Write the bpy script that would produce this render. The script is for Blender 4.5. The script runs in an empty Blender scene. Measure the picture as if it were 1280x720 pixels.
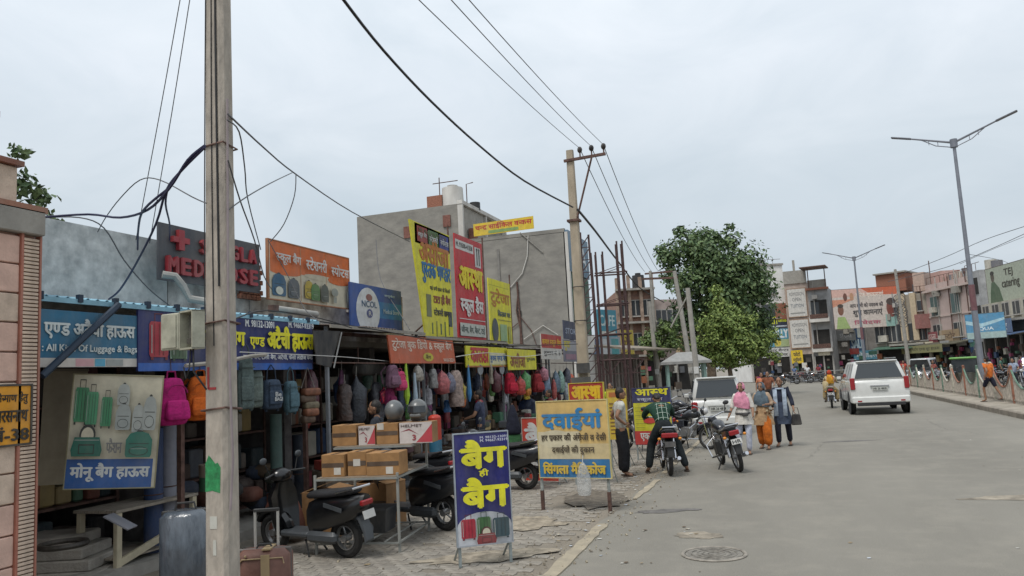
import bpy, bmesh, math, random
from mathutils import Vector, Matrix, Euler
R = math.radians
C = bpy.context.scene
COL = C.collection
rnd = random.Random(7)
# ---------------------------------------------------------------- camera, sky, sun, exposure
FPX = 960.0                      # focal length in pixels of the 1280 wide frame
CAMH = 2.0
YAW, PITCH, ROLL = R(-18.5058), R(6.6544), R(3.05)
camd = bpy.data.cameras.new('camera'); cam = bpy.data.objects.new('camera', camd); COL.objects.link(cam); C.camera = cam
camd.sensor_width = 36; camd.lens = 36 * FPX / 1280; camd.clip_end = 3000; camd.clip_start = .05
_f = Vector((math.sin(YAW) * math.cos(PITCH), math.cos(YAW) * math.cos(PITCH), math.sin(PITCH)))
_r0 = Vector((math.cos(YAW), -math.sin(YAW), 0)); _u0 = _r0.cross(_f)
_r = _r0 * math.cos(ROLL) - _u0 * math.sin(ROLL); _u = _r0 * math.sin(ROLL) + _u0 * math.cos(ROLL)
M3 = Matrix((_r, _u, -_f)).transposed()
cam.matrix_world = Matrix.Translation((0, 0, CAMH)) @ M3.to_4x4()
C.view_settings.view_transform = 'Standard'; C.view_settings.look = 'None'
C.view_settings.exposure = 0.2; C.view_settings.gamma = 1
W = bpy.data.worlds.new('World'); C.world = W; W.use_nodes = True
nt = W.node_tree; N = nt.nodes; L = nt.links
bg = N['Background']
sky = N.new('ShaderNodeTexSky'); sky.sky_type = 'NISHITA'; sky.sun_disc = False
SUN_EL, SUN_AZ = R(62), R(200)
sky.sun_elevation = SUN_EL; sky.sun_rotation = SUN_AZ; sky.dust_density = 4; sky.air_density = 1.5
tc = N.new('ShaderNodeTexCoord'); mp = N.new('ShaderNodeMapping'); mp.inputs['Scale'].default_value = (1, 1, 2.0)
nz = N.new('ShaderNodeTexNoise'); nz.inputs['Scale'].default_value = 4.5; nz.inputs['Detail'].default_value = 8; nz.inputs['Roughness'].default_value = .55
nz.inputs['Distortion'].default_value = .6
cr = N.new('ShaderNodeValToRGB'); cr.color_ramp.elements[0].position = .3; cr.color_ramp.elements[1].position = .72
cr.color_ramp.elements[0].color = (6.7, 7.4, 8.0, 1); cr.color_ramp.elements[1].color = (8.1, 8.6, 9.1, 1)
mix = N.new('ShaderNodeMix'); mix.data_type = 'RGBA'; mix.inputs['Factor'].default_value = .9
L.new(tc.outputs['Generated'], mp.inputs[0]); L.new(mp.outputs[0], nz.inputs[0]); L.new(nz.outputs[0], cr.inputs[0])
L.new(sky.outputs[0], mix.inputs['A']); L.new(cr.outputs[0], mix.inputs['B']); sx = N.new('ShaderNodeSeparateXYZ'); L.new(tc.outputs['Generated'], sx.inputs[0])      # overcast sky: dimmer towards the horizon
er = N.new('ShaderNodeValToRGB'); er.color_ramp.elements[0].position = 0; er.color_ramp.elements[0].color = (.7, .73, .76, 1)
er.color_ramp.elements[1].position = .5; er.color_ramp.elements[1].color = (1.08, 1.08, 1.08, 1); e_ = er.color_ramp.elements.new(.24); e_.color = (.8, .83, .85, 1); e_ = er.color_ramp.elements.new(.37); e_.color = (1.0, 1.0, 1.01, 1)
ml = N.new('ShaderNodeMix'); ml.data_type = 'RGBA'; ml.blend_type = 'MULTIPLY'; ml.inputs['Factor'].default_value = 1
L.new(sx.outputs['Z'], er.inputs[0]); L.new(mix.outputs['Result'], ml.inputs['A']); L.new(er.outputs[0], ml.inputs['B']); L.new(ml.outputs['Result'], bg.inputs[0])
bg.inputs[1].default_value = .1
sd = bpy.data.lights.new('sun', 'SUN'); sd.energy = 1.9; sd.angle = R(20); sd.color = (1, .97, .92)
sun = bpy.data.objects.new('sun', sd); COL.objects.link(sun)
sun.rotation_euler = Euler((math.pi / 2 - SUN_EL, 0, math.pi - SUN_AZ))
sun.rotation_euler = Vector((math.sin(SUN_AZ) * math.cos(SUN_EL), math.cos(SUN_AZ) * math.cos(SUN_EL), math.sin(SUN_EL))).to_track_quat('Z', 'Y').to_euler()

# measuring helpers: a pixel of the photograph to a point of the real place
def ray(px, py): return _r * ((px - 640) / FPX) - _u * ((py - 360) / FPX) + _f
O0 = Vector((0, 0, CAMH))
def G(px, py, z=0.0):
    d = ray(px, py); return O0 + d * ((z - CAMH) / d.z)
def AX(px, py, X):
    d = ray(px, py); return O0 + d * (X / d.x)
def AY(px, py, Y):
    d = ray(px, py); return O0 + d * (Y / d.y)
def AD(px, py, D): return O0 + ray(px, py) * D
def horizon(px): return 472 - .0533 * (px - 640)

# ---------------------------------------------------------------- materials
MATS = {}
def mat(key, col, rough=.7, metal=0, var=.12, scale=6, bump=.0, bscale=40, col2=None, spec=.4, trans=0, emit=0, alpha=1, coat=0, stretch=None):
    if key in MATS: return MATS[key]
    m = bpy.data.materials.new(key); m.use_nodes = True; MATS[key] = m
    t = m.node_tree; n = t.nodes; l = t.links; p = n['Principled BSDF']
    p.inputs['Roughness'].default_value = rough; p.inputs['Metallic'].default_value = metal
    p.inputs['Specular IOR Level'].default_value = spec
    c = Vector(col[:3]); d = Vector(col2[:3]) if col2 else Vector([x * (1 - var * 1.6) for x in c]); e = c if col2 else Vector([min(1, x * (1 + var)) for x in c])
    tcn = n.new('ShaderNodeTexCoord'); src = tcn.outputs['Object']
    if stretch:
        mpn = n.new('ShaderNodeMapping'); mpn.inputs['Scale'].default_value = stretch; l.new(src, mpn.inputs[0]); src = mpn.outputs[0]
    if var > 0 or col2:
        a = n.new('ShaderNodeTexNoise'); a.inputs['Scale'].default_value = scale; a.inputs['Detail'].default_value = 6; a.inputs['Roughness'].default_value = .62
        l.new(src, a.inputs[0])
        r = n.new('ShaderNodeValToRGB'); r.color_ramp.elements[0].position = .33; r.color_ramp.elements[1].position = .67
        r.color_ramp.elements[0].color = (*d, 1); r.color_ramp.elements[1].color = (*e, 1)
        l.new(a.outputs[0], r.inputs[0]); l.new(r.outputs[0], p.inputs['Base Color'])
    else: p.inputs['Base Color'].default_value = (*c, 1)
    if bump:
        b = n.new('ShaderNodeBump'); b.inputs['Strength'].default_value = bump; b.inputs['Distance'].default_value = .02
        q = n.new('ShaderNodeTexNoise'); q.inputs['Scale'].default_value = bscale; q.inputs['Detail'].default_value = 4
        l.new(src, q.inputs[0]); l.new(q.outputs[0], b.inputs['Height']); l.new(b.outputs[0], p.inputs['Normal'])
    if trans: p.inputs['Transmission Weight'].default_value = trans
    if coat: p.inputs['Coat Weight'].default_value = coat; p.inputs['Coat Roughness'].default_value = .08
    if alpha < 1: p.inputs['Alpha'].default_value = alpha
    if emit: p.inputs['Emission Color'].default_value = (*c, 1); p.inputs['Emission Strength'].default_value = emit
    return m
def hexc(h):
    h = h.lstrip('#'); v = [int(h[i:i + 2], 16) / 255 for i in (0, 2, 4)]
    return tuple((x / 12.92 if x <= .04045 else ((x + .055) / 1.055) ** 2.4) for x in v)
def paint(h, rough=.6, **k):
    """a printed or painted colour given as it would look under plain white light"""
    key = 'paint_%s_%d' % (h, rough * 100)
    if key in MATS: return MATS[key]
    c = hexc(h); v = k.pop('var', .12); m = mat(key, c, rough, var=v, scale=k.pop('scale', 5), bump=k.pop('bump', .3), bscale=k.pop('bscale', 3.5), **k)
    t = m.node_tree; p = t.nodes['Principled BSDF']; src = p.inputs['Base Color'].links[0].from_socket      # dust and fading over the paint
    tcn = t.nodes.new('ShaderNodeTexCoord'); a = t.nodes.new('ShaderNodeTexNoise'); a.inputs['Scale'].default_value = 2.3; a.inputs['Detail'].default_value = 9; a.inputs['Roughness'].default_value = .72
    mp_ = t.nodes.new('ShaderNodeMapping'); mp_.inputs['Scale'].default_value = (1, 1, .45); t.links.new(tcn.outputs['Object'], mp_.inputs[0]); t.links.new(mp_.outputs[0], a.inputs[0])
    r = t.nodes.new('ShaderNodeMapRange'); r.inputs[1].default_value = .42; r.inputs[2].default_value = .8; r.inputs[3].default_value = .04; r.inputs[4].default_value = .42; t.links.new(a.outputs[0], r.inputs[0])
    x = t.nodes.new('ShaderNodeMix'); x.data_type = 'RGBA'; x.inputs['B'].default_value = (.27, .24, .2, 1); t.links.new(r.outputs[0], x.inputs['Factor']); t.links.new(src, x.inputs['A']); t.links.new(x.outputs['Result'], p.inputs['Base Color'])
    return m

# ---------------------------------------------------------------- mesh builder
class MB:
    def __init__(s): s.v = []; s.f = []; s.m = []; s.mats = []; s.T = Matrix.Identity(4)
    def mi(s, m):
        if m not in s.mats: s.mats.append(m)
        return s.mats.index(m)
    def add(s, vs, fs, m):
        k = len(s.v); T = s.T; s.v += [T @ Vector(p) for p in vs]
        i = s.mi(m); s.f += [tuple(a + k for a in f) for f in fs]; s.m += [i] * len(fs); return s
    def box(s, c, d, m, rot=None, top=(1, 1), ch=0):
        x, y, z = d[0] / 2, d[1] / 2, d[2] / 2; tx, ty = top
        if ch:
            q = ch; P = []
            for zz, (kx, ky) in ((-z, (1, 1)), (z, (tx, ty))):
                X, Y = x * kx, y * ky
                ring = [(-X + q, -Y), (X - q, -Y), (X, -Y + q), (X, Y - q), (X - q, Y), (-X + q, Y), (-X, Y - q), (-X, -Y + q)]
                s_in = [(a * (1 - q / max(X, .01)), b * (1 - q / max(Y, .01))) for a, b in ring]
                if zz < 0: P.append([(a, b, zz) for a, b in s_in]); P.append([(a, b, zz + q) for a, b in ring])
                else: P.append([(a, b, zz - q) for a, b in ring]); P.append([(a, b, zz) for a, b in s_in])
            V = [Vector(p) for r in P for p in r]; F = [tuple(range(7, -1, -1)), tuple(range(24, 32))]
            for r in range(3):
                for i in range(8): j = (i + 1) % 8; F.append((r * 8 + i, r * 8 + j, r * 8 + 8 + j, r * 8 + 8 + i))
        else:
            V = [Vector(p) for p in ((-x, -y, -z), (x, -y, -z), (x, y, -z), (-x, y, -z), (-x * tx, -y * ty, z), (x * tx, -y * ty, z), (x * tx, y * ty, z), (-x * tx, y * ty, z))]
            F = [(3, 2, 1, 0), (4, 5, 6, 7), (0, 1, 5, 4), (1, 2, 6, 5), (2, 3, 7, 6), (3, 0, 4, 7)]
        if rot: E = Euler([R(a) for a in rot]).to_matrix(); V = [E @ p for p in V]
        return s.add([p + Vector(c) for p in V], F, m)
    def cyl(s, a, b, r0, m, r1=None, n=10, cap=True):
        a = Vector(a); b = Vector(b); r1 = r0 if r1 is None else r1; d = (b - a).normalized()
        x = d.orthogonal().normalized(); y = d.cross(x)
        V = []; 
        for p, r in ((a, r0), (b, r1)):
            for i in range(n): t = 2 * math.pi * i / n; V.append(p + x * math.cos(t) * r + y * math.sin(t) * r)
        F = [(i, (i + 1) % n, n + (i + 1) % n, n + i) for i in range(n)]
        if cap: F += [tuple(range(n - 1, -1, -1)), tuple(range(n, 2 * n))]
        return s.add(V, F, m)
    def tube(s, pts, r, m, n=6, closed=False):
        pts = [Vector(p) for p in pts]; k = len(pts); rr = r if isinstance(r, (list, tuple)) else [r] * k
        V = []; up = None
        for i, p in enumerate(pts):
            a = pts[i - 1] if (i or closed) else p; b = pts[(i + 1) % k] if (i < k - 1 or closed) else p
            d = (b - a).normalized() if (b - a).length > 1e-9 else Vector((0, 0, 1))
            x = (up - d * up.dot(d)) if up else d.orthogonal()
            if x.length < 1e-6: x = d.orthogonal()
            x.normalize(); up = x; y = d.cross(x)
            for j in range(n): t = 2 * math.pi * j / n; V.append(p + x * math.cos(t) * rr[i] + y * math.sin(t) * rr[i])
        F = []
        for i in range(k if closed else k - 1):
            o, q = i * n, ((i + 1) % k) * n
            for j in range(n): F.append((o + j, o + (j + 1) % n, q + (j + 1) % n, q + j))
        if not closed: F += [tuple(range(n - 1, -1, -1)), tuple(range((k - 1) * n, k * n))]
        return s.add(V, F, m)
    def ball(s, c, r, m, n=12, k=8, rot=None, lo=0, hi=1):
        if not hasattr(r, '__len__'): r = (r, r, r)
        V = []; F = []; E = Euler([R(a) for a in rot]).to_matrix() if rot else None
        for i in range(k + 1):
            ph = math.pi * (lo + (hi - lo) * i / k)
            for j in range(n):
                t = 2 * math.pi * j / n; p = Vector((math.sin(ph) * math.cos(t) * r[0], math.sin(ph) * math.sin(t) * r[1], math.cos(ph) * r[2]))
                V.append((E @ p if E else p) + Vector(c))
        for i in range(k):
            for j in range(n): F.append((i * n + j, (i + 1) * n + j, (i + 1) * n + (j + 1) % n, i * n + (j + 1) % n))
        return s.add(V, F, m)
    def prism(s, poly, a, b, m, axis='z', T=None):
        """2D polygon pushed from a to b along an axis"""
        def P(u, v, w): return {'z': (u, v, w), 'y': (u, w, v), 'x': (w, u, v)}[axis]
        n = len(poly); V = [P(u, v, a) for u, v in poly] + [P(u, v, b) for u, v in poly]
        F = [(i, (i + 1) % n, n + (i + 1) % n, n + i) for i in range(n)] + [tuple(range(n - 1, -1, -1)), tuple(range(n, 2 * n))]
        if T: V = [T @ Vector(p) for p in V]
        return s.add(V, F, m)
    def loft(s, rings, m, cap=True, closed=True, mfun=None):
        n = len(rings[0]); V = [p for r in rings for p in r]
        for i in range(len(rings) - 1):
            for j in range(n if closed else n - 1):
                mm = mfun(i, j) if mfun else m
                s.add([V[i * n + j], V[i * n + (j + 1) % n], V[(i + 1) * n + (j + 1) % n], V[(i + 1) * n + j]], [(0, 1, 2, 3)], mm)
        if cap: s.add(rings[0], [tuple(range(n))], m); s.add(rings[-1], [tuple(range(n))], m)
        return s
    def torus(s, c, Rr, r, m, axis='x', n=22, k=8, flat=1.0, arc=(0, 1)):
        V = []; F = []; full = arc == (0, 1); nn = n if full else n + 1
        for i in range(nn):
            t = 2 * math.pi * (arc[0] + (arc[1] - arc[0]) * i / n)
            for j in range(k):
                a = 2 * math.pi * j / k; rad = Rr + r * math.cos(a); w = r * flat * math.sin(a)
                u, v = rad * math.cos(t), rad * math.sin(t)
                p = {'x': (w, u, v), 'y': (u, w, v), 'z': (u, v, w)}[axis]; V.append(Vector(p) + Vector(c))
        for i in range(n if full else n):
            q = (i + 1) % nn if full else i + 1
            for j in range(k): F.append((i * k + j, i * k + (j + 1) % k, q * k + (j + 1) % k, q * k + j))
        return s.add(V, F, m)
    def build(s, name, parent=None, smooth=40, weld=True, subsurf=0, label=None, bevel=0):
        me = bpy.data.meshes.new(name); me.from_pydata([tuple(p) for p in s.v], [], s.f)
        for m in s.mats: me.materials.append(m)
        me.polygons.foreach_set('material_index', s.m)
        bm = bmesh.new(); bm.from_mesh(me)
        if weld: bmesh.ops.remove_doubles(bm, verts=bm.verts, dist=1e-5)
        bmesh.ops.recalc_face_normals(bm, faces=bm.faces)
        bm.to_mesh(me); bm.free()
        if smooth:
            me.shade_smooth()
            try: me.set_sharp_from_angle(angle=R(smooth))
            except Exception: pass
        o = bpy.data.objects.new(name, me); COL.objects.link(o)
        if parent: o.parent = parent
        if label: o['label'] = label
        if bevel:
            b = o.modifiers.new('b', 'BEVEL'); b.width = bevel; b.segments = 2; b.limit_method = 'ANGLE'
        if subsurf: ss = o.modifiers.new('s', 'SUBSURF'); ss.levels = ss.render_levels = subsurf
        return o
def tag(o, label=None, cat=None, group=None, kind=None):
    for k, v in (('label', label), ('category', cat), ('group', group), ('kind', kind)):
        if v: o[k] = v
    return o
def thing(name, label, cat, loc=(0, 0, 0), rz=0.0, group=None):
    o = bpy.data.objects.new(name, None); COL.objects.link(o); o.empty_display_size = .2
    o.location = loc; o.rotation_euler = (0, 0, rz); return tag(o, label, cat, group)
def place(o, loc, rz=0.0): o.location = loc; o.rotation_euler = (0, 0, rz); return o
def kids(o): return [c for c in COL.objects if c.parent == o]
def dup(o, loc=None, rz=None, label=None, parent=None, scale=None, remat=None, drop=()):
    """a copy of a thing with copies of its parts and sub-parts; remat swaps materials on the copied meshes"""
    c = o.copy(); COL.objects.link(c); c.parent = parent
    if remat and c.type == 'MESH' and any(m in remat for m in c.data.materials):
        c.data = c.data.copy()
        for i, m in enumerate(c.data.materials):
            if m in remat: c.data.materials[i] = remat[m]
    if loc is not None: c.location = loc
    if rz is not None: c.rotation_euler = (o.rotation_euler[0], o.rotation_euler[1], rz)
    if label: c['label'] = label
    if scale: c.scale = scale if hasattr(scale, '__len__') else (scale,) * 3
    for ch in [k for k in o.children]:
        if ch.name.split('.')[0] in drop: continue
        dup(ch, parent=c, remat=remat, drop=drop)
    return c

# ---------------------------------------------------------------- lettering: glyph outlines laid out with half forms
TMP = bpy.data.scenes.new('measuring')
def evaluated(o):
    TMP.collection.objects.link(o); TMP.view_layers[0].update()
    with bpy.context.temp_override(scene=TMP, view_layer=TMP.view_layers[0]): dg = bpy.context.evaluated_depsgraph_get()
    dg.update(); me = bpy.data.meshes.new_from_object(o.evaluated_get(dg)); TMP.collection.objects.unlink(o); return me
GL = {}
def glyph(ch):
    if ch in GL: return GL[ch]
    def outl(s):
        c = bpy.data.curves.new('t', 'FONT'); c.body = s; c.resolution_u = 2
        o = bpy.data.objects.new('t', c); me = evaluated(o)
        v = [(p.co.x, p.co.y) for p in me.vertices]; f = [tuple(p.vertices) for p in me.polygons]
        bpy.data.objects.remove(o); bpy.data.curves.remove(c); bpy.data.meshes.remove(me); return v, f
    v, f = outl(ch)
    if '\u0900' <= ch <= '\u097f' and ch not in '\u093f':
        base = 'क'; vb, _ = outl(base + '।'); va, _ = outl(base + ch + '।')
        adv = max(p[0] for p in va) - max(p[0] for p in vb)
        if ord(ch) in (0x902, 0x941, 0x942, 0x943, 0x945, 0x947, 0x948, 0x94d, 0x901, 0x93c): adv = 0    # marks hang left of the pen
        elif adv < .05: adv = (max(p[0] for p in v) if v else .3)
    else:
        vb, _ = outl('HH'); va, _ = outl('H' + ch + 'H'); adv = max(p[0] for p in va) - max(p[0] for p in vb)
    GL[ch] = (v, f, adv); return GL[ch]
HC = {}
def half(ch):
    if ch in HC: return HC[ch]
    v, f, adv = glyph(ch); cut = adv - .178
    bm = bmesh.new(); vs = [bm.verts.new((x, y, 0)) for x, y in v]
    for q in f:
        try: bm.faces.new([vs[i] for i in q])
        except ValueError: pass
    bmesh.ops.bisect_plane(bm, geom=bm.verts[:] + bm.edges[:] + bm.faces[:], plane_co=(cut, 0, 0), plane_no=(1, 0, 0), clear_outer=True)
    bm.verts.ensure_lookup_table(); bm.verts.index_update()
    r = ([(a.co.x, a.co.y) for a in bm.verts], [tuple(a.index for a in q.verts) for q in bm.faces], cut); bm.free()
    HC[ch] = r; return r
def layout(s):
    out = []; x = 0.0; i = 0; V = '\u094d'
    s = list(s); cl = []
    while i < len(s):      # clusters: consonants joined by virama, then signs
        c = [s[i]]; i += 1
        if '\u0915' <= c[0] <= '\u0939':
            while i < len(s) and s[i] == V and i + 1 < len(s): c += [s[i], s[i + 1]]; i += 2
            while i < len(s) and ('\u093c' <= s[i] <= '\u094c' or s[i] in '\u0902\u0901'): c.append(s[i]); i += 1
        cl.append(c)
    for c in cl:
        if '\u093f' in c: v, f, a = glyph('\u093f'); out.append((v, f, x)); x += a; c = [k for k in c if k != '\u093f']
        j = 0
        while j < len(c):
            ch = c[j]
            if j + 2 < len(c) and c[j + 1] == V and c[j + 2] == 'र':
                v, f, a = glyph(ch); out.append((v, f, x))
                if ch in 'टठडढ': out.append(([(-.3, -.02), (-.26, -.02), (-.2, .06), (-.14, -.02), (-.1, -.02), (-.18, .12), (-.22, .12)], [(0, 1, 2, 5, 6), (2, 3, 4, 5)], x + a))
                else: out.append(([(-.36, -.0), (-.31, -.05), (-.1, .14), (-.1, .21)], [(0, 1, 2, 3)], x + a))
                x += a; j += 3; continue
            if j + 1 < len(c) and c[j + 1] == V: v, f, a = half(ch); out.append((v, f, x)); x += a; j += 2; continue
            v, f, a = glyph(ch); out.append((v, f, x)); x += a; j += 1
    return out, x
def text(mb, s, rect, m, y=0.0, bold=0.0, slant=0.0, keep=False):
    """lay s into rect (x0,z0,x1,z1) on the plane y of the builder, front facing -y"""
    out, w = layout(s); P = [(p[0] + x + slant * p[1], p[1]) for v, f, x in out for p in v]
    if not P: return
    xa, xb = min(p[0] for p in P), max(p[0] for p in P); ya, yb = min(p[1] for p in P), max(p[1] for p in P)
    x0, z0, x1, z1 = rect; sx = (x1 - x0) / max(xb - xa, 1e-6); sz = (z1 - z0) / max(yb - ya, 1e-6)
    if keep: sx = sz = min(sx, sz)
    reps = [(0, 0)] if not bold else [(-bold, 0), (bold, 0), (0, bold * .7), (0, -bold * .7)]
    for q, (bx, bz) in enumerate(reps):
        for gi, (v, f, x) in enumerate(out):
            if f: mb.add([(x0 + (p[0] + x + slant * p[1] - xa) * sx + bx * sz, y - (q * 3 + gi % 3) * .0003, z0 + (p[1] - ya) * sz + bz * sz) for p in v], f, m)
# ================================================================ THE SETTING
def road_mat(key, c1, c2, c3, sc=.35):
    m = bpy.data.materials.new(key); m.use_nodes = True; t = m.node_tree; n = t.nodes; l = t.links; p = n['Principled BSDF']
    p.inputs['Roughness'].default_value = .88; p.inputs['Specular IOR Level'].default_value = .25
    g = n.new('ShaderNodeTexCoord')
    mp = n.new('ShaderNodeMapping'); mp.inputs['Scale'].default_value = (1, .22, 1); l.new(g.outputs['Object'], mp.inputs[0])
    a = n.new('ShaderNodeTexNoise'); a.inputs['Scale'].default_value = sc; a.inputs['Detail'].default_value = 9; a.inputs['Roughness'].default_value = .6; l.new(mp.outputs[0], a.inputs[0])
    b = n.new('ShaderNodeTexNoise'); b.inputs['Scale'].default_value = 1.3; b.inputs['Detail'].default_value = 10; b.inputs['Roughness'].default_value = .7; l.new(g.outputs['Object'], b.inputs[0])
    f = n.new('ShaderNodeTexNoise'); f.inputs['Scale'].default_value = 90; f.inputs['Detail'].default_value = 3; l.new(g.outputs['Object'], f.inputs[0])
    v = n.new('ShaderNodeTexVoronoi'); v.inputs['Scale'].default_value = 60; l.new(g.outputs['Object'], v.inputs[0])
    r1 = n.new('ShaderNodeValToRGB'); r1.color_ramp.elements[0].position = .35; r1.color_ramp.elements[1].position = .68
    r1.color_ramp.elements[0].color = (*c1, 1); r1.color_ramp.elements[1].color = (*c2, 1); l.new(a.outputs[0], r1.inputs[0])
    mx = n.new('ShaderNodeMix'); mx.data_type = 'RGBA'; mx.inputs['B'].default_value = (*c3, 1)
    r2 = n.new('ShaderNodeMapRange'); r2.inputs[1].default_value = .48; r2.inputs[2].default_value = .78; r2.inputs[4].default_value = .7; l.new(b.outputs[0], r2.inputs[0])
    l.new(r2.outputs[0], mx.inputs['Factor']); l.new(r1.outputs[0], mx.inputs['A'])
    m2 = n.new('ShaderNodeMix'); m2.data_type = 'RGBA'; m2.blend_type = 'MULTIPLY'; m2.inputs['Factor'].default_value = 1
    r3 = n.new('ShaderNodeMapRange'); r3.inputs[1].default_value = .3; r3.inputs[2].default_value = .7; r3.inputs[3].default_value = .84; r3.inputs[4].default_value = 1.12; l.new(f.outputs[0], r3.inputs[0])
    l.new(mx.outputs['Result'], m2.inputs['A']); l.new(r3.outputs[0], m2.inputs['B'])
    l.new(m2.outputs['Result'], p.inputs['Base Color'])
    bp = n.new('ShaderNodeBump'); bp.inputs['Strength'].default_value = .35; bp.inputs['Distance'].default_value = .01
    l.new(v.outputs['Distance'], bp.inputs['Height']); l.new(bp.outputs[0], p.inputs['Normal']); return m
M_road = road_mat('road_surface', (.184, .172, .147), (.24, .225, .193), (.282, .26, .218))
M_dirt = road_mat('dusty_ground', (.2, .175, .145), (.28, .25, .21), (.32, .29, .25), 1.2)
M_foot = road_mat('paver_bed', (.2, .175, .14), (.26, .228, .185), (.3, .265, .215), 1.5)
b = MB(); b.add([(-600, -150, -.05), (600, -150, -.05), (600, 800, -.05), (-600, 800, -.05)], [(0, 1, 2, 3)], M_dirt)
tag(b.build('ground', smooth=0), kind='structure')
b = MB(); ed = []
for i in range(81):
    y = -3 + i * .5; ed.append((-2.38 + .1 * math.sin(y * 1.7) * rnd.random() + (.0 if y < 24 else -(y - 24) * .05), y))
for i in range(80):
    (xa, ya), (xb, yb) = ed[i], ed[i + 1]; b.add([(xa, ya, 0), (6.72, ya, 0), (6.72, yb, 0), (xb, yb, 0)], [(0, 1, 2, 3)], M_road)
yl, xl = ed[-1][1], ed[-1][0]
b.add([(xl, yl, 0), (6.72, yl, 0), (6.72, 62, 0), (-5, 62, 0)], [(0, 1, 2, 3)], M_road)
b.add([(9.4, -3, 0), (18.5, -3, 0), (22.5, 62, 0), (9.4, 62, 0)], [(0, 1, 2, 3)], M_road)
b.add([(-14, 62, 0), (40, 62, 0), (38, 84, 0), (-10, 93, 0)], [(0, 1, 2, 3)], M_road)
tag(b.build('road', smooth=0), kind='structure')
# footpath bed with the interlocking pavers laid on it
b = MB(); b.add([(-9.6, -3, -.004), (-2.3, -3, -.004), (-2.25, 30, -.004), (-9.6, 30, -.004)], [(0, 1, 2, 3)], M_foot)
b.add([(-22, 30, -.026), (-2.3, 30, -.026), (-5, 64, -.026), (-22, 64, -.026)], [(0, 1, 2, 3)], M_dirt)
foot = tag(b.build('footpath', smooth=0), kind='structure')
M_pav = [mat('paver_grey%d' % i, c, .9, var=.22, scale=9, bump=.3, bscale=60) for i, c in enumerate([(.275, .248, .208), (.3, .27, .228), (.25, .226, .192), (.285, .26, .222)])]
PW, PH = .27, .15
def paver(k, w=PW, h=PH, g=.009):
    a = .024; m = MB()
    bot = [(0, 0), (w * .25, a), (w * .5, 0), (w * .75, a), (w, 0)]; side = [(0, 0), (.014, h * .5), (0, h)]
    P = [(x, y) for x, y in bot] + [(w + .014, h * .5)] + [(x, y + h) for x, y in reversed(bot)] + [(.014, h * .5)]
    P = [(x + (g if x < w / 2 else -g) * .5 - w / 2, y + (g if y < h / 2 else -g) * .5 - h / 2) for x, y in P]
    return m.prism(P, -.03, 0, M_pav[k])
pv = []
for j in range(int((27 - 4.4) / PH)):
    y = 4.4 + j * PH
    for i in range(16):
        x = -6.62 + i * PW + (PW * .5 if j % 2 else 0)
        if x > -2.62 or rnd.random() < (.012 + (.35 if x > -2.95 else 0)): continue
        if (x + 3.2) ** 2 + (y - 12.3) ** 2 * .3 < .25: continue     # broken patch by the sign
        d = Vector((x, y, 0)) - O0; q = d.dot(_f); px = 640 + FPX * d.dot(_r) / q; py = 360 - FPX * d.dot(_u) / q
        vis = 340 < px < 1280 and py < 735 and q > 0
        pv.append((0 if vis else 1, q, x, y))
pv.sort()
pm = [paver(k).build('paver', smooth=0) for k in range(4)]; meshes = [o.data for o in pm]
for o in pm: bpy.data.objects.remove(o)
rest = MB()
for n, (h_, q, x, y) in enumerate(pv):
    k = rnd.randrange(4); rz = rnd.gauss(0, .012); dz = rnd.gauss(0, .0016); tx, ty = rnd.gauss(0, .006), rnd.gauss(0, .006)
    if n < 296:
        o = bpy.data.objects.new('paver', meshes[k]); COL.objects.link(o); o.parent = foot; o.location = (x, y, .006 + dz); o.rotation_euler = (tx, ty, rz)
    else:
        rest.T = Matrix.Translation((x, y, .004 + dz)) @ Euler((tx, ty, rz)).to_matrix().to_4x4()
        rest.v += [rest.T @ v.co for v in meshes[k].vertices]; o0 = len(rest.v) - len(meshes[k].vertices); i0 = rest.mi(meshes[k].materials[0])
        for p in meshes[k].polygons: rest.f.append(tuple(o0 + a for a in p.vertices)); rest.m.append(i0)
rest.T = Matrix.Identity(4)
o = rest.build('worn_paver_field', foot, smooth=0, weld=False); tag(o, kind='stuff')
# pale worn edge strip between footpath and road
M_edge = mat('edge_concrete', (.4, .345, .25), .9, var=.25, scale=5, bump=.3, col2=(.27, .235, .18))
def ragged(pts, z, m, name, amp=.03, parent=None, kind='structure', thick=None):
    out = []; n = len(pts)
    for i in range(n):
        a, c = Vector(pts[i]), Vector(pts[(i + 1) % n]); k = max(1, int((c - a).length / .18))
        for j in range(k):
            p = a.lerp(c, j / k); out.append((p.x + rnd.gauss(0, amp), p.y + rnd.gauss(0, amp)))
    q = MB()
    if thick: q.prism(out, z - thick, z, m)
    else: q.add([(x, y, z) for x, y in out], [tuple(range(len(out)))], m)
    o = q.build(name, parent, smooth=0); return tag(o, kind=kind) if kind else o
for s in ([(-2.36, 4), (-2.18, 4), (-2.27, 10.3), (-2.42, 10.3)], [(-2.33, 12.3), (-2.23, 12.3), (-2.16, 14.4), (-2.27, 14.4)], [(-2.28, 15.3), (-2.17, 15.3), (-2.1, 22), (-2.2, 22)]):
    ragged(s, .016, M_edge, 'edge_strip', .014, thick=.03)
M_patch = mat('road_dust', (.27, .235, .185), .95, var=.3, scale=4); M_dark = mat('damp_stain', (.14, .13, .12), .8, var=.25, scale=5); M_sand = mat('loose_sand', (.32, .275, .21), .95, var=.3, scale=8, bump=.4)
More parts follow.
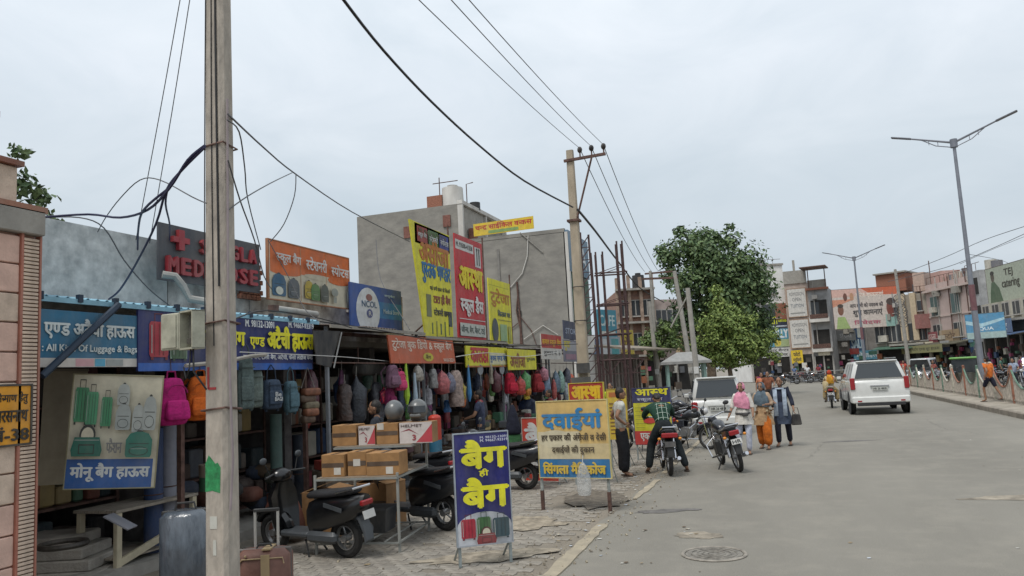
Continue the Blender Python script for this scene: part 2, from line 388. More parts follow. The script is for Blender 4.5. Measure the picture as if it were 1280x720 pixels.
def blob(cx, cy, rx, ry, z, m, name, rot=0, n=22, j=.22):
    P = []
    for i in range(n):
        t = 2 * math.pi * i / n; k = 1 + rnd.uniform(-j, j); x, y = rx * k * math.cos(t), ry * k * math.sin(t)
        P.append((cx + x * math.cos(rot) - y * math.sin(rot), cy + x * math.sin(rot) + y * math.cos(rot)))
    q = MB(); q.add([(x, y, z) for x, y in P], [tuple(range(n))], m); return tag(q.build(name, smooth=0), kind='structure')
blob(-1.72, 11.28, .36, .15, .0045, M_dark, 'damp_patch', .25); blob(-1.35, 11.42, .2, .09, .0055, M_dark, 'damp_patch', .1)
blob(-2.9, 12.3, .5, .85, .019, mat('wet_soil', (.15, .128, .1), .85, var=.3, scale=7, bump=.5), 'bare_soil_patch', .2)
blob(-1.05, 9.7, .3, .18, .0045, M_patch, 'dust_patch'); blob(-3.6, 10.2, .7, .5, .0165, M_sand, 'sand_patch', .4)
blob(-3.3, 8.35, .75, .28, .0165, M_sand, 'sand_patch', .5)
blob(3.4, 12.5, 1.2, .25, .004, M_patch, 'dust_patch', .15); blob(1.6, 21, .7, .12, .004, M_dark, 'damp_patch', .2)
# manhole cover flush in the road
t = thing('manhole_cover', 'round ribbed manhole cover set flush in the grey road', 'manhole cover', (-.8, 8.75, .004))
mi_ = mat('cast_concrete_iron', (.2, .185, .16), .85, var=.3, scale=12, bump=.5); m2 = mat('manhole_rim', (.26, .235, .2), .9, var=.25, scale=10)
MB().cyl((0, 0, -.04), (0, 0, .004), .3, mi_, n=36).build('cover', t, smooth=30)
b = MB(); b.torus((0, 0, .004), .33, .02, m2, axis='z', n=36, k=6, flat=.5).build('rim', t)
for i in range(4):
    MB().torus((0, 0, .006), .06 + .06 * i, .007, mi_, axis='z', n=28, k=5).build('ridge', t)
# -------- median: kerb stones, slab, railing
M_kerb = mat('kerb_concrete', (.27, .235, .19), .92, var=.25, scale=3, bump=.3, col2=(.15, .13, .105))
M_med = mat('median_fill', (.3, .265, .215), .95, var=.25, scale=2, bump=.3)
b = MB(); b.add([(6.86, -3, .14), (9.3, -3, .14), (9.3, 60, .14), (6.86, 60, .14)], [(0, 1, 2, 3)], M_med)
b.box((9.34, 28.5, .05), (.12, 63, .22), M_kerb); med = tag(b.build('median', smooth=0), kind='structure')
for i in range(42):
    y = 18 + i; q = MB(); q.box((6.8, y + .5, .06), (.16, .982, .21 + rnd.gauss(0, .006)), M_kerb, rot=(0, rnd.gauss(0, .5), rnd.gauss(0, .25)), ch=.02); q.build('kerb_stone', med, smooth=0)
PC = {'white': paint('#b5b0a0', .6, var=.3), 'orange': paint('#94604a', .7, var=.3), 'green': paint('#62806f', .7, var=.3)}
M_bar = mat('railing_bar', (.42, .37, .31), .7, var=.25, scale=6)
cols = ['orange', 'white', 'green']
for i in range(14):
    y = 24.6 + i * 2.45; c = cols[i % 3]; x = 7.95
    lab = ['rust orange', 'chalky white', 'faded green'][i % 3] + ' painted railing panel with drooping top curve on the median'
    r_ = thing('railing_panel', lab, 'railing', (x, y, .14), 0, 'drooping railing panels along the median')
    r_['label'] = ['%s railing panel, %s' % (['rust orange', 'chalky white', 'faded green'][i % 3], w) for w in
        ['the nearest of the row, cut by the picture edge', 'second of the row beside the striding man', 'just beyond the striding man', 'fourth from the near end', 'fifth from the near end', 'sixth from the near end', 'seventh from the near end, before the green auto', 'eighth from the near end', 'ninth from the near end', 'tenth from the near end', 'fourth from the far end', 'third from the far end', 'second from the far end', 'farthest of the row behind the white car']][i]
    MB().box((0, 0, .64), (.09, .09, 1.28), PC[c], ch=.01).ball((0, 0, 1.3), .06, PC[c], 8, 6).build('post', r_)
    q = MB(); pts = []
    for k in range(13):
        u = k / 12; pts.append((0, u * 2.4, 1.18 - .62 * (1 - (2 * u - 1) ** 2) ** 1.0 * (1 if True else 0)))
    q.tube(pts, .034, PC[c], 6).build('swag', r_)
    q = MB(); q.box((0, 1.22, .12), (.04, 2.35, .05), M_bar)
    for k in range(1, 22):
        u = k / 22; zt = 1.18 - .62 * (1 - (2 * u - 1) ** 2); q.box((0, u * 2.4, zt / 2), (.022, .03, zt), M_bar)
    q.build('bar', r_, smooth=0); tag(bpy.context.scene.objects[-1] if 0 else [c_ for c_ in r_.children if c_.name.startswith('bar')][-1], kind='stuff')
# ---------------------------------------------------------------- buildings
M_cem = mat('bare_cement', (.28, .265, .235), .93, var=.2, scale=1.1, bump=.6, bscale=4, col2=(.185, .176, .16), stretch=(1, 1, 1.6))
M_white = mat('white_wash', (.62, .6, .56), .85, var=.2, scale=1.2, col2=(.42, .4, .37), stretch=(1, 1, .4))
M_dkglass = mat('window_glass_dark', (.035, .04, .045), .15, var=0, spec=.6)
M_steel = mat('rusty_steel', (.13, .075, .06), .7, metal=.3, var=.3, scale=9)
M_brick = mat('red_brick', (.3, .13, .085), .9, var=.3, scale=20, bump=.3)
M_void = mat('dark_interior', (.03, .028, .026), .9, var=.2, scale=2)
M_conc = mat('grey_concrete', (.34, .32, .285), .9, var=.2, scale=4, bump=.35, bscale=25, col2=(.25, .235, .21))
# unfinished grey block behind (b1)
t = thing('grey_apartment_block', 'tall bare cement block with open white top balcony and rooftop water tank', 'building', (-21, 36.6, 0))
MB().box((3, 3.5, 5.6), (6, 7, 11.2), M_cem).build('wall', t, smooth=0)
b = MB(); b.box((6.12, 3.5, 11.28), (.3, 7.1, .2), M_white); b.box((6.12, .06, 9.9), (.28, .16, 2.6), M_white); b.box((6.12, 3.6, 9.9), (.25, .14, 2.5), M_white); b.box((6.12, 6.95, 9.9), (.25, .14, 2.5), M_white); b.build('balcony_frame', t, smooth=0)
b = MB(); b.box((6.07, 1.8, 9.9), (.1, 3.3, 2.5), M_conc); b.build('balcony_recess', t, smooth=0)
MB().box((6.6, 3.5, 8.6), (1.1, 7, .18), M_white).build('balcony_slab', t, smooth=0)
MB().box((6.2, 3.5, 4.2), (.2, 6.9, 8.2), M_white).build('front_facing', t, smooth=0)
for (x, z) in ((3.05, 10.0), (5.35, 10.35)): MB().box((x, -.02, z), (.42, .1, .62), mat('niche_brick', (.2, .09, .07), .9, var=.2)).build('vent_opening', t, smooth=0)
MB().box((6.4, 1.0, 9.6), (.4, .3, .8), mat('niche_brick', (.2, .09, .07))).build('vent_opening', t, smooth=0)
k = MB(); k.box((4.0, 2, 11.7), (.9, 1, 1.0), M_brick); k.build('brick_plinth', t, smooth=0)
k = MB(); k.cyl((4.9, 2, 11.3), (4.9, 2, 12.6), .62, M_white, r1=.58, n=18); k.cyl((4.9, 2, 12.6), (4.9, 2, 12.75), .3, M_white, n=14); k.build('water_tank', t)
k = MB(); k.tube([(4.3, 1.6, 11.3), (4.3, 1.6, 13.2)], .03, M_steel); k.tube([(3.9, 1.6, 12.9), (5.4, 1.6, 12.9)], .025, M_steel); k.tube([(5.5, 2.6, 11.3), (5.5, 2.6, 12.9), (5.9, 2.6, 12.95)], .03, M_steel); k.cyl((6.0, 2.5, 11.3), (6.0, 2.5, 11.75), .3, mat('black_plastic', (.03, .03, .03), .5)); k.build('roof_pipes', t)
# b2
t = thing('grey_shop_block', 'lower bare cement block with blue sign and green glass on its street side', 'building', (-14.2, 35.2, 0))
MB().box((2.6, 2.1, 4.4), (5.2, 4.2, 8.8), M_cem).box((2.6, .12, 8.88), (5.2, .24, .2), M_cem).build('wall', t, smooth=0)
MB().box((5.28, 2.1, 7.9), (.16, 4.1, 2.0), paint('#5a7890', .4)).build('blue_fascia', t, smooth=0)
b = MB(); text(b, 'C.A', (.6, 7.3, 3.6, 8.4), paint('#d8dde0')); 
b.v = [Vector((5.37 - p.y, p.x, p.z)) for p in b.v]; b.build('fascia_lettering', t, smooth=0); tag([c for c in t.children][-1], kind='stuff')
for j in range(2):
    MB().box((5.26, 1.15 + j * 1.95, 5.4), (.12, 1.8, 2.9), mat('green_glass', (.03, .09, .075), .12, var=.1, spec=.7)).build('window', t, smooth=0)
MB().box((5.3, 2.1, 3.5), (.2, 4.2, .9), M_white).box((5.25, .12, 5.9), (.2, .24, 5.8), M_white).build('trim', t, smooth=0)
MB().box((5.3, 2.1, 1.5), (.1, 4, 2.9), M_white).build('lower_front', t, smooth=0)
MB().box((1.8, -.01, 4.2), (.12, .06, 8.2), mat('seam', (.2, .19, .175), .9)).tube([(3.4, -.04, 8.8), (3.3, -.05, 7.8), (3.0, -.05, 7.0), (2.4, -.05, 6.4), (2.0, -.05, 6.1)], .025, M_white).tube([(2.7, -.05, 6.6), (2.75, -.05, 5), (2.8, -.05, 3.4)], .05, M_steel).tube([(3, -.05, 9), (4.1, -.05, 7.9)], .03, M_cem).build('drain_pipe', t)
q = MB(); q.tube([(2.75, -.06, 6.2), (2.6, -.06, 5.2), (2.75, -.06, 4.3), (2.7, -.06, 3)], .035, M_steel); q.tube([(2.7, -.06, 5), (3.3, -.06, 4.2), (3.6, -.06, 3.2), (3.4, -.06, 2.4)], .022, M_steel); q.tube([(2.65, -.06, 4.6), (1.9, -.06, 4.1), (1.4, -.06, 4.25)], .02, M_steel); q.tube([(2.9, -.06, 3.8), (3.9, -.06, 4.4), (4.6, -.06, 3.9)], .018, M_white)
o = q.build('wall_cable', t); tag(o, kind='stuff'); MB().box((2.72, -.02, 5.05), (.22, .08, .3), M_void).build('wall_hole', t, smooth=0)
# ---------------------------------------------------------------- sign boards
def local_frame(px0, px1, X=None):
    return None
LET = []
def board(name, label, cat, loc, rz, w, h, base, items=(), frame=None, fw=.03, th=.03, group=None, tilt=0, roll=0, parent=None):
    """local x right, z up, front on -y. items: ('r',x0,z0,x1,z1,col) ('t',text,x0,z0,x1,z1,col[,bold,slant]) ('e',cx,cz,rx,rz,col) ('p',[(x,z)..],col) all 0..1 of the board"""
    if parent is None:
        t = thing(name, label, cat, loc, rz, group); t.rotation_euler = (R(tilt), R(roll), rz)
    else: t = parent
    MB().box((w / 2, th / 2, h / 2), (w, th, h), base).build('panel', t, smooth=0)
    lay = 1; q = MB(); lt = MB()
    for it in items:
        y = -.0015 * lay; k = it[0]
        if k == 'r': _, a, c, d, e, m = it; q.add([(a * w, y, c * h), (d * w, y, c * h), (d * w, y, e * h), (a * w, y, e * h)], [(0, 1, 2, 3)], m); lay += 1
        elif k == 'e':
            _, a, c, ra, rc, m = it; n = 24; q.add([((a + ra * math.cos(6.2832 * i / n)) * w, y, (c + rc * math.sin(6.2832 * i / n)) * h) for i in range(n)], [tuple(range(n))], m); lay += 1
        elif k == 'p': q.add([(x * w, y, z * h) for x, z in it[1]], [tuple(range(len(it[1])))], it[2]); lay += 1
        elif k == 't':
            _, s, a, c, d, e, m = it[:7]; text(lt, s, (a * w, c * h, d * w, e * h), m, y - .001, it[7] if len(it) > 7 else 0, it[8] if len(it) > 8 else 0); lay += 3
    if q.v: tag(q.build('printing', t, smooth=0, weld=False), kind='stuff')
    if lt.v: tag(lt.build('lettering', t, smooth=0, weld=False), kind='stuff')
    if frame:
        f = MB(); f.box((w / 2, th / 2, -fw / 2), (w + 2 * fw, th + .02, fw), frame).box((w / 2, th / 2, h + fw / 2), (w + 2 * fw, th + .02, fw), frame)
        f.box((-fw / 2, th / 2, h / 2), (fw, th + .02, h), frame).box((w + fw / 2, th / 2, h / 2), (fw, th + .02, h), frame); f.build('frame', t, smooth=0)
    return t
def bX(X, tl, br, bl=None):
    """position of a board parallel to the street on the plane x=X: top-left, bottom-right pixels -> loc, rz, w, h"""
    a, c = AX(*tl, X), AX(*br, X)
    if bl: d = AX(*bl, X); z0 = (c.z + d.z) / 2
    else: z0 = c.z
    return (X, a.y, z0), R(90), c.y - a.y, a.z - z0
# ---------------------------------------------------------------- far row across the junction
WIN = dict(win=mat('far_window', (.05, .055, .06), .25, var=0), fr=mat('far_frame', (.38, .36, .33), .8, var=.1))
def facade(name, label, pa, da, pb, db, h, m, depth=9, cat='building'):
    a, c = AD(pa, horizon(pa), da), AD(pb, horizon(pb), db); a.z = c.z = 0
    v = c - a; t = thing(name, label, cat, a, math.atan2(v.y, v.x)); w = v.length
    MB().box((w / 2, depth / 2, h / 2), (w, depth, h), m).build('wall', t, smooth=0)
    t['w'] = w; return t, w
def win(t, x, z, w, h, proud=.05, m=None, sill=True, mull=1):
    b = MB(); b.box((x, -proud / 2, z), (w + .16, proud + .02, h + .16), WIN['fr']); f = b.build('window', t, smooth=0)
    q = MB(); q.box((x, -proud - .02, z), (w, .03, h), m or WIN['win']); q.build('pane', f, smooth=0)
    q = MB()
    for i in range(mull): q.box((x - w / 2 + w * (i + 1) / (mull + 1), -proud - .04, z), (.07, .05, h), WIN['fr'])
    if sill: q.box((x, -proud - .08, z - h / 2 - .1), (w + .3, .25, .08), WIN['fr'])
    q.build('sill', f, smooth=0)
def slab(t, x, z, w, d, th, m, nm='balcony', y=0): return MB().box((x, y - d / 2, z), (w, d, th), m).build(nm, t, smooth=0)
def sg(t, nm, x0, z0, w, h, base, items=(), y=-.12, frame=None):
    """a sign fixed to a far building: thing of its own placed in the building's frame"""
    p = t.matrix_basis @ Vector((x0, y, z0)); return p, t.rotation_euler.z, w, h, base, items, frame
def fsign(t, label, x0, z0, w, h, base, items=(), y=-.15, name='shop_sign', frame=None):
    Mx = Matrix.Translation(t.location) @ Matrix.Rotation(t.rotation_euler.z, 4, 'Z'); p = Mx @ Vector((x0, y, z0))
    return board(name, label, 'sign', p, t.rotation_euler.z, w, h, base, items, frame, .08, .06)
def shopfront(t, x0, x1, z1=3.0, m=None, awn=None, goods=True, posts=True):
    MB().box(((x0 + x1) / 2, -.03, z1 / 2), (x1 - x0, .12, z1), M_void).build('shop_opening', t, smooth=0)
    if awn: 
        q = MB(); q.box(((x0 + x1) / 2, -1.0, z1 + .15), (x1 - x0, 2.0, .08), awn, rot=(9, 0, 0)); q.build('awning', t, smooth=0)
    if posts:
        q = MB(); n = max(2, int((x1 - x0) / 2.2))
        for i in range(n + 1): MB().box((x0 + (x1 - x0) * i / n, -.15, z1 / 2), (.16, .16, z1), WIN['fr']).build('pillar', t, smooth=0)
    if goods:
        q = MB()
        for i in range(int((x1 - x0) * 4)):
            s = rnd.uniform(.2, .55); q.box((rnd.uniform(x0 + .2, x1 - .2), -.2 - rnd.random() * .5, rnd.uniform(.2, z1 - .4)), (s, .2, s * rnd.uniform(.6, 1.5)), rnd.choice(GOODS))
        tag(q.build('shop_goods', t, smooth=0), kind='stuff')
GOODS = [paint(c, .7) for c in ('#7c2f3a', '#2e4c73', '#a08a5a', '#5b5f66', '#39684f', '#b9b3a5', '#33302e', '#8a4d2c', '#a03a6a', '#d0cdc4', '#23262b', '#4a4038')]
P_ = paint
t, w = facade('white_corner_block', 'tall white washed block at the junction with stacked signs, beside the tree', 938, 90, 989, 90, 13.6, mat('fresh_white_wash', (.74, .73, .7), .85, var=.12, scale=1, col2=(.6, .585, .56)))
MB().box((w / 2, -.0, 13.7), (w + .2, .3, .22), M_conc).build('parapet', t, smooth=0)
win(t, w * .7, 10.6, .7, .7); win(t, w * .62, 8.2, 2.0, 1.6)
for i in range(3): win(t, w * .2 + i * .1, 4 + i * 3, 1.2, 1.4)
MB().box((w * .86, -.1, 8.1), (1.4, .2, 1.9), M_brick).build('brick_infill', t, smooth=0)
shopfront(t, .2, w - .1, 3.1)
fsign(t, 'navy sign with yellow KTT lettering high on the white block', w * .42, 6.15, w * .56, 1.4, P_('#1f2b44'), [('t', 'KTT', .3, .35, .6, .95, P_('#d9e020'), .03), ('t', 'COMPUTER', .62, .5, .98, .85, P_('#d9e020'), .02), ('r', .02, .1, .98, .2, P_('#c8d0d8'))])
fsign(t, 'pale blue sign with TALLY in big white letters', w * .42, 3.95, w * .58, 2.1, P_('#4c98b4'), [('r', .35, .0, .98, .42, P_('#a9b98a')), ('e', .5, .22, .14, .2, P_('#d3c04a')), ('t', 'TALLY', .2, .5, .95, .95, P_('#e6eef0'), .04)])
fsign(t, 'long white shop sign with black Hindi lettering near the tree', w * .3, 2.75, w * .69, 1.05, P_('#d4d4d2'), [('t', 'कम्पूटर सैन्टर', .05, .52, .95, .95, P_('#22242c'), .03), ('t', 'मोबाईल रिपेयर', .05, .06, .9, .48, P_('#22242c'), .03)])
t, w = facade('advert_covered_house', 'narrow house front covered by two white advert panels', 989, 89, 1018, 88, 11.2, mat('rose_wash', (.42, .34, .29), .85, var=.2, scale=1))
MB().box((w / 2, -.05, 11.9), (w, .2, 1.5), M_conc).box((w / 2, .1, 13.2), (.25, .25, 1.4), M_conc).build('parapet', t, smooth=0)
for z in (7.3, 3.7): fsign(t, '%s white advert panel with small dark print on the narrow house' % ('upper' if z > 5 else 'lower'), .25, z, w - .5, 3.2, P_('#c9c6c0'), [('t', 'ADMISSION', .1, .75, .9, .88, P_('#55585e')), ('t', 'OPEN', .25, .55, .75, .68, P_('#55585e')), ('t', 'TUITION', .15, .32, .85, .45, P_('#4a5a6a')), ('r', .1, .1, .9, .14, P_('#8a8a88'))], frame=P_('#9a7a62'))
shopfront(t, .1, w - .1, 2.9)
fsign(t, 'bright yellow shop sign with black print under the advert panels', .1, 1.9, w * .5, 1.5, P_('#d8b71c'), [('t', 'फोटो', .2, .55, .8, .9, P_('#222222'), .03), ('t', 'स्टूडियो', .15, .1, .85, .45, P_('#222222'), .03)], y=-.4)
t, w = facade('grey_balcony_house', 'grey three storey house with deep open balconies and tin roof canopy', 1018, 88, 1043, 87, 10.4, mat('grey_wash', (.33, .33, .33), .85, var=.2, scale=1))
for z in (7.0, 3.6):
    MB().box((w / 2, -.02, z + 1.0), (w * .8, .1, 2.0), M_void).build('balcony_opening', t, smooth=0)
    slab(t, w / 2, z - .3, w, .9, .5, M_white); MB().box((w / 2, -.9, z + .1), (w * .9, .05, .5), M_steel).build('balcony_rail', t, smooth=0)
win(t, w * .3, 8.0, .9, 1.6)
MB().box((w / 2, -1.4, 12.6), (w * 1.3, 3.0, .12), M_steel).box((w * .1, -.3, 11.4), (.1, .1, 2.3), M_steel).box((w * .95, -.3, 11.4), (.1, .1, 2.3), M_steel).build('roof_canopy', t, smooth=0)
MB().box((w / 2, -.25, 10.3), (w * 1.15, .5, .25), M_brick).box((w / 2, -.02, 10.9), (w * .95, .2, .9), M_conc).build('roof_parapet', t, smooth=0)
shopfront(t, .1, w - .1, 2.6)
fsign(t, 'small white sign reading MET over the shop with grey banner', .4, 3.0, w - .6, .8, P_('#c8c4bc'), [('t', 'MET', .25, .15, .8, .9, P_('#7c2c30'), .05)], y=-.6)
t, w = facade('low_red_roof_house', 'low house with red tiled upper wall behind the political banner', 1043, 92, 1098, 92, 6.6, mat('dull_wash', (.3, .28, .26), .9, var=.2, scale=1))
MB().prism([(0, 6.6), (w * .62, 6.6), (w * .5, 8.2), (w * .1, 8.9)], .1, 5, P_('#8a3040'), 'y').build('roof', t, smooth=0)
MB().box((w * .2, -.4, 9.6), (w * .95, 3, .2), M_conc).build('roof_slab', t, smooth=0)
shopfront(t, .1, w - .1, 2.8)
fsign(t, 'tall blue banner with white figures hanging under the political hoarding', w * .38, 2.6, w * .34, 3.6, P_('#28527a'), [('r', .1, .6, .35, .95, P_('#9fb6bc')), ('r', .55, .55, .85, .95, P_('#c7cfca')), ('t', 'SALE', .1, .2, .9, .5, P_('#b9d2dc'), .03)])
fsign(t, 'pale blue strip sign with white print beside the blue banner', w * .4, 1.9, w * .6, 1.1, P_('#5b9db8'), [('t', 'मोबाईल', .1, .2, .9, .85, P_('#e0e8ea'), .02)], y=-.6)
fsign(t, 'dull grey strip sign over dark shop below political hoarding', w * .05, 4.3, w * .45, 1.2, P_('#6c7072'), [('t', 'STORE', .2, .3, .8, .7, P_('#a8acae'))], y=-.5)
# political hoarding: generic faces, own writing of names left generic
a = AD(1041, 380, 84); 
t0 = AD(1041, 384, 84); t1 = AD(1123, 372, 83)
hd = board('hoarding', 'wide pale hoarding with orange top, portraits and Hindi greeting above the shops', 'hoarding', (t0.x, t0.y, AD(1041, 412, 84).z), math.atan2(t1.y - t0.y, t1.x - t0.x), (t1 - t0).to_2d().length, 4.3, P_('#cbbfb6'),
   [('r', 0, .8, 1, 1, P_('#d3aca0')), ('p', [(.45, 1), (.6, .82), (.98, .8), (1, 1)], P_('#c4603e')), ('p', [(0, .55), (.35, .74), (0, .74)], P_('#c98a70')), ('r', .78, 0, 1, .3, P_('#8fb4ac')), ('e', .115, .47, .045, .13, P_('#7a4f3e')), ('p', [(.03, 0), (.24, 0), (.17, .3), (.06, .3)], P_('#9ab070')), ('e', .115, .58, .045, .05, P_('#2a2423')),
    ('e', .88, .45, .075, .22, P_('#7a3f36')), ('e', .88, .62, .07, .09, P_('#3a2a2a')), ('e', .2, .8, .03, .1, P_('#6a4036')), ('e', .3, .8, .03, .1, P_('#b98a6a')),
    ('t', 'हार्दिक शुभकामनाएं', .36, .72, .78, .92, P_('#e9dccf'), .02), ('t', 'आप सभी को नववर्ष की', .26, .52, .76, .64, P_('#4a4448'), .02), ('t', 'शुभ कामनाएं', .3, .28, .74, .48, P_('#33343a'), .02), ('t', 'निवेदक', .3, .08, .7, .2, P_('#b0506a'), .02)], frame=M_steel)
t, w = facade('beige_old_house', 'weathered beige house with brick roof room behind the second lamp post', 1098, 84, 1168, 80, 8.6, mat('beige_stain', (.36, .32, .26), .9, var=.3, scale=.8, col2=(.25, .225, .19)))
MB().box((w * .3, 3, 10.2), (w * .55, 3.5, 2.0), M_brick).box((w * .3, 3, 11.25), (w * .6, 4.2, .16), M_conc).build('roof_room', t, smooth=0)
MB().box((w * .82, 2, 9.9), (w * .2, 2, 2.0), P_('#b39a8c')).build('water_tank', t, smooth=0)
for i, x in enumerate((.12, .34, .56, .8)):
    win(t, w * x, 4.6, 1.4, 1.8, mull=2)
    if i % 2: win(t, w * x, 7.3, 1.0, 1.0)
slab(t, w * .6, 3.3, w * .6, 1.2, .2, M_conc); shopfront(t, .1, w - .1, 2.9, awn=P_('#2f5a4a'))
MB().box((w * .55, -.2, 6.2), (w * .12, .35, 5), P_('#b8a68a')).box((w * .75, -.2, 6.2), (w * .1, .35, 5), P_('#b8a68a')).build('column', t, smooth=0)
t, w = facade('pink_house', 'pale pink two storey house with white framed windows', 1166, 80, 1222, 72, 9.3, mat('pink_wash', (.5, .395, .36), .85, var=.18, scale=.9, col2=(.4, .31, .28)))
MB().box((w / 2, -.1, 8.6), (w + .2, .5, .22), mat('pink_trim', (.5, .4, .36), .85)).box((w / 2, -.02, 5.9), (w, .12, .15), mat('pink_trim', (.5, .4, .36))).build('cornice', t, smooth=0)
for i, x in enumerate((.2, .68)): win(t, w * x, 7.0, 1.5, 1.9, mull=1, m=mat('teal_glass', (.08, .13, .13), .3, var=.1)); win(t, w * x, 4.4, 1.5, 1.3, mull=1)
MB().box((-w * .08, -.5, 5.6), (1.8, 1.2, 1.5), P_('#9c6a66')).build('side_balcony', t, smooth=0)
MB().box((w * .05, 2, 9.9), (2.2, 2, 1.5), P_('#b8958c')).tube([(w * .05 - 1, 1, 9), (w * .05 - 1, 1, 12)], .05, M_steel).build('roof_tank', t, smooth=0)
for i in range(5): MB().cyl((w * (.4 + .1 * i), .3, 9.3), (w * (.4 + .1 * i), .3, 9.8 + .2 * (i % 2)), .1, P_('#a89084')).build('roof_finial', t)
shopfront(t, .1, w - .1, 3.0, awn=P_('#4a4a3a'))
fsign(t, 'dull red shop sign with pale print on the pink house', -w * .3, 3.2, w * .5, 1.2, P_('#8a4048'), [('t', 'क्लाथ हाऊस', .08, .25, .92, .8, P_('#cfb8b0'), .02)])
fsign(t, 'tan shop sign beside the dull red one', w * .25, 3.3, w * .45, 1.15, P_('#9a8468'), [('t', 'स्टोर', .2, .25, .8, .8, P_('#5a4434'), .02)])
fsign(t, 'long olive fascia sign over the pink house shops', -w * .25, 2.3, w * 1.0, .75, P_('#86845a'), [('t', 'जनरल स्टोर एण्ड बूट हाऊस', .05, .2, .95, .8, P_('#3c3c2c'), .02)], y=-2.2)
t, w = facade('narrow_grey_house', 'narrow grey house wedged between pink house and hoarding building', 1216, 73, 1236, 70, 9.6, mat('grey_wash', (.33, .33, .33)))
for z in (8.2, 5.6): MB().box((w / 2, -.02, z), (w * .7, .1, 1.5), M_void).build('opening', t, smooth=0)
shopfront(t, .1, w - .1, 3.0)
t, w = facade('hoarding_building', 'cream building carrying the big portrait hoarding, at the right edge', 1234, 68, 1300, 59, 6.2, mat('cream_wash', (.42, .39, .32), .85, var=.2, scale=1), depth=10)
slab(t, w * .5, 4.5, w, 1.1, .18, M_conc); 
for i in range(5): win(t, w * (.1 + i * .2), 5.5, 1.1, 1.0)
shopfront(t, .1, w - .1, 3.3, awn=P_('#3d5a80'))
fsign(t, 'long grey blue fascia sign with white Hindi print near right edge', w * .15, 3.5, w * .75, 1.1, P_('#5a6e8c'), [('t', 'मैडिकल स्टोर', .08, .2, .9, .85, P_('#d5dade'), .02)], y=-1.4)
a = AD(1231, 338, 68.5); c = AD(1300, 322, 59.5); z0 = AD(1231, 389, 68.5).z
board('hoarding', 'green grey hoarding with a seated man in camouflage and yellow base band', 'hoarding', (a.x, a.y, z0), math.atan2(c.y - a.y, c.x - a.x), (c - a).to_2d().length, 3.65, P_('#a6ad9c'),
   [('r', 0, 0, 1, .12, P_('#b7ae3a')), ('e', .13, .78, .035, .13, P_('#4c4438')), ('p', [(.04, .12), (.3, .12), (.24, .5), (.16, .66), (.1, .66), (.06, .4)], P_('#4a6048')), ('e', .13, .87, .04, .05, P_('#2c2a26')), ('t', 'TEJ', .36, .7, .52, .9, P_('#3a3a30'), .03), ('t', 'catering', .3, .42, .62, .66, P_('#3a3a30'), .03)], frame=M_steel)
t0_ = AD(1209, 420, 60)
board('hoarding', 'sky blue water picture hoarding above the railing crowd', 'hoarding', (t0_.x, t0_.y, 3.1), R(-20), 2.6, 1.9, P_('#4f8fb5'), [('r', 0, 0, 1, .25, P_('#9fb6b4')), ('p', [(0, .6), (.4, .45), (1, .7), (1, .8), (.4, .6), (0, .75)], P_('#a9cbd6')), ('t', 'AQUA', .2, .3, .7, .45, P_('#e0ecef'), .02)], frame=P_('#5a6a70'))
# small clutter that crowds every far front: air coolers, pipes, tanks, meter boxes, roof rails
for t in [o for o in COL.objects if o.type == 'EMPTY' and 'w' in o.keys() and o.get('category') == 'building']:
    w = t['w']; zt_ = max((v.co.z for c in t.children if c.name.startswith('wall') for v in c.data.vertices), default=8)
    plain = t.name not in ('advert_covered_house', 'white_corner_block', 'hoarding_building')
    for k in range(int(w / 1.6) if plain else 0):
        x = rnd.uniform(.4, w - .4); z = rnd.uniform(3.4, max(3.6, zt_ - .8)); s_ = rnd.uniform(.35, .7)
        MB().box((x, -.35, z), (s_ * 1.3, .5, s_), rnd.choice([WIN['fr'], M_conc, P_('#8f8c84'), P_('#b9b4a8')])).build('air_cooler', t, smooth=0)
    for k in range(int(w / 2.2) + 1 if plain else 0):
        x = rnd.uniform(.2, w - .2); MB().tube([(x, -.12, 3.1), (x + rnd.uniform(-.1, .1), -.12, zt_ + rnd.uniform(0, 1.2))], .05, rnd.choice([M_steel, WIN['fr'], P_('#6c7478')]), 5).build('drain_pipe', t)
    for k in range(int(w / 3) + 1 if t.name != 'hoarding_building' else 0):
        x = rnd.uniform(.6, w - .6); c_ = rnd.choice([mat('black_plastic', (.03, .03, .03)), P_('#b8b4a8'), P_('#6a6a70')]); MB().cyl((x, 2, zt_), (x, 2, zt_ + rnd.uniform(.7, 1.2)), rnd.uniform(.35, .55), c_, n=12).build('roof_tank', t)
    if t.name == 'hoarding_building': continue
    q = MB(); q.tube([(.1, .15, zt_ + .75), (w - .1, .15, zt_ + .75)], .03, M_steel, 4)
    for k in range(int(w) + 1): q.tube([(.1 + (w - .2) * k / int(w + 1), .15, zt_), (.1 + (w - .2) * k / int(w + 1), .15, zt_ + .75)], .025, M_steel, 4)
    tag(q.build('roof_railing', t), kind='stuff')
    for k in range(int(w / 1.3) if plain else 0):
        x = rnd.uniform(.2, w - 1.2); ww = rnd.uniform(.7, 1.8); zz = rnd.uniform(2.6, 3.3); MB().box((x + ww / 2, -rnd.uniform(.25, 1.2), zz), (ww, .06, rnd.uniform(.3, .7)), rnd.choice([P_(c) for c in ('#8a3030', '#2c4a78', '#c8bfa8', '#b89a2c', '#38685c', '#9a9a98', '#5c7c94', '#a85c34')])).build('shade_board', t, smooth=0)
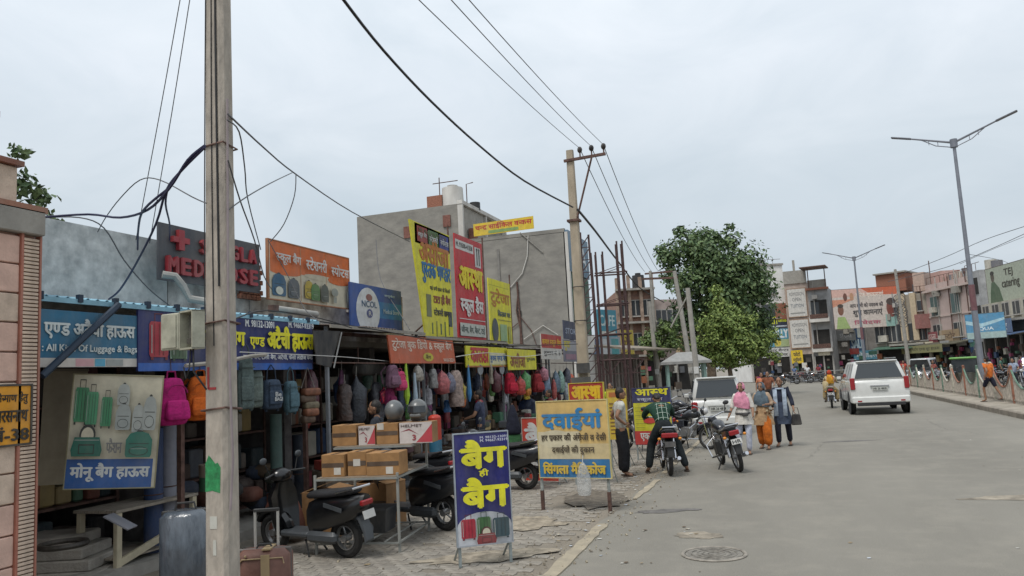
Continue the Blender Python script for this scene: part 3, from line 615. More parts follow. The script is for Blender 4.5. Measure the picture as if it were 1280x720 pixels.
# low barrier and platform across the junction
b_ = AD(1000, 470, 76); t = thing('barrier_rail', 'low dark roadside barrier with pale bench across the junction', 'barrier', (b_.x, b_.y, 0), R(0))
MB().box((3.5, 0, .35), (9, .25, .7), P_('#45474a')).build('base', t, smooth=0); MB().box((3.5, -.02, 1.05), (9, .08, .08), P_('#8a8c8c')).build('rail', t, smooth=0)
for i in range(8): MB().box((-.8 + i * 1.22, 0, .85), (.07, .07, .4), P_('#5a5c5c')).build('post', t, smooth=0)
# ---------------------------------------------------------------- middle distance left: brick house and sheds
M_bw = mat('rough_brickwork', (.34, .19, .135), .92, var=.25, scale=3, col2=(.18, .12, .1), bump=.4)
t, w = facade('unfinished_brick_house', 'unfinished brown brick house with black water tank beside the tree', 778, 62, 822, 62, 8.6, M_bw, depth=8)
for i in range(4):
    MB().box((w * i / 3, -.15, 4.9), (.25, .3, 9.4 + (i % 2) * .4), mat('rough_column', (.3, .22, .17), .9, var=.3, scale=2)).build('column', t, smooth=0)
for z in (3.2, 5.9, 8.6): MB().box((w / 2, -.3, z), (w + .3, .7, .16), M_conc).build('floor_slab', t, smooth=0)
for z in (4.4, 7.1):
    for x in (.18, .5, .83): win(t, w * x, z, .8, 1.2, mull=1)
MB().cyl((w * .75, 2, 8.7), (w * .75, 2, 10.0), .55, mat('black_plastic', (.03, .03, .03)), r1=.5, n=16).cyl((w * .75, 2, 10), (w * .75, 2, 10.2), .25, mat('black_plastic', (.03, .03, .03))).build('water_tank', t)
shopfront(t, .1, w - .1, 2.8)
t, w = facade('pink_plaster_house', 'dull pink plaster house between brick house and tree', 822, 63, 868, 64, 7.8, mat('dull_pink', (.42, .34, .31), .9, var=.2, scale=1))
for x in (.2, .5, .8): win(t, w * x, 6.3, .9, 1.2)
slab(t, w / 2, 4.7, w, 1, .18, M_conc); shopfront(t, .1, w - .1, 2.8)
fsign(t, 'cream box sign with two dark panels behind the parked motorcycles', .2, 2.7, w * .5, 1.9, P_('#b59c76'), [('r', .18, .3, .45, .8, P_('#6b5238')), ('r', .55, .3, .82, .8, P_('#6b5238'))], y=-3)
t, w = facade('striped_market_shed', 'low tin roofed market shed with pale striped shutters past the pole', 742, 40, 800, 46, 3.0, mat('shed_wall', (.3, .27, .25), .9, var=.2, scale=2), depth=5)
MB().box((w / 2, -1.0, 3.3), (w + .4, 2.6, .1), mat('tin_brown', (.26, .22, .17), .7, var=.3, scale=2), rot=(8, 0, 0)).build('roof', t, smooth=0)
for i in range(14): MB().box((w * (i + .5) / 14, -.06, 1.5), (.12, .1, 2.4), [P_('#a39a92'), P_('#7a6c68')][i % 2]).build('shutter_slat', t, smooth=0)
t, w = facade('low_shops_far_left', 'low row of shops with blue tarpaulin and banners behind the steel tower', 738, 52, 790, 56, 3.4, mat('shed_wall', (.3, .27, .25)), depth=5)
shopfront(t, .1, w - .1, 2.8)
fsign(t, 'blue tarpaulin banner with white print seen through the steel tower', w * .2, 4.5, w * .45, 1.9, P_('#3f8fa5'), [('t', 'CAFE', .1, .4, .9, .8, P_('#cfe0e0'), .02), ('r', .1, .1, .9, .2, P_('#d8d8d0'))])
fsign(t, 'white and blue banner strip seen behind the steel tower', 0.0, 3.0, w * .7, 1.5, P_('#9aa9b4'), [('r', .05, .1, .3, .9, P_('#5c6f92')), ('r', .4, .1, .6, .9, P_('#c8ccd0')), ('r', .7, .1, .95, .9, P_('#4e9aa0'))])
fsign(t, 'yellow banner strip at the right of the steel tower', w * .75, 3.0, w * .3, 2.0, P_('#c2ad35'), [('t', 'सेल', .15, .3, .85, .75, P_('#704a1c'), .02)])
a = AD(858, 462, 36); t = thing('kiosk_booth', 'small roadside booth with grey hipped roof in front of the tree', 'booth', (a.x, a.y, 0), R(10))
M_kio = P_('#7c9a92')
for x in (-.85, .85):
    for y in (0, 1.4): MB().box((x, y, 1.1), (.12, .12, 2.2), M_kio).build('post', t, smooth=0)
MB().box((0, .7, .5), (1.7, 1.4, 1.0), P_('#8e8b86')).build('counter', t, smooth=0)
q = MB(); q.box((0, .7, 2.28), (2.3, 2.0, .12), P_('#8d8d8b')); q.box((0, .7, 2.55), (2.3, 2.0, .45), P_('#8d8d8b'), top=(.3, .25)); q.build('roof', t, smooth=0)
# ---------------------------------------------------------------- trees
def tree(name, label, base, blobs, n, ls, leafm, trunk_h=3, trunk_r=.22, seed=1, limbs=True):
    rr = random.Random(seed); t = thing(name, label, 'tree', base)
    bark = mat('bark', (.16, .12, .085), .95, var=.3, scale=6, bump=.6)
    q = MB(); top = Vector((rr.uniform(-.2, .2), 0, trunk_h)); q.tube([(0, 0, -.1), (.05, 0, trunk_h * .5), top], [trunk_r * 1.3, trunk_r, trunk_r * .8], bark, 9); q.build('trunk', t)
    if limbs:
        for c, r in blobs[:9]:
            q = MB(); c = Vector(c); m_ = top.lerp(c, .5) + Vector((rr.uniform(-.3, .3), rr.uniform(-.3, .3), -.2)); q.tube([top - Vector((0, 0, .3)), m_, c], [trunk_r * .6, trunk_r * .35, trunk_r * .1], bark, 6); q.build('limb', t)
    V = []; F = []; mi = []; tot = sum(r ** 2 for c, r in blobs); mats = leafm
    q = MB(); [q.mi(m) for m in mats]
    for c, r in blobs:
        c = Vector(c)
        for i in range(int(n * r ** 2 / tot)):
            d = Vector((rr.gauss(0, 1), rr.gauss(0, 1), rr.gauss(0, 1))).normalized(); rad = r * (rr.random() ** .42) * (1 + .26 * math.sin(5 * d.x + 3 * d.z + c.x) + .2 * math.sin(11 * d.y + 9 * d.z) + .14 * rr.random())
            p = c + Vector((d.x * rad, d.y * rad, d.z * rad * .85)); s = ls * rr.uniform(.6, 1.35)
            nn = (d + Vector((rr.gauss(0, .6), rr.gauss(0, .6), rr.gauss(0, .6) + .5))).normalized(); u = nn.orthogonal().normalized(); u.rotate(Matrix.Rotation(rr.uniform(0, 6.28), 3, nn)); v = nn.cross(u)
            k = len(q.v); q.v += [p - u * s * .5, p - v * s * .28 + u * .05 * s + nn * s * .06, p + u * s * .55, p + v * s * .28 + u * .05 * s + nn * s * .06]
            q.f.append((k, k + 1, k + 2, k + 3)); q.m.append(rr.randrange(len(mats)))
    tag(q.build('foliage', t, smooth=0, weld=False), kind='stuff'); return t
def leaf(key, c): return mat(key, c, .55, var=.25, scale=1.5, spec=.35)
LF1 = [leaf('leaf_deep', (.1, .155, .06)), leaf('leaf_mid', (.14, .2, .08)), leaf('leaf_dark', (.075, .13, .055))]
LF2 = [leaf('leaf_light', (.17, .24, .06)), leaf('leaf_yellowish', (.22, .28, .07)), leaf('leaf_mid2', (.13, .19, .05))]
tb = AD(888, 460, 50); tb.z = 0
def tp(px, py, D, r): p = AD(px, py, D) - tb; return ((p.x, p.y, p.z), r * D / FPX)
bl = [tp(860, 310, 50, 26), tp(878, 296, 50, 15), tp(893, 300, 51, 16), tp(912, 302, 50, 15), tp(932, 325, 49, 22), tp(888, 340, 50, 40), tp(835, 322, 50, 17), tp(838, 345, 50, 13), tp(950, 360, 50, 20), tp(940, 390, 51, 28), tp(950, 400, 51, 14),
      tp(866, 385, 51, 24), tp(905, 370, 50, 42), tp(868, 425, 51, 18), tp(915, 425, 52, 34), tp(955, 425, 52, 15), tp(850, 290, 50, 9), tp(912, 284, 50, 6), tp(846, 410, 50, 11), tp(948, 340, 50, 14), tp(826, 312, 50, 8), tp(952, 372, 51, 8), tp(885, 318, 49, 24), tp(910, 335, 49, 26), tp(900, 400, 51, 30), tp(930, 355, 49, 24), tp(858, 352, 49, 22), tp(862, 400, 50, 18), tp(880, 440, 52, 20), tp(945, 415, 51, 20), tp(905, 450, 52, 14)]
tree('broadleaf_tree', 'large dark green broadleaf tree standing left of the junction', tb, bl, 25000, .27, LF1, 3.2, .3, 5)
tb = AD(912, 462, 43); tb.z = 0
bl = [tp(899, 380, 43, 13), tp(896, 362, 43, 8), tp(938, 400, 43, 10), tp(965, 418, 43, 9), tp(878, 408, 43, 9), tp(968, 446, 43, 8), tp(864, 446, 43, 7), tp(908, 405, 43, 26), tp(890, 425, 43, 18), tp(925, 425, 43, 26), tp(947, 430, 43, 16), tp(872, 432, 43, 9), tp(912, 440, 43, 22), tp(895, 445, 43, 12), tp(938, 445, 43, 12), tp(880, 445, 43, 10), tp(955, 440, 43, 8), tp(915, 452, 43, 10), tp(900, 400, 43, 20), tp(918, 392, 43, 14)]
tree('young_tree', 'smaller bright green tree in front of the big dark one', tb, bl, 15000, .17, LF2, 2.2, .14, 9)
tb = AD(820, 440, 47); tb.z = 0
tree('small_tree', 'sparse olive tree behind the thin concrete poles', tb, [tp(815, 425, 47, 14), tp(832, 410, 47, 12), tp(840, 428, 47, 12), tp(822, 440, 47, 10)], 2600, .22, [LF1[1], LF2[2]], 1.8, .1, 12)
tb = Vector((-9.6, 7.4, 4.15))
tb = AX(-6, 265, -10.2); tb.z = 4.15
tree('peepal_sapling', 'small leafy sapling growing behind the pink brick gate pillar', tb, [((0, .35, 1.05), .24), ((.0, .7, .95), .2), ((0, .85, .55), .2), ((0, .35, 1.5), .15), ((0, .5, .65), .22)], 420, .13, LF1, .7, .03, 3)
# ================================================================ THE SHOP ROW ON THE LEFT
M_pink = mat('pink_stone', (.7, .47, .38), .85, var=.16, scale=5, bump=.25, col2=(.52, .35, .285)); M_pink2 = mat('tan_stone', (.6, .47, .37), .85, var=.16, scale=5, bump=.25)
M_mort = mat('stone_joint', (.4, .25, .2), .95, var=.2, scale=8)
# ---- gate pillar clad in pink stone, left edge
pe = AX(50, 500, -6.6).y; z1 = AX(50, 266, -6.6).z
t = thing('gate_pillar', 'pink stone clad gate pillar with ribbed edge, cut by the left picture edge', 'pillar', (-6.6, pe - 2.03, 0))
MB().box((-.45, .985, z1 / 2), (.86, 1.95, z1), M_mort).build('core', t, smooth=0)
rows = 13; hh = (z1 - .28) / rows
for i in range(rows):
    xs = [0, .62, 1.2, 1.78] if i % 2 else [0, .9, 1.78]
    for a, c in zip(xs, xs[1:]):
        MB().box((-.005, (a + c) / 2, .02 + hh * (i + .5)), (.06, c - a - .012, hh - .014), M_pink if rnd.random() < .6 else M_pink2, ch=.008).build('stone_block', t, smooth=0)
n = 96; s = (z1 - .3) / n; rib = MB().box((0, 0, 0), (.06, .17, s * .72), M_pink2, ch=.003).build('stone_rib', t, smooth=0)
for i in range(n):
    o = rib if i == 0 else rib.copy()
    if i: COL.objects.link(o)
    o.parent = t; o.location = (.0, 1.885, .05 + s * i)
MB().box((0, 1.787, z1 / 2), (.09, .025, z1 - .05), P_('#a86a58')).box((0, 1.985, z1 / 2), (.07, .02, z1 - .05), P_('#a86a58')).build('edge_bead', t, smooth=0)
MB().box((-.42, .985, z1 - .12), (1.0, 2.02, .24), M_conc, ch=.01).build('capstone', t, smooth=0)
MB().box((-.42, 1.0, z1 + .01), (1.0, 2.03, .06), P_('#9a6a55')).build('cap_moulding', t, smooth=0)
MB().box((-.42, .8, z1 + .22), (.8, 1.94, .36), M_pink2, ch=.01).box((-.42, .8, z1 + .43), (.9, 2.0, .05), P_('#7d4632')).build('upper_step', t, smooth=0)
MB().box((-.42, .65, z1 + .64), (.7, 1.78, .38), M_pink2, ch=.01).box((-.42, .65, z1 + .86), (.8, 1.86, .06), P_('#7d4632')).build('top_step', t, smooth=0)
w_ = bX(-6.555, (-30, 484), (37, 553))
board('notice_board', 'yellow painted notice ending in 38 on the pink gate pillar', 'sign', *w_, P_('#e09a1a', .6), [('t', 'वार्ड निर्माण हेतु', .05, .68, .95, .9, P_('#1a1510'), .02, .1), ('t', 'पारसनाथ', .3, .38, .95, .58, P_('#1a1510'), .02, .1), ('t', 'नं-38', .3, .06, .96, .3, P_('#1a1510'), .04)], frame=P_('#3a3632'), fw=.018)
# ---- the long single storey block: walls, roof slab, interior
M_plas = mat('weathered_plaster', (.62, .62, .6), .93, var=.2, scale=4.5, bump=.5, bscale=14, col2=(.33, .34, .335))
M_plas2 = mat('stained_whitewash', (.62, .6, .56), .93, var=.2, scale=3.2, bump=.5, bscale=16, col2=(.2, .18, .17))
sb = thing('shop_block', 'long single storey shop block with peeling parapet wall and dark open shop fronts', 'building', (-8, 0, 0))
for y0, y1, z_, m in ((4.2, 8.62, 4.17, M_plas), (8.64, 10.4, 3.85, M_plas2), (10.42, 15.9, 3.56, M_plas2), (15.92, 27, 3.1, M_plas2)):
    MB().box((-.12, (y0 + y1) / 2, (z_ + 2.9) / 2), (.24, y1 - y0, z_ - 2.9), m).build('parapet_wall', sb, smooth=0)
MB().box((-1.6, 15.6, 2.84), (3.2, 22.8, .12), M_conc).build('roof_slab', sb, smooth=0)
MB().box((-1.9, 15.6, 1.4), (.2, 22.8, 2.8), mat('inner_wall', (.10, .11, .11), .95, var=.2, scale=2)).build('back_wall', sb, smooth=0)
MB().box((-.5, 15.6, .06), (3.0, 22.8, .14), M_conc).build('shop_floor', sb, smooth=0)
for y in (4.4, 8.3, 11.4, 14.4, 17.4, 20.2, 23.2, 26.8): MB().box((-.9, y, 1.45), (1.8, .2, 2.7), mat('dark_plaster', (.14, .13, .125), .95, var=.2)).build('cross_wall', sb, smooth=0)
t = sb
for j in range(7):
    for i in range(4):
        y = 10.42 + i * .13 + (j % 2) * .05
        MB().box((.02, y - .25, 3.52 + j * .085), (.12, .12, .075), M_brick, ch=.004).build('brick', t, smooth=0)
MB().box((-.05, 14.6, 3.72), (.2, 2.4, .5), M_plas2).build('parapet_step', sb, smooth=0)
# shelves inside, packed with goods
dull = [paint(c, .8) for c in ('#4a3a34', '#2a3140', '#5a4a3a', '#3b2c2c', '#24343a', '#6b5a48', '#54323a', '#2f3a30', '#7a6f66', '#1c1e22', '#39465c', '#6d3a2c')]
for k, (y0, y1) in enumerate(((4.6, 8.1), (8.5, 11.2), (11.6, 14.2), (14.6, 17.2), (17.6, 20.0), (20.4, 23.0), (23.4, 26.6))):
    s_ = thing('goods_shelf', 'dark shop shelving packed with goods, %s' % ['in the first shop behind the tilted board', 'in the shop behind the near concrete pole', 'in the shop behind the carton rack', 'under the orange Hindi fascia', 'under the yellow Kalda fascia', 'under the second yellow fascia', 'in the last shop before the tall pole'][k], 'shelf', (-8.55, y0, .13))
    ln = y1 - y0; q = MB()
    for z in (.02, .6, 1.2, 1.8, 2.35): MB().box((0, ln / 2, z), (.5, ln, .03), M_steel).build('shelf_board', s_, smooth=0)
    for y in (0.03, ln / 2, ln - .03): MB().box((.24, y, 1.2), (.03, .04, 2.4), M_steel).build('upright', s_, smooth=0)
    for z in (.04, .62, 1.22, 1.82):
        y = .1
        while y < ln - .2:
            w = rnd.uniform(.12, .4); hh_ = rnd.uniform(.2, .5); q.box((rnd.uniform(-.05, .08), y + w / 2, z + hh_ / 2), (.32, w * .92, hh_), rnd.choice(dull + GOODS), ch=.02); y += w
    tag(q.build('shelf_stock', s_, smooth=0), kind='stuff')
# ---- near kiosk canopy, blue corrugated metal
M_blue = mat('pale_blue_sheet', (.23, .42, .52), .5, metal=.2, var=.15, scale=4); M_dkblue = mat('deep_blue_sheet', (.02, .035, .06), .6, var=.2, scale=3)
def corrugated(name, parent, y0, y1, x0, x1, z0, z1, m, pitch=.12, amp=.018, th=.006):
    q = MB(); n = int((y1 - y0) / pitch * 4); top = []; 
    for i in range(n + 1):
        y = y0 + (y1 - y0) * i / n; a = amp * math.sin(i * math.pi / 2); top.append((y, a))
    V = []; F = []
    for (y, a) in top: V += [(x0, y, z0 + a), (x1, y, z1 + a), (x0, y, z0 + a - th), (x1, y, z1 + a - th)]
    for i in range(n): o = i * 4; F += [(o, o + 4, o + 5, o + 1), (o + 2, o + 3, o + 7, o + 6), (o, o + 2, o + 6, o + 4)]
    q.add(V, F, m); return q.build(name, parent, smooth=60)
t = thing('metal_canopy', 'pale blue corrugated canopy above the luggage kiosk sign', 'canopy', (-6.7, 5.2, 0))
corrugated('sheet', t, 0.0, 5.1, 0.05, -1.35, 3.03, 3.2, M_blue)
MB().box((.06, 2.55, 3.0), (.03, 5.1, .05), M_blue).build('edge_strip', t, smooth=0)
for i in range(11): MB().box((.07, .3 + i * .45, 3.03), (.05, .05, .08), M_dkblue).build('clip', t, smooth=0)
for y in (.25, 2.4, 5.0): MB().box((-.15, y, 1.5), (.06, .06, 3.0), M_steel).build('post', t, smooth=0)
MB().box((-.6, 2.55, 2.93), (.06, 5.0, .07), M_steel).build('rafter', t, smooth=0)
MB().tube([(.12, 1.2, 3.0), (.12, .3, 2.25)], .035, M_dkblue).build('brace', t)
M_cream = P_('#cdc6b0')
def bagpic(kind, x, z, w, h, c, d='#2a3030'):
    m, k, g = P_(c), P_(d), P_('#a8aca8'); it = []
    if kind == 'case':
        it += [('r', x + w * .28, z + h * .8, x + w * .32, z + h, k), ('r', x + w * .68, z + h * .8, x + w * .72, z + h, k), ('r', x + w * .28, z + h * .98, x + w * .72, z + h, k), ('p', [(x + w * .06, z + h * .06), (x + w * .94, z + h * .06), (x + w, z + h * .12), (x + w, z + h * .76), (x + w * .92, z + h * .82), (x + w * .08, z + h * .82), (x, z + h * .76), (x, z + h * .12)], m)]
        it += [('r', x + w * q, z + h * .1, x + w * (q + .03), z + h * .78, k) for q in (.25, .5, .72)] + [('r', x + w * .06, z, x + w * .2, z + h * .06, k), ('r', x + w * .8, z, x + w * .94, z + h * .06, k), ('r', x + w * .08, z + h * .14, x + w * .12, z + h * .74, g)]
    elif kind == 'duffel':
        it += [('e', x + w * .5, z + h * .66, w * .26, h * .34, k), ('e', x + w * .5, z + h * .64, w * .2, h * .27, M_cream), ('p', [(x + w * .04, z), (x + w * .96, z), (x + w, z + h * .2), (x + w * .9, z + h * .6), (x + w * .1, z + h * .6), (x, z + h * .2)], m), ('r', x + w * .1, z + h * .5, x + w * .9, z + h * .52, g), ('r', x + w * .25, z + h * .08, x + w * .75, z + h * .38, k), ('r', x + w * .28, z + h * .1, x + w * .72, z + h * .34, m)]
    else:
        it += [('e', x + w * .5, z + h * .95, w * .12, h * .06, k), ('p', [(x + w * .05, z), (x + w * .95, z), (x + w, z + h * .1), (x + w, z + h * .65), (x + w * .85, z + h * .88), (x + w * .62, z + h * .95), (x + w * .38, z + h * .95), (x + w * .15, z + h * .88), (x, z + h * .65), (x, z + h * .1)], m), ('r', x + w * .12, z + h * .5, x + w * .88, z + h * .52, k), ('e', x + w * .5, z + h * .24, w * .36, h * .17, k), ('e', x + w * .5, z + h * .24, w * .33, h * .15, m), ('r', x + w * .2, z + h * .31, x + w * .8, z + h * .325, g)]
    return it
# signs on that canopy
wh = P_('#d8dcdc'); ye = P_('#e3dc1a')
p_, rz_, w, h = bX(-6.66, (40, 385), (172, 462), (50, 455))
board('fascia_sign', 'blue luggage shop sign with white Hindi and English lettering beside the pillar', 'sign', p_, rz_, w, h, P_('#1d6688'),
  [('r', 0, .0, 1, .16, P_('#c9c4bd')), ('r', .38, .01, .55, .15, P_('#c99aa0')), ('r', .56, .01, .66, .15, P_('#4aa0c0')), ('r', .67, .02, .84, .14, P_('#9ba09e')), ('t', 'एण्ड अटैची हाऊस', .1, .5, .96, .86, P_('#ccd4d4'), .04), ('t', ': All Kind Of Luggage & Bags', .08, .24, .98, .4, P_('#ccd4d4'), .03)])
p_, rz_, w2, h2 = bX(-6.64, (172, 385), (391, 463), (172, 462)); p_ = (p_[0], p_[1] + .01, p_[2])
board('fascia_sign', 'deep blue fascia with yellow Hindi lettering and pictured suitcases behind the near pole', 'sign', p_, rz_, w2, h2, P_('#1d2a66'),
  [('r', 0, 0, .99, .13, P_('#2a5fb0')), *bagpic('case', .045, .18, .085, .76, '#a32b3a', '#6a1a26'), ('r', .135, .2, .215, .76, P_('#7e9a86')), *bagpic('case', .14, .16, .07, .74, '#345a3c', '#203a28'), ('r', .24, .1, .42, .75, P_('#27305a')),
   ('t', 'मोनू बैग', .3, .36, .52, .8, ye, .05), ('t', 'एण्ड', .55, .4, .64, .62, ye, .04), ('t', 'अटैची हाऊस', .66, .36, .985, .86, ye, .05), ('t', 'M. 98132-13091', .52, .82, .7, .95, wh, .03), ('t', 'M. 94667-93319', .8, .86, .985, .97, wh, .03), ('t', 'स्कूल बैग, ट्राली बैग, अटैची, फैंसी लेडीज पर्स', .5, .17, .97, .31, wh, .02)])
# leaning cream board with the bag pictures
M_cream = P_('#cdc6b0')
a = AD(80, 611, 7.9)
tb_ = board('leaning_board', 'cream board with green luggage pictures and blue Hindi band, hanging askew', 'sign', a, R(42), .84, 1.17, M_cream,
  [('r', 0, 0, .965, .255, P_('#235a9e')), ('t', 'मोनू बैग हाऊस', .05, .06, .93, .22, P_('#d8dcdc'), .04)] +
  bagpic('case', .03, .56, .15, .4, '#3d8d63') + bagpic('case', .16, .54, .13, .38, '#4a9a70') + bagpic('case', .33, .53, .12, .34, '#3d8d63') + bagpic('pack', .5, .74, .14, .2, '#a9aeaa') + bagpic('pack', .5, .52, .17, .24, '#9fa5a2') + bagpic('pack', .69, .5, .13, .26, '#a9aeaa') + bagpic('pack', .81, .52, .15, .32, '#9fa5a2') + bagpic('duffel', .04, .29, .34, .28, '#1c6657') + bagpic('pack', .64, .28, .3, .24, '#1f6f60') + [('t', 'फैशन', .43, .32, .6, .45, P_('#777777'), .02)], frame=P_('#8f896c'), fw=.012, roll=0)
tb_.rotation_euler = (R(4), R(4.5), R(42)); 
for c in tb_.children:
    if c.name.startswith('lettering'): c['label'] = 'white Hindi lettering on blue band'
a = AD(48, 607, 8.35); t = thing('side_panel', 'plain beige sheet panel standing between pillar and leaning board', 'panel', a, R(42)); t.rotation_euler = (R(2), R(2.5), R(42))
MB().box((.2, .015, .62), (.42, .03, 1.24), P_('#958c78', .8)).build('panel', t, smooth=0); MB().box((.2, 0, 1.25), (.44, .05, .03), P_('#6e675a')).build('top_rail', t, smooth=0)
# steps up to the first shop
sp_ = AD(125, 712, 8.4); t = thing('stone_steps', 'worn stone steps climbing beside the pillar to the first shop', 'steps', (sp_.x, sp_.y, 0), -YAW)
M_stp = mat('worn_step', (.4, .37, .325), .9, var=.3, scale=4, bump=.5, col2=(.26, .24, .21))
for i, (px, py, z) in enumerate(((125, 712, .14), (112, 695, .26), (100, 680, .38), (85, 668, .5))):
    xr = (px - 125) / 960 * 8.5; MB().box((xr - .8, .32 + .02 * i, z - .06), (1.6, .72 - .04 * i, .12), M_stp, ch=.014).build('step', t, smooth=0)
# wooden table with white legs
a = AX(150, 638, -7.1); b_ = AX(252, 616, -7.1)
t = thing('display_table', 'battered wooden table with cream painted legs beside the steps', 'table', (-7.1, a.y - .05, 0), R(90)); L_ = b_.y - a.y; M_wood = mat('old_wood', (.3, .26, .21), .8, var=.25, scale=4, stretch=(1, 9, 1)); M_crm = P_('#c2b79c', .7)
for i in range(4): MB().box((L_ / 2, .08 + i * .16, .74), (L_, .152, .035), M_wood, ch=.005).build('tabletop_plank', t, smooth=0)
for x in (.06, L_ - .06):
    for y in (.04, .58): MB().box((x, y, .36), (.075, .06, .72), M_crm, ch=.006).build('leg', t, smooth=0)
MB().box((.42, .03, .26), (.75, .035, .08), M_crm, rot=(0, -14, 0)).build('brace', t, smooth=0); MB().box((L_ / 2, .3, .2), (L_ - .2, .5, .02), M_wood).build('lower_shelf', t, smooth=0)
q = thing('old_tyre', 'dark rubber ring hanging under the display table', 'ring', (-7.2, 6.3, .52)); MB().torus((0, 0, 0), .22, .03, P_('#26221e'), 'z', 24, 6).build('ring', q)
tag(MB().box((0, 0, 0), (.3, .22, .015), P_('#8b8c94'), rot=(0, 30, 20)).build('paper_sheet', smooth=0), 'grey paper sheet lying tilted in front of the table', 'paper').location = (-6.85, 6.7, .68)
# goods builders
def soft(name, parent, parts, m, sub=2, label=None):
    q = MB()
    for c, d, *r in parts: q.box(c, d, r[1] if len(r) > 1 else m, top=r[0] if r else (1, 1), ch=min(d) * .18)
    return q.build(name, parent, smooth=80, subsurf=sub, label=label)
def backpack(label, loc, rz, col, s=1.0, group=None, w=.34, h=.48):
    m = mat('cloth_' + col, hexc(col), .85, var=.22, scale=14, bump=.6, bscale=30); dk = mat('cloth_dk_' + col, tuple(x * .6 for x in hexc(col)), .85)
    t = thing('backpack', label, 'backpack', loc, rz, group); t.scale = (s, s, s)
    soft('body', t, [((0, .0, -h * .5), (w, .2, h), (.72, .8))], m)
    soft('front_pocket', t, [((0, -.11, -h * .68), (w * .78, .1, h * .42), (.9, .6))], m)
    q = MB(); q.tube([(w * .33 * math.cos(a), -.105, -h * .36 + h * .2 * math.sin(a)) for a in [R(8 + i * 16.4) for i in range(11)]], .008, dk); q.build('zip', t)
    MB().tube([(-.05, 0, -.02), (-.04, 0, .06), (.04, 0, .06), (.05, 0, -.02)], .011, dk).build('carry_loop', t)
    for s_ in (-1, 1): MB().tube([(s_ * .1, .08, -.03), (s_ * .17, .16, -h * .3), (s_ * .16, .12, -h * .8)], .02, dk, 6).build('shoulder_strap', t)
    MB().tube([(0, 0, .05), (0, .02, .3)], .004, M_steel).build('hook', t); return t
def duffel(label, loc, rz, col, w=.26, h=.5, d=.2, group=None, cat='bag'):
    m = mat('cloth_' + col, hexc(col), .85, var=.22, scale=14, bump=.6, bscale=30); dk = mat('cloth_dk_' + col, tuple(x * .55 for x in hexc(col)), .85)
    t = thing('travel_bag', label, cat, loc, rz, group)
    soft('body', t, [((0, 0, -h * .5), (w, d, h), (.88, .9))], m); soft('pocket', t, [((0, -d * .52, -h * .6), (w * .7, d * .3, h * .45))], m)
    MB().tube([(-w * .25, 0, -.03), (-w * .2, 0, .12), (0, 0, .2), (w * .2, 0, .12), (w * .25, 0, -.03)], .01, dk).build('handle', t)
    MB().box((0, -d * .5, -h * .2), (w * .9, .012, .012), dk).box((-w * .3, -d * .5, -h * .5), (.015, .012, h * .8), dk).build('piping', t, smooth=0)
    MB().cyl((-w * .3, 0, -h - .02), (-w * .3, 0, -h + .03), .02, dk).cyl((w * .3, 0, -h - .02), (w * .3, 0, -h + .03), .02, dk).build('foot', t); return t
PX = lambda px, py, X=-6.62: AX(px, py, X)
backpack('magenta school backpack hanging left of the near concrete pole', PX(214, 472), R(75), '#b01a6e', 1.15)
backpack('orange backpack hanging half behind the near concrete pole', PX(250, 470), R(60), '#c8621c', 1.12)
duffel('dark grey green suit bag hanging just right of the near pole', PX(306, 447), R(60), '#5a6866', .24, .68, .14)
duffel('pale grey quilted bag hanging behind the suit bag', PX(320, 462, -6.75), R(50), '#76827c', .2, .52, .16)
d_ = duffel('navy backpack with small white print hanging between two grey ones', PX(339, 474), R(70), '#3c4a5c', .3, .42, .2, cat='backpack')
q = MB(); text(q, 'Be', (-.03, -.24, .06, -.18), wh, -.145, .03); text(q, 'BAG!', (-.04, -.3, .08, -.25), wh, -.145, .03); tag(q.build('lettering', d_, smooth=0), kind='stuff')
duffel('teal grey backpack hanging right of the navy one', PX(363, 476), R(70), '#55707a', .22, .46, .18, cat='backpack')
t = thing('bag_bundle', 'bundle of brown leather hand bags hanging from a wire triangle', 'bag bundle', PX(385, 485), R(70))
for i in range(5): soft('hand_bag', t, [((rnd.uniform(-.05, .05), rnd.uniform(-.05, .05), -.06 - .1 * i), (.3 - .02 * i, .15, .12))], mat('leather%d' % (i % 3), [(.22, .09, .05), (.12, .08, .055), (.17, .14, .09)][i % 3], .6, var=.3, scale=10))
MB().tube([(-.12, 0, 0), (0, 0, .3), (.12, 0, 0)], .005, M_conc).build('hanger', t)
t = thing('crossbar', 'grey wrapped pipe tied across the near pole with hanging bags', 'pipe', PX(232, 457, -6.5), R(90)); MB().tube([(0, 0, 0), (.6, -.02, .04), (1.15, -.03, .12), (1.5, 0, .14)], .026, M_conc).build('pipe', t)
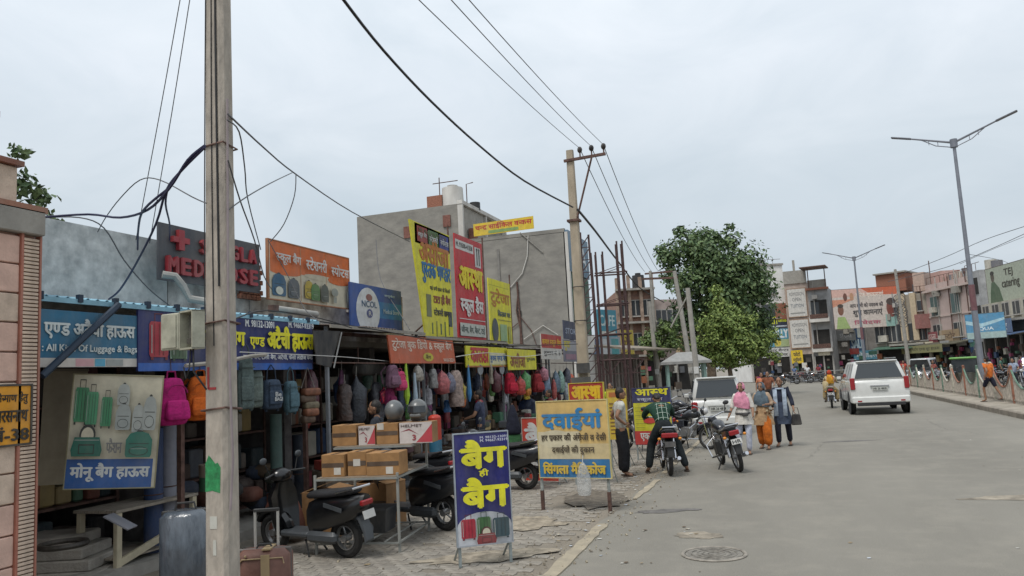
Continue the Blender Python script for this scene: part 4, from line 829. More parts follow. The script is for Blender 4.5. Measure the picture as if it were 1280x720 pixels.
# floor goods of the first shop
MB_ = MB
def suitcase(label, loc, rz, col, w=.45, h=.62, d=.26, handle=.0, group=None, wrap=None, trim=True):
    m = mat('case_' + col, hexc(col), .55, var=.18, scale=6, bump=.15); t = thing('suitcase', label, 'suitcase', loc, rz, group)
    MB().box((0, 0, h / 2 + .05), (w, d, h), m, ch=.05).build('shell', t, smooth=50)
    if trim: MB().box((0, 0, h / 2 + .05), (w + .012, .03, h + .012), mat('case_trim', (.09, .08, .075), .5), ch=.01).build('zip_band', t, smooth=0)
    for x in (-w * .38, w * .38):
        for y in (-d * .3, d * .3): MB().cyl((x, y, .045), (x, y + .03, .045), .03, mat('black_plastic', (.03, .03, .03))).cyl((x, y + .015, .05), (x, y + .015, .1), .018, mat('black_plastic', (.03, .03, .03))).build('caster', t)
    for x in (-w * .22, w * .22): MB().box((x, d * .3, h + .05 + handle / 2), (.022, .016, handle + .06), mat('aluminium', (.6, .6, .58), .35, metal=.8, var=.05)).build('pull_rod', t, smooth=0)
    if handle: MB().box((0, d * .3, h + .07 + handle), (w * .5, .03, .03), mat('black_plastic', (.03, .03, .03)), ch=.005).build('pull_grip', t, smooth=0)
    MB().tube([(-.07, 0, h + .05), (-.05, 0, h + .085), (.05, 0, h + .085), (.07, 0, h + .05)], .01, mat('black_plastic', (.03, .03, .03))).build('carry_handle', t)
    return t
g_ = AD(324, 678, 6.75); t = suitcase('brown vintage style trolley case with raised handle in front of the pole', (g_.x - .02, g_.y + .1, 0), R(22), '#6a4a40', .46, .56, .27, .3)
M_can = P_('#a08a66'); q = MB(); q.box((.04, -.142, .33), (.075, .012, .5), M_can); q.box((.04, 0, .617), (.075, .22, .012), M_can); q.build('canvas_strap', t, smooth=0)
q = MB(); q.tube([(-.2, -.14, .12), (-.2, -.14, .5), (-.16, -.14, .55), (.19, -.14, .55), (.2, -.14, .5)], .006, M_can); q.build('stitched_piping', t)
for x in (-.2, -.13): MB().ball((x, -.142, .575), .012, M_can, 6, 4).build('rivet', t)
g_ = AD(232, 632, 7.7); t = thing('wrapped_suitcase', 'large grey blue suitcase in crinkled plastic film left of the near pole', 'suitcase', (g_.x, g_.y, 0), R(30))
MB().box((0, 0, .44), (.44, .34, .84), mat('film_grey', (.1, .12, .145), .22, var=.4, scale=14, bump=1, bscale=9, spec=.8, col2=(.055, .068, .085), stretch=(1, 1, .35)), ch=.05).build('shell', t, smooth=50)
MB().tube([(-.1, 0, .86), (-.08, 0, .93), (.08, 0, .93), (.1, 0, .86)], .012, P_('#20242a')).build('carry_handle', t); q = MB(); q.box((0, 0, .44), (.452, .03, .85), P_('#1c2026'), ch=.01); q.build('zip_band', t, smooth=0)
t = thing('paint_bucket', 'green and cream tub standing behind the wrapped suitcase', 'tub', (-7.15, 8.5, .74)); MB().cyl((0, 0, 0), (0, 0, .18), .16, P_('#2d6a48'), n=18).build('lower_band', t); MB().cyl((0, 0, .181), (0, 0, .34), .165, P_('#9a8a78'), r1=.17, n=18).build('upper_band', t)
for k, (px, py, w, h, c, lab) in enumerate([(210, 545, .2, .9, '#8a8c98', 'rolled pale printed mat standing behind the magenta backpack'), (192, 560, .22, .8, '#27406a', 'rolled blue mat standing left of the pale printed one'), (345, 540, .18, .9, '#55706a', 'tall green grey roll standing under the navy backpack'), (375, 560, .25, .7, '#1d2a3a', 'tall dark blue roll right of the green grey one')]):
    p = AX(px, py, -7.35); t = thing('rolled_mat', lab, 'mat', (p.x, p.y, .13)); MB().cyl((0, 0, 0), (0, 0, p.z - .13 + h * .3), w / 2, paint(c, .7), n=14).build('roll', t); MB().torus((0, 0, (p.z) * .5), w / 2, .008, M_steel, 'z', 14, 5).build('tie', t)
q = thing('goods_pile', 'pile of dark red and blue folded bags on the first shop floor', 'goods', (-7.7, 9.2, .13)); b = MB()
for i in range(26): b.box((rnd.uniform(-.2, .5), rnd.uniform(-1, 1.2), .1 + .55 * rnd.random()), (.3, .3, .2), rnd.choice(dull), ch=.05)
tag(b.build('folded_bag', q, smooth=60), kind='stuff')
t = thing('sack', 'rounded red brown sack sitting behind the black scooter', 'sack', (-6.35, 8.9, .05)); soft('body', t, [((0, 0, .3), (.62, .45, .55), (.7, .7))], P_('#7a4638', .9)); MB().torus((0, 0, .56), .07, .02, P_('#5a342a'), 'z', 12, 6).build('neck', t)
# ---- dark canopies over the following shops
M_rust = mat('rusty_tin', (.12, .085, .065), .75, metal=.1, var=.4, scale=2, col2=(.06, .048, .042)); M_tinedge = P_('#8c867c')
for k, (y0, y1, z, lab) in enumerate([(10.3, 13.7, 2.96, 'between the blue fascia and the orange fascia'), (13.75, 18.6, 2.9, 'under the tall yellow and red boards'), (18.7, 22.6, 2.86, 'over the second yellow fascia'), (22.7, 26.8, 2.8, 'at the far end of the shop row')]):
    t = thing('tin_canopy', 'dark rusty tin canopy ' + lab, 'canopy', (-6.45, y0, 0)); ln = y1 - y0; n = max(2, round(ln / 1.1))
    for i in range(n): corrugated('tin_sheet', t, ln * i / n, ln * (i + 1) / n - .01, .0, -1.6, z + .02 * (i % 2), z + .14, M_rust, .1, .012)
    MB().box((.02, ln / 2, z - .02), (.03, ln, .05), M_tinedge).build('edge_strip', t, smooth=0)
    for y in (.1, ln - .1): MB().box((-.12, y, z / 2), (.05, .05, z), P_('#7d8288', .5)).build('post', t, smooth=0)
    MB().box((-.7, ln / 2, z - .04), (.05, ln, .06), M_steel).build('rafter', t, smooth=0)
    MB().tube([(-.05, .1, 2.38), (-.05, ln - .1, 2.36)], .012, M_steel).build('hanging_rail', t)
t = thing('dark_flap', 'dark tarpaulin flap hanging beside the blue fascia', 'tarpaulin', AX(392, 413, -6.45), R(90)); q = MB(); q.prism([(0, 0), (.75, .02), (.45, -.55), (.08, -.5)], 0, .02, P_('#23262c', .8), 'y'); q.build('sheet', t, smooth=0); MB().tube([(.75, -.02, 0), (.48, -.03, -.56)], .012, P_('#9a9a98')).build('pole', t)
t = thing('hanging_cloth', 'black cloth bundle hanging under the first tin canopy', 'cloth', AX(455, 455, -6.9), R(90)); soft('fold', t, [((.2, 0, -.1), (.9, .3, .22))], P_('#1b1b1d', .9)); MB().tube([(-.2, 0, .02), (-.2, 0, .3)], .01, M_steel).build('tie', t)
# ---- fascia signs and the tall boards above
W_ = P_('#c9c9c6'); RED = P_('#b8202c'); YEL = P_('#d3cc2a', .6)
p_ = bX(-7.7, (198, 277), (325, 366), (198, 350)); sgn = board('medical_store_sign', 'dark grey sign with raised red cross and red English letters behind the near pole', 'sign', *p_, P_('#3c4048', .5), [], frame=None)
q = MB(); w, h = p_[2], p_[3]; Rr = P_('#96182a', .4)
def raised(s, rect, name='letter', dx=.05):
    b_ = MB(); text(b_, s, rect, Rr, -.06, .05); n = len(b_.f); vs = list(b_.v); fs = list(b_.f); k = len(vs)
    side = {}
    for f in fs:
        for i in range(len(f)):
            e = (f[i], f[(i + 1) % len(f)]); side[tuple(sorted(e))] = side.get(tuple(sorted(e)), []) + [e]
    b_.v += [Vector((v.x, -.003, v.z)) for v in vs]
    for e, l_ in side.items():
        if len(l_) == 1: a_, c_ = l_[0]; b_.f.append((a_, c_, c_ + k, a_ + k)); b_.m.append(0)
    b_.build(name, sgn, smooth=0, weld=False)
for i, ch in enumerate('SINGLA'): raised(ch, ((.36 + i * .1) * w, .58 * h, (.36 + i * .1 + (.02 if ch == 'I' else .068)) * w, .84 * h))
for i, ch in enumerate('MEDICOSE'): raised(ch, ((.06 + i * .114) * w, .14 * h, (.06 + i * .114 + (.022 if ch == 'I' else .08)) * w, .42 * h))
b_ = MB(); b_.box((.17 * w, -.035, .74 * h), (.16 * w * .9, .06, .1 * h), Rr); b_.box((.17 * w, -.0355, .74 * h), (.055 * w * .9, .062, .36 * h), Rr); b_.build('red_cross', sgn, smooth=0)
for c in list(sgn.children): 
    if c.name.startswith('panel'): pass
ORG = P_('#cc6428'); CR = P_('#c4bca6'); GRY = P_('#8f948c')
p_ = bX(-7.6, (335, 299), (437, 386), (335, 372)); board('school_bag_sign', 'orange and cream board picturing school bags, above the blue fascia', 'sign', *p_, CR,
  [('r', 0, .5, 1, 1, ORG), ('e', .18, .5, .18, .07, ORG), ('e', .6, .5, .2, .05, CR), ('e', .85, .5, .15, .08, ORG), ('r', .005, .02, .012, .98, CR), ('r', .355, .02, .36, .98, P_('#b08860')), ('r', .675, .02, .68, .98, P_('#b08860')),
   *bagpic('pack', .03, .06, .15, .4, '#2c5a78'), ('e', .105, .15, .04, .07, P_('#c8ccc0')), *bagpic('pack', .2, .05, .13, .36, '#44505a'), *bagpic('pack', .39, .08, .1, .34, '#b09a3a'), *bagpic('pack', .46, .06, .11, .32, '#4f7a44'), *bagpic('pack', .58, .05, .1, .34, '#50564f'), ('e', .76, .26, .045, .08, GRY), ('r', .74, .06, .78, .17, GRY), ('r', .93, .12, .94, .3, GRY),
   ('t', 'स्कूल बैग', .05, .6, .33, .84, W_, .03), ('t', 'स्टेशनरी', .39, .6, .65, .84, W_, .03), ('t', 'स्पोर्टस', .71, .58, .95, .8, W_, .03)], frame=P_('#a06a48'), fw=.02)
p_ = bX(-7.5, (437, 352), (503, 415), (437, 410)); board('medicine_brand_sign', 'blue sign with a white oval reading NCOL beside the orange board', 'sign', *p_, P_('#2a4f94'),
  [('r', .5, .28, 1, .66, P_('#2a74a8')), ('e', .32, .42, .22, .52, P_('#ccced0')), ('e', .34, .72, .06, .08, P_('#8a5a58')), ('t', 'NCOL', .2, .5, .48, .64, P_('#3a5a78'), .03), ('e', .34, .36, .055, .1, P_('#3a4a84')), ('t', 'R', .32, .31, .37, .41, W_, .03), ('t', 'Medical Store', .6, .4, .92, .5, P_('#b8ccd8'), .02), ('t', 'आयुर्वेदा', .62, .78, .84, .86, P_('#b8ccd8'), .02)])
p_ = bX(-6.38, (488, 418), (570, 460), (490, 447)); board('fascia_sign', 'rust orange fascia with white Hindi lettering and small yellow oval', 'sign', *p_, P_('#b5532e'),
  [('t', 'टुटेजा बुक डिपो & स्कूल बैग', .04, .44, .96, .9, P_('#d8c4b4'), .03), ('e', .54, .24, .08, .17, P_('#b5a82c')), ('t', 'बैग', .5, .16, .58, .34, P_('#5a4a1c'), .02), ('t', '94160-20214', .78, .06, .97, .2, P_('#d8c4b4'), .02)], tilt=-6)
p_ = bX(-6.4, (582, 432), (635, 463), (583, 454)); board('fascia_sign', 'yellow fascia with red and blue Hindi words beside the orange one', 'sign', *p_, YEL,
  [('t', 'द', .02, .3, .06, .6, P_('#333333')), ('t', 'कालडा', .1, .22, .5, .9, P_('#b8262a'), .05), ('r', .52, .12, .98, .72, P_('#c9c6a0')), ('t', 'बुक्स एण्ड बैग', .54, .22, .97, .66, P_('#2a62a0'), .04), ('r', 0, 0, 1, .07, P_('#a05a2c'))])
p_ = bX(-6.3, (635, 436), (671, 465), (636, 459)); board('fascia_sign', 'square yellow fascia with brown Hindi word nearer the tall pole', 'sign', *p_, YEL, [('t', 'असीजा', .05, .12, .58, .8, P_('#8a4a20'), .05), ('t', 'पुस्तक', .62, .4, .96, .6, P_('#3a4a4a'), .02)])
p_ = bX(-6.3, (676, 417), (703, 452), (674, 446)); board('fascia_sign', 'small red over white double sign left of the tall pole', 'sign', *p_, P_('#bdbab4'), [('r', 0, .45, 1, 1, P_('#a8251f')), ('t', 'कमल स्कूल ड्रैस', .03, .52, .97, .86, P_('#d8a818'), .04), ('t', 'दुकान नं. 5', .1, .12, .9, .36, P_('#4c4c50'), .03)])
p_ = bX(-6.32, (704, 424), (722, 455), (704, 449)); board('fascia_sign', 'small grey violet sign with yellow strip touching the tall pole', 'sign', *p_, P_('#6a6a78'), [('r', 0, .5, 1, .9, P_('#9a9aa0')), ('t', 'बुक', .02, .5, .5, .92, P_('#c0b030'), .04), ('r', .1, .1, .9, .35, P_('#8c6a7c'))])
p_ = bX(-6.34, (704, 400), (724, 425), (704, 424)); board('fascia_sign', 'navy sign panel behind the tall pole above the row end', 'sign', *p_, P_('#2c3550'), [('t', 'STORE', .1, .3, .9, .6, P_('#9aa4b8'), .03)])
# tall yellow board with slanted left edge
Xb = -6.8; A_ = AX(567, 425, Xb); T_ = AX(567, 300, Xb); l0 = AX(513, 297, Xb); l1 = AX(533, 420, Xb)
t = thing('tall_board', 'tall yellow Hindi board with slanted left edge above the canopy', 'sign', (Xb, l0.y, A_.z - .02), R(90)); wq = A_.y - l0.y; hq = T_.z - A_.z + .05; cut = (l1.y - l0.y)
MB().prism([(cut, 0), (wq, 0), (wq, hq), (0, hq + .06)], 0, .04, YEL, 'y').build('panel', t, smooth=0)
q = MB(); y = -.006
text(q, 'असीजा', (wq * .2, hq * .68, wq * .95, hq * .92), P_('#b06a1c'), y, .05); text(q, 'पुस्तक भण्डार', (wq * .24, hq * .5, wq * .98, hq * .68), P_('#24689a'), y, .04); text(q, 'यहां सभी प्रकार की किताबें', (wq * .42, hq * .44, wq * .95, hq * .49), P_('#444433'), y, .02)
text(q, 'टाटा ही बैग', (wq * .5, hq * .32, wq * .95, hq * .42), P_('#8a3a2a'), y, .05); text(q, 'स्टेशनरी सामान', (wq * .5, hq * .22, wq * .95, hq * .29), P_('#333333'), y, .04); text(q, 'M. 94160-20214', (wq * .2, hq * .94, wq * .9, hq * .98), P_('#555533'), y, .02)
tag(q.build('lettering', t, smooth=0, weld=False), kind='stuff')
q = MB()
for i in range(5): q.box((wq * (.45 + .11 * i), -.003, hq * .1), (.06, .004, hq * (.1 + .04 * (i % 2))), [P_('#5a6a3a'), P_('#8a8a3a'), P_('#3a5a4a')][i % 3])
q.box((wq * .38, -.003, hq * .3), (wq * .12, .004, hq * .2), P_('#6a6f4a')); q.box((wq * .93, -.003, hq * .2), (wq * .1, .004, hq * .14), P_('#3a4a4c')); tag(q.build('printing', t, smooth=0), kind='stuff')
l0 = AX(518, 282, Xb); l1 = AX(562, 309, Xb); t = thing('top_sign', 'narrow yellow strip sign with red, green and blue boxes atop the tall yellow board', 'sign', (Xb, l0.y, AX(520, 303, Xb).z), R(90)); w = l1.y - l0.y; h = .42
board(None, None, None, None, None, w, h, YEL, [('r', .06, .12, .34, .9, P_('#8a2a20')), ('r', .37, .12, .65, .88, P_('#3f6a35')), ('r', .68, .12, .96, .86, P_('#2a3580')), ('t', 'स्कूल बैग', .08, .3, .32, .65, W_, .03), ('t', 'स्टेशनरी', .39, .3, .63, .65, W_, .03), ('t', 'स्पोर्टस', .7, .3, .94, .65, W_, .03)], parent=t)
p_ = bX(-6.78, (567.5, 291), (608, 431), (569, 423)); board('tall_board', 'tall red Hindi board with white lower band, tallest above the canopy', 'sign', *p_, P_('#b8222e'),
  [('r', .02, .86, .66, .95, W_), ('t', 'M. 93500-41358', .05, .885, .62, .93, P_('#444444'), .03), ('r', .7, .74, .92, .94, W_), ('r', .76, .76, .8, .91, P_('#444a4a')), ('r', .84, .76, .88, .91, P_('#444a4a')), ('e', .78, .92, .03, .012, P_('#444a4a')), ('e', .86, .92, .03, .012, P_('#444a4a')),
   ('t', 'आस्था', .1, .5, .94, .7, P_('#ddc81e'), .05), ('t', 'स्कूल ड्रैस', .1, .24, .92, .44, P_('#d8d4d0'), .05), ('r', .03, .205, .97, .212, W_), ('r', .04, .05, .97, .17, P_('#b9bdb4')), ('t', 'जीन्स, बैग, बैल्ट, टाई', .07, .075, .93, .15, P_('#4a5a58'), .03)])
p_ = bX(-6.76, (610, 347), (641, 434), (611, 428)); board('tall_board', 'shorter yellow Hindi board with bag picture right of the tall red one', 'sign', *p_, YEL,
  [('r', .02, .9, .9, .905, P_('#77772a')), ('t', 'टुटेजा', .08, .58, .94, .86, P_('#b0741c'), .05), ('t', 'किताब घर', .35, .44, .95, .54, P_('#3f5560'), .04), ('r', .35, .38, .95, .39, P_('#777733')), ('e', .2, .22, .14, .18, P_('#3f4a50')), ('r', .42, .06, .74, .32, P_('#8fae7e')), ('r', .8, .05, .94, .3, P_('#a8a83c'))])
for nm, px, y0, y1 in (('a', 539, 380, 425), ('b', 609, 300, 430), ('c', 641, 345, 430), ('d', 566, 285, 430)):
    a = AX(px, y1, -6.9); c = AX(px, y0, -6.9); t = thing('board_strut', 'rusty steel strut holding up the %s' % {'a': 'slanted yellow board', 'b': 'red board on its right side', 'c': 'shorter yellow board', 'd': 'red board on its left side'}[nm], 'strut', (a.x, a.y, a.z)); MB().tube([(0, 0, -.1), (0, 0, c.z - a.z)], .022, M_steel).tube([(0, 0, (c.z - a.z) * .6), (-.7, 0, -.05)], .018, M_steel).build('strut', t)
y_ = 35.14; a = AY(592, 287, y_); c = AY(667, 278, y_); t = board('rooftop_sign', 'narrow yellow sign with red Hindi words on the lower cement block roof', 'sign', (a.x, y_, a.z - .35), math.atan2(.0, 1), c.x - a.x, .62, P_('#d3b52a'), [('t', 'चन्द्र साईकिल वर्कस', .03, .4, .97, .92, P_('#b0302a'), .04), ('r', .25, .08, .75, .32, P_('#7a9a5a'))]); t.rotation_euler = (0, R(-1), 0)
# ---- hanging goods along the row
def netbag(label, loc, col, w=.3, h=.45, group='clear bags of toys and goods hanging under the canopies'):
    m = mat('net_' + col, hexc(col), .45, var=.35, scale=16, bump=.8, bscale=22, spec=.6); t = thing('hanging_bag', label, 'bag', loc, R(rnd.uniform(40, 100)))
    q = MB(); n = 12; pr = rnd.choice([[(.02, .0), (.06, -.05), (.6, -.2), (1, -.5), (1, -.8), (.8, -.95), (.3, -1.0)], [(.1, 0), (.4, -.05), (.75, -.25), (.9, -.6), (.85, -.9), (.4, -1)], [(.05, 0), (.3, -.12), (.95, -.28), (1, -.5), (.9, -.72), (.95, -.9), (.5, -1)], [(.3, 0), (.55, -.06), (.7, -.3), (.62, -.55), (.8, -.8), (.7, -1)]]); rings = []
    for r, z in pr: rings.append([(r * w / 2 * (1 + rnd.uniform(-.24, .2)) * math.cos(6.2832 * i / n), r * w / 2.6 * (1 + rnd.uniform(-.24, .2)) * math.sin(6.2832 * i / n), z * h) for i in range(n)])
    q.loft(rings, m); q.build('bag', t, smooth=60); MB().tube([(0, 0, -.01), (.01, 0, .16)], .006, M_conc).build('string', t); return t
def racket(label, loc, col):
    m = paint(col, .4); t = thing('racket', label, 'racket', loc, R(80)); MB().torus((0, 0, -.13), .11, .01, m, 'y', 20, 5).build('hoop', t); MB().cyl((0, -.002, -.13), (0, .002, -.13), .105, paint('#7c8288', .6), n=20).build('string_bed', t); MB().cyl((0, 0, -.24), (0, 0, -.62), .012, m).build('shaft', t); MB().cyl((0, 0, -.5), (0, 0, -.66), .018, P_('#222222')).build('grip', t)
def slim(label, loc, col, h=.7, w=.12):
    t = thing('umbrella', label, 'umbrella', loc, R(80)); MB().cyl((0, 0, 0), (0, 0, -h * .8), .02, paint(col, .6), r1=w / 2, n=8).cyl((0, 0, -h * .8), (0, 0, -h), w / 2, paint(col, .6), r1=.02, n=8).build('canopy', t); MB().tube([(0, 0, .1), (0, 0, 0)], .006, M_steel).build('handle', t)
XH = -6.4
backpack('striped grey pink backpack hanging left under the orange fascia', AX(490, 456, XH), R(70), '#7a5a6c', .85)
backpack('bright pink backpack hanging under the orange fascia', AX(500, 464, XH + .05), R(60), '#c4456e', .72)
backpack('dark magenta bag hanging low under the orange fascia', AX(487, 484, XH - .1), R(80), '#7c2450', .7)
slim('neon yellow folded umbrella hanging by the pink backpack', AX(507, 454, XH), '#a8d02a', .75, .12)
slim('pale blue white folded umbrella hanging under the orange fascia', AX(518, 466, XH), '#a8bccc', .85, .13)
netbag('white net bag with brown ball hanging beside the pale umbrella', AX(522, 457, XH), '#9a948a', .28, .3)
netbag('round grey net bag hanging under the orange fascia middle', AX(541, 461, XH), '#7c7a78', .3, .38)
netbag('clear bag with red toys hanging under the orange fascia', AX(552, 462, XH), '#a8585a', .34, .5)
netbag('violet grey bag hanging at the right end of the orange fascia', AX(561, 464, XH), '#6a6a7c', .3, .45)
netbag('large crumpled beige bag hanging at the right end of the orange fascia', AX(569, 463, XH + .03), '#98847a', .5, .75)
slim('sky blue folded umbrella hanging under the Kalda fascia', AX(585, 456, XH), '#2a80b8', .8, .12)
racket('silver badminton racket hanging left under the yellow fascia', AX(600, 455, XH), '#8a8f94'); racket('second silver badminton racket hanging nearer the red backpack', AX(627, 455, XH), '#8a8f94')
netbag('pale shoe pair bag hanging between the rackets', AX(613, 456, XH), '#8c8474', .18, .45); netbag('maroon bag hanging between the two rackets', AX(619, 462, XH), '#5a2c34', .32, .55)
backpack('red school backpack hanging under the Kalda fascia', AX(637, 466, XH + .05), R(65), '#b02038', 1.1)
netbag('red and white toy bag hanging right of the red backpack', AX(650, 470, XH), '#b8443c', .32, .5)
netbag('green toy bag with orange parts hanging under the square yellow fascia', AX(656, 463, XH), '#5c9a5c', .36, .55); netbag('orange and green toy bag hanging beneath the green one', AX(659, 478, XH + .05), '#c07a30', .26, .36)
backpack('dull red backpack hanging right under the square yellow fascia', AX(671, 467, XH), R(60), '#9a3438', 1.1)
netbag('pink doll bag hanging between the dull red backpack and pole', AX(679, 458, XH), '#b87a88', .3, .42); netbag('pale blue toy bag hanging near the double sign', AX(682, 466, XH), '#7c90a8', .34, .7)
netbag('blue grey cloth bag hanging under the double sign', AX(694, 462, XH), '#5c7080', .34, .7); netbag('mint green toy bag hanging under the double sign', AX(700, 463, XH), '#86a498', .34, .7)
netbag('reddish orange toy bag hanging by the tall pole', AX(713, 467, XH), '#c4542a', .4, .6); netbag('dark speckled bag hanging beside the tall pole', AX(708, 458, XH - .1), '#4c4c58', .4, .7); netbag('white speckled bag hanging low under the double sign', AX(707, 478, XH), '#9aa0a4', .3, .6)
netbag('red plush toy hanging lowest under the double sign', AX(692, 474, XH), '#a8504c', .22, .6)
for i, (px, py, c, w, h) in enumerate([(470, 478, '#3a3a40', .4, .7), (445, 470, '#2c3038', .35, .8), (430, 480, '#4a3a34', .35, .6), (525, 500, '#2a2c30', .5, .6), (600, 492, '#30303a', .4, .6), (660, 494, '#1c2c4a', .6, .7), (685, 492, '#1a3054', .6, .8), (705, 496, '#1f3c66', .5, .7), (625, 500, '#3a2c2c', .4, .5)]):
    netbag(['dark grey bag hanging inside the shop behind the carton rack', 'blackish bag hanging inside by the dark cloth', 'brown bag hanging inside next to the white post', 'dark bag hanging low behind the helmets', 'dark bag hanging low behind the rackets', 'navy cloth hanging low under the square yellow fascia', 'navy cloth hanging low under the double sign', 'blue cloth hanging low beside the tall pole', 'brown bag hanging low behind the rackets'][i], AX(px, py, -6.75), c, w, h)
# second, deeper rank of hanging wares in every shop
cols_ = ['#5a3038', '#34486a', '#6a5c48', '#7c7a78', '#3c5a4c', '#8c4a34', '#2c2e36', '#9a8c7c', '#6a3a5c', '#44506a', '#a04038', '#b8a888']
for i in range(46):
    y = 10.6 + i * .345; x = -7.0 - .55 * ((i * 7) % 3) / 2; z = 2.3 - .12 * ((i * 5) % 4); sh = ['bag', 'cloth piece', 'toy bag'][i % 3]
    c = cols_[(i * 5) % 12]; o = netbag('x', (x, y, z), c, rnd.uniform(.16, .34), rnd.uniform(.3, .8))
    place_ = ['behind the carton rack', 'by the white post', 'under the orange fascia', 'behind the rackets', 'under the Kalda fascia', 'under the square yellow fascia', 'behind the dull red backpack', 'under the double sign', 'by the tall pole']
    cn = {'#5a3038': 'maroon', '#34486a': 'slate blue', '#6a5c48': 'khaki', '#7c7a78': 'grey', '#3c5a4c': 'dark green', '#8c4a34': 'rust brown', '#2c2e36': 'charcoal', '#9a8c7c': 'beige', '#6a3a5c': 'plum', '#44506a': 'steel blue', '#a04038': 'brick red', '#b8a888': 'cream'}[c]
    o['label'] = '%s %s hanging deep in shade %s' % (cn, sh, place_[min(8, i * 9 // 46)])
for i in range(30):
    y = 12.3 + i * .46; c = ['#b83048', '#d8d2c4', '#3a70a8', '#c86a2c', '#5c8a4c', '#8a4a7c', '#c8b040', '#2c3a5c', '#a8a8b0', '#7c2c34'][(i * 7) % 10]
    o = netbag('x', (-6.62 - .22 * (i % 2), y, 1.95 - .17 * (i % 4)), c, rnd.uniform(.12, .24), rnd.uniform(.22, .42)); cn = {'#b83048': 'crimson', '#d8d2c4': 'off white', '#3a70a8': 'sky blue', '#c86a2c': 'orange', '#5c8a4c': 'leaf green', '#8a4a7c': 'violet', '#c8b040': 'mustard', '#2c3a5c': 'navy', '#a8a8b0': 'silver', '#7c2c34': 'wine red'}[c]
    o['label'] = 'small %s %s hanging low %s' % (cn, ['toy packet', 'pouch', 'lunch bag'][i % 3], ['under the orange fascia', 'behind the rackets', 'under the Kalda fascia', 'below the red backpack', 'under the square yellow fascia', 'below the dull red backpack', 'under the double sign', 'by the tall pole', 'past the double sign'][min(8, i * 9 // 30)])
# floor standing goods of the far shops
lab_ = ['low stack of dark boxes and cloth before the shop under the orange fascia', 'low stack of mixed boxes before the shop under the Kalda fascia', 'low stack of toys before the shop under the square fascia', 'low stack of goods before the last shop by the tall pole']
for k, (y0, y1) in enumerate(((12.4, 15.2), (15.8, 18.6), (18.8, 21.8), (22.2, 26))):
    t = thing('goods_stack', lab_[k], 'goods', (-6.75, y0, .13)); MB().box((0, (y1 - y0) / 2, .42), (.7, y1 - y0, .04), M_wood).build('table_top', t, smooth=0); MB().box((0.1, .1, .2), (.05, .05, .4), M_wood).build('leg', t, smooth=0); MB().box((0.1, y1 - y0 - .1, .2), (.05, .05, .4), M_wood).build('leg', t, smooth=0); q = MB()
    for i in range(46): s_ = rnd.uniform(.1, .3); q.box((rnd.uniform(-.3, .3), rnd.uniform(.1, y1 - y0 - .1), .44 + rnd.uniform(0, .35) + s_ / 2), (s_, s_ * rnd.uniform(.6, 1.6), s_ * rnd.uniform(.5, 1.2)), rnd.choice(dull + GOODS), ch=.02)
    tag(q.build('boxed_goods', t, smooth=0), kind='stuff')
# gas-cylinder like drum, red above blue
a = G(543, 604); a = AX(543, 520, -5.9); t = thing('water_cooler', 'upright cylinder painted red above and blue below behind the carton rack', 'cylinder', (a.x, a.y, 0)); zt = a.z
MB().cyl((0, 0, zt - .42), (0, 0, zt - .03), .115, P_('#b8301c', .5), n=18).ball((0, 0, zt - .03), (.115, .115, .06), P_('#b8301c', .5), 18, 6).build('upper_shell', t)
MB().cyl((0, 0, .0), (0, 0, zt - .421), .116, P_('#236a88', .5), n=18).build('lower_shell', t); MB().cyl((0, 0, zt), (0, 0, zt + .09), .025, P_('#8a8a80')).build('valve', t)
# ---- carton rack
rk = thing('display_rack', 'thin white steel rack carrying cartons in front of the dark shop', 'rack', (-5.45, 8.3, 0), R(9)); M_rk = P_('#8f918c', .5)
for (x, y) in ((0, 0), (1.04, .03), (0, 1.3), (1.04, 1.3)): MB().box((x, y, .66 if y > .5 else .47), (.028, .028, 1.32 if y > .5 else .94), M_rk).build('leg', rk, smooth=0)
for z, y0, y1 in ((.88, 0, 1.3), (1.2, .62, 1.3)):
    q = MB(); q.box((.52, y0, z), (1.06, .025, .025), M_rk); q.box((.52, y1, z), (1.06, .025, .025), M_rk); q.box((0, (y0 + y1) / 2, z), (.025, y1 - y0, .025), M_rk); q.box((1.04, (y0 + y1) / 2, z), (.025, y1 - y0, .025), M_rk); q.build('shelf_frame', rk, smooth=0)
    MB().box((.52, (y0 + y1) / 2, z + .018), (1.03, y1 - y0, .01), P_('#8a7c6c')).build('shelf_sheet', rk, smooth=0)
q = MB(); q.box((.52, 0, .12), (1.06, .02, .02), M_rk); q.box((.52, 1.3, .12), (1.06, .02, .02), M_rk); q.box((1.04, .65, .12), (.02, 1.3, .02), M_rk); q.build('foot_rail', rk, smooth=0)
for i in range(4): MB().box((.2 + .22 * i, .65, .13), (.015, 1.28, .015), M_rk).build('lower_wire', rk, smooth=0)
M_card = mat('cardboard', (.34, .185, .075), .85, var=.14, scale=6, bump=.1); M_card2 = mat('cardboard_dk', (.29, .16, .07), .85, var=.14, scale=6); M_tape = P_('#4a3424', .3)
Rk = Matrix.Translation(rk.location) @ Matrix.Rotation(R(9), 4, 'Z')
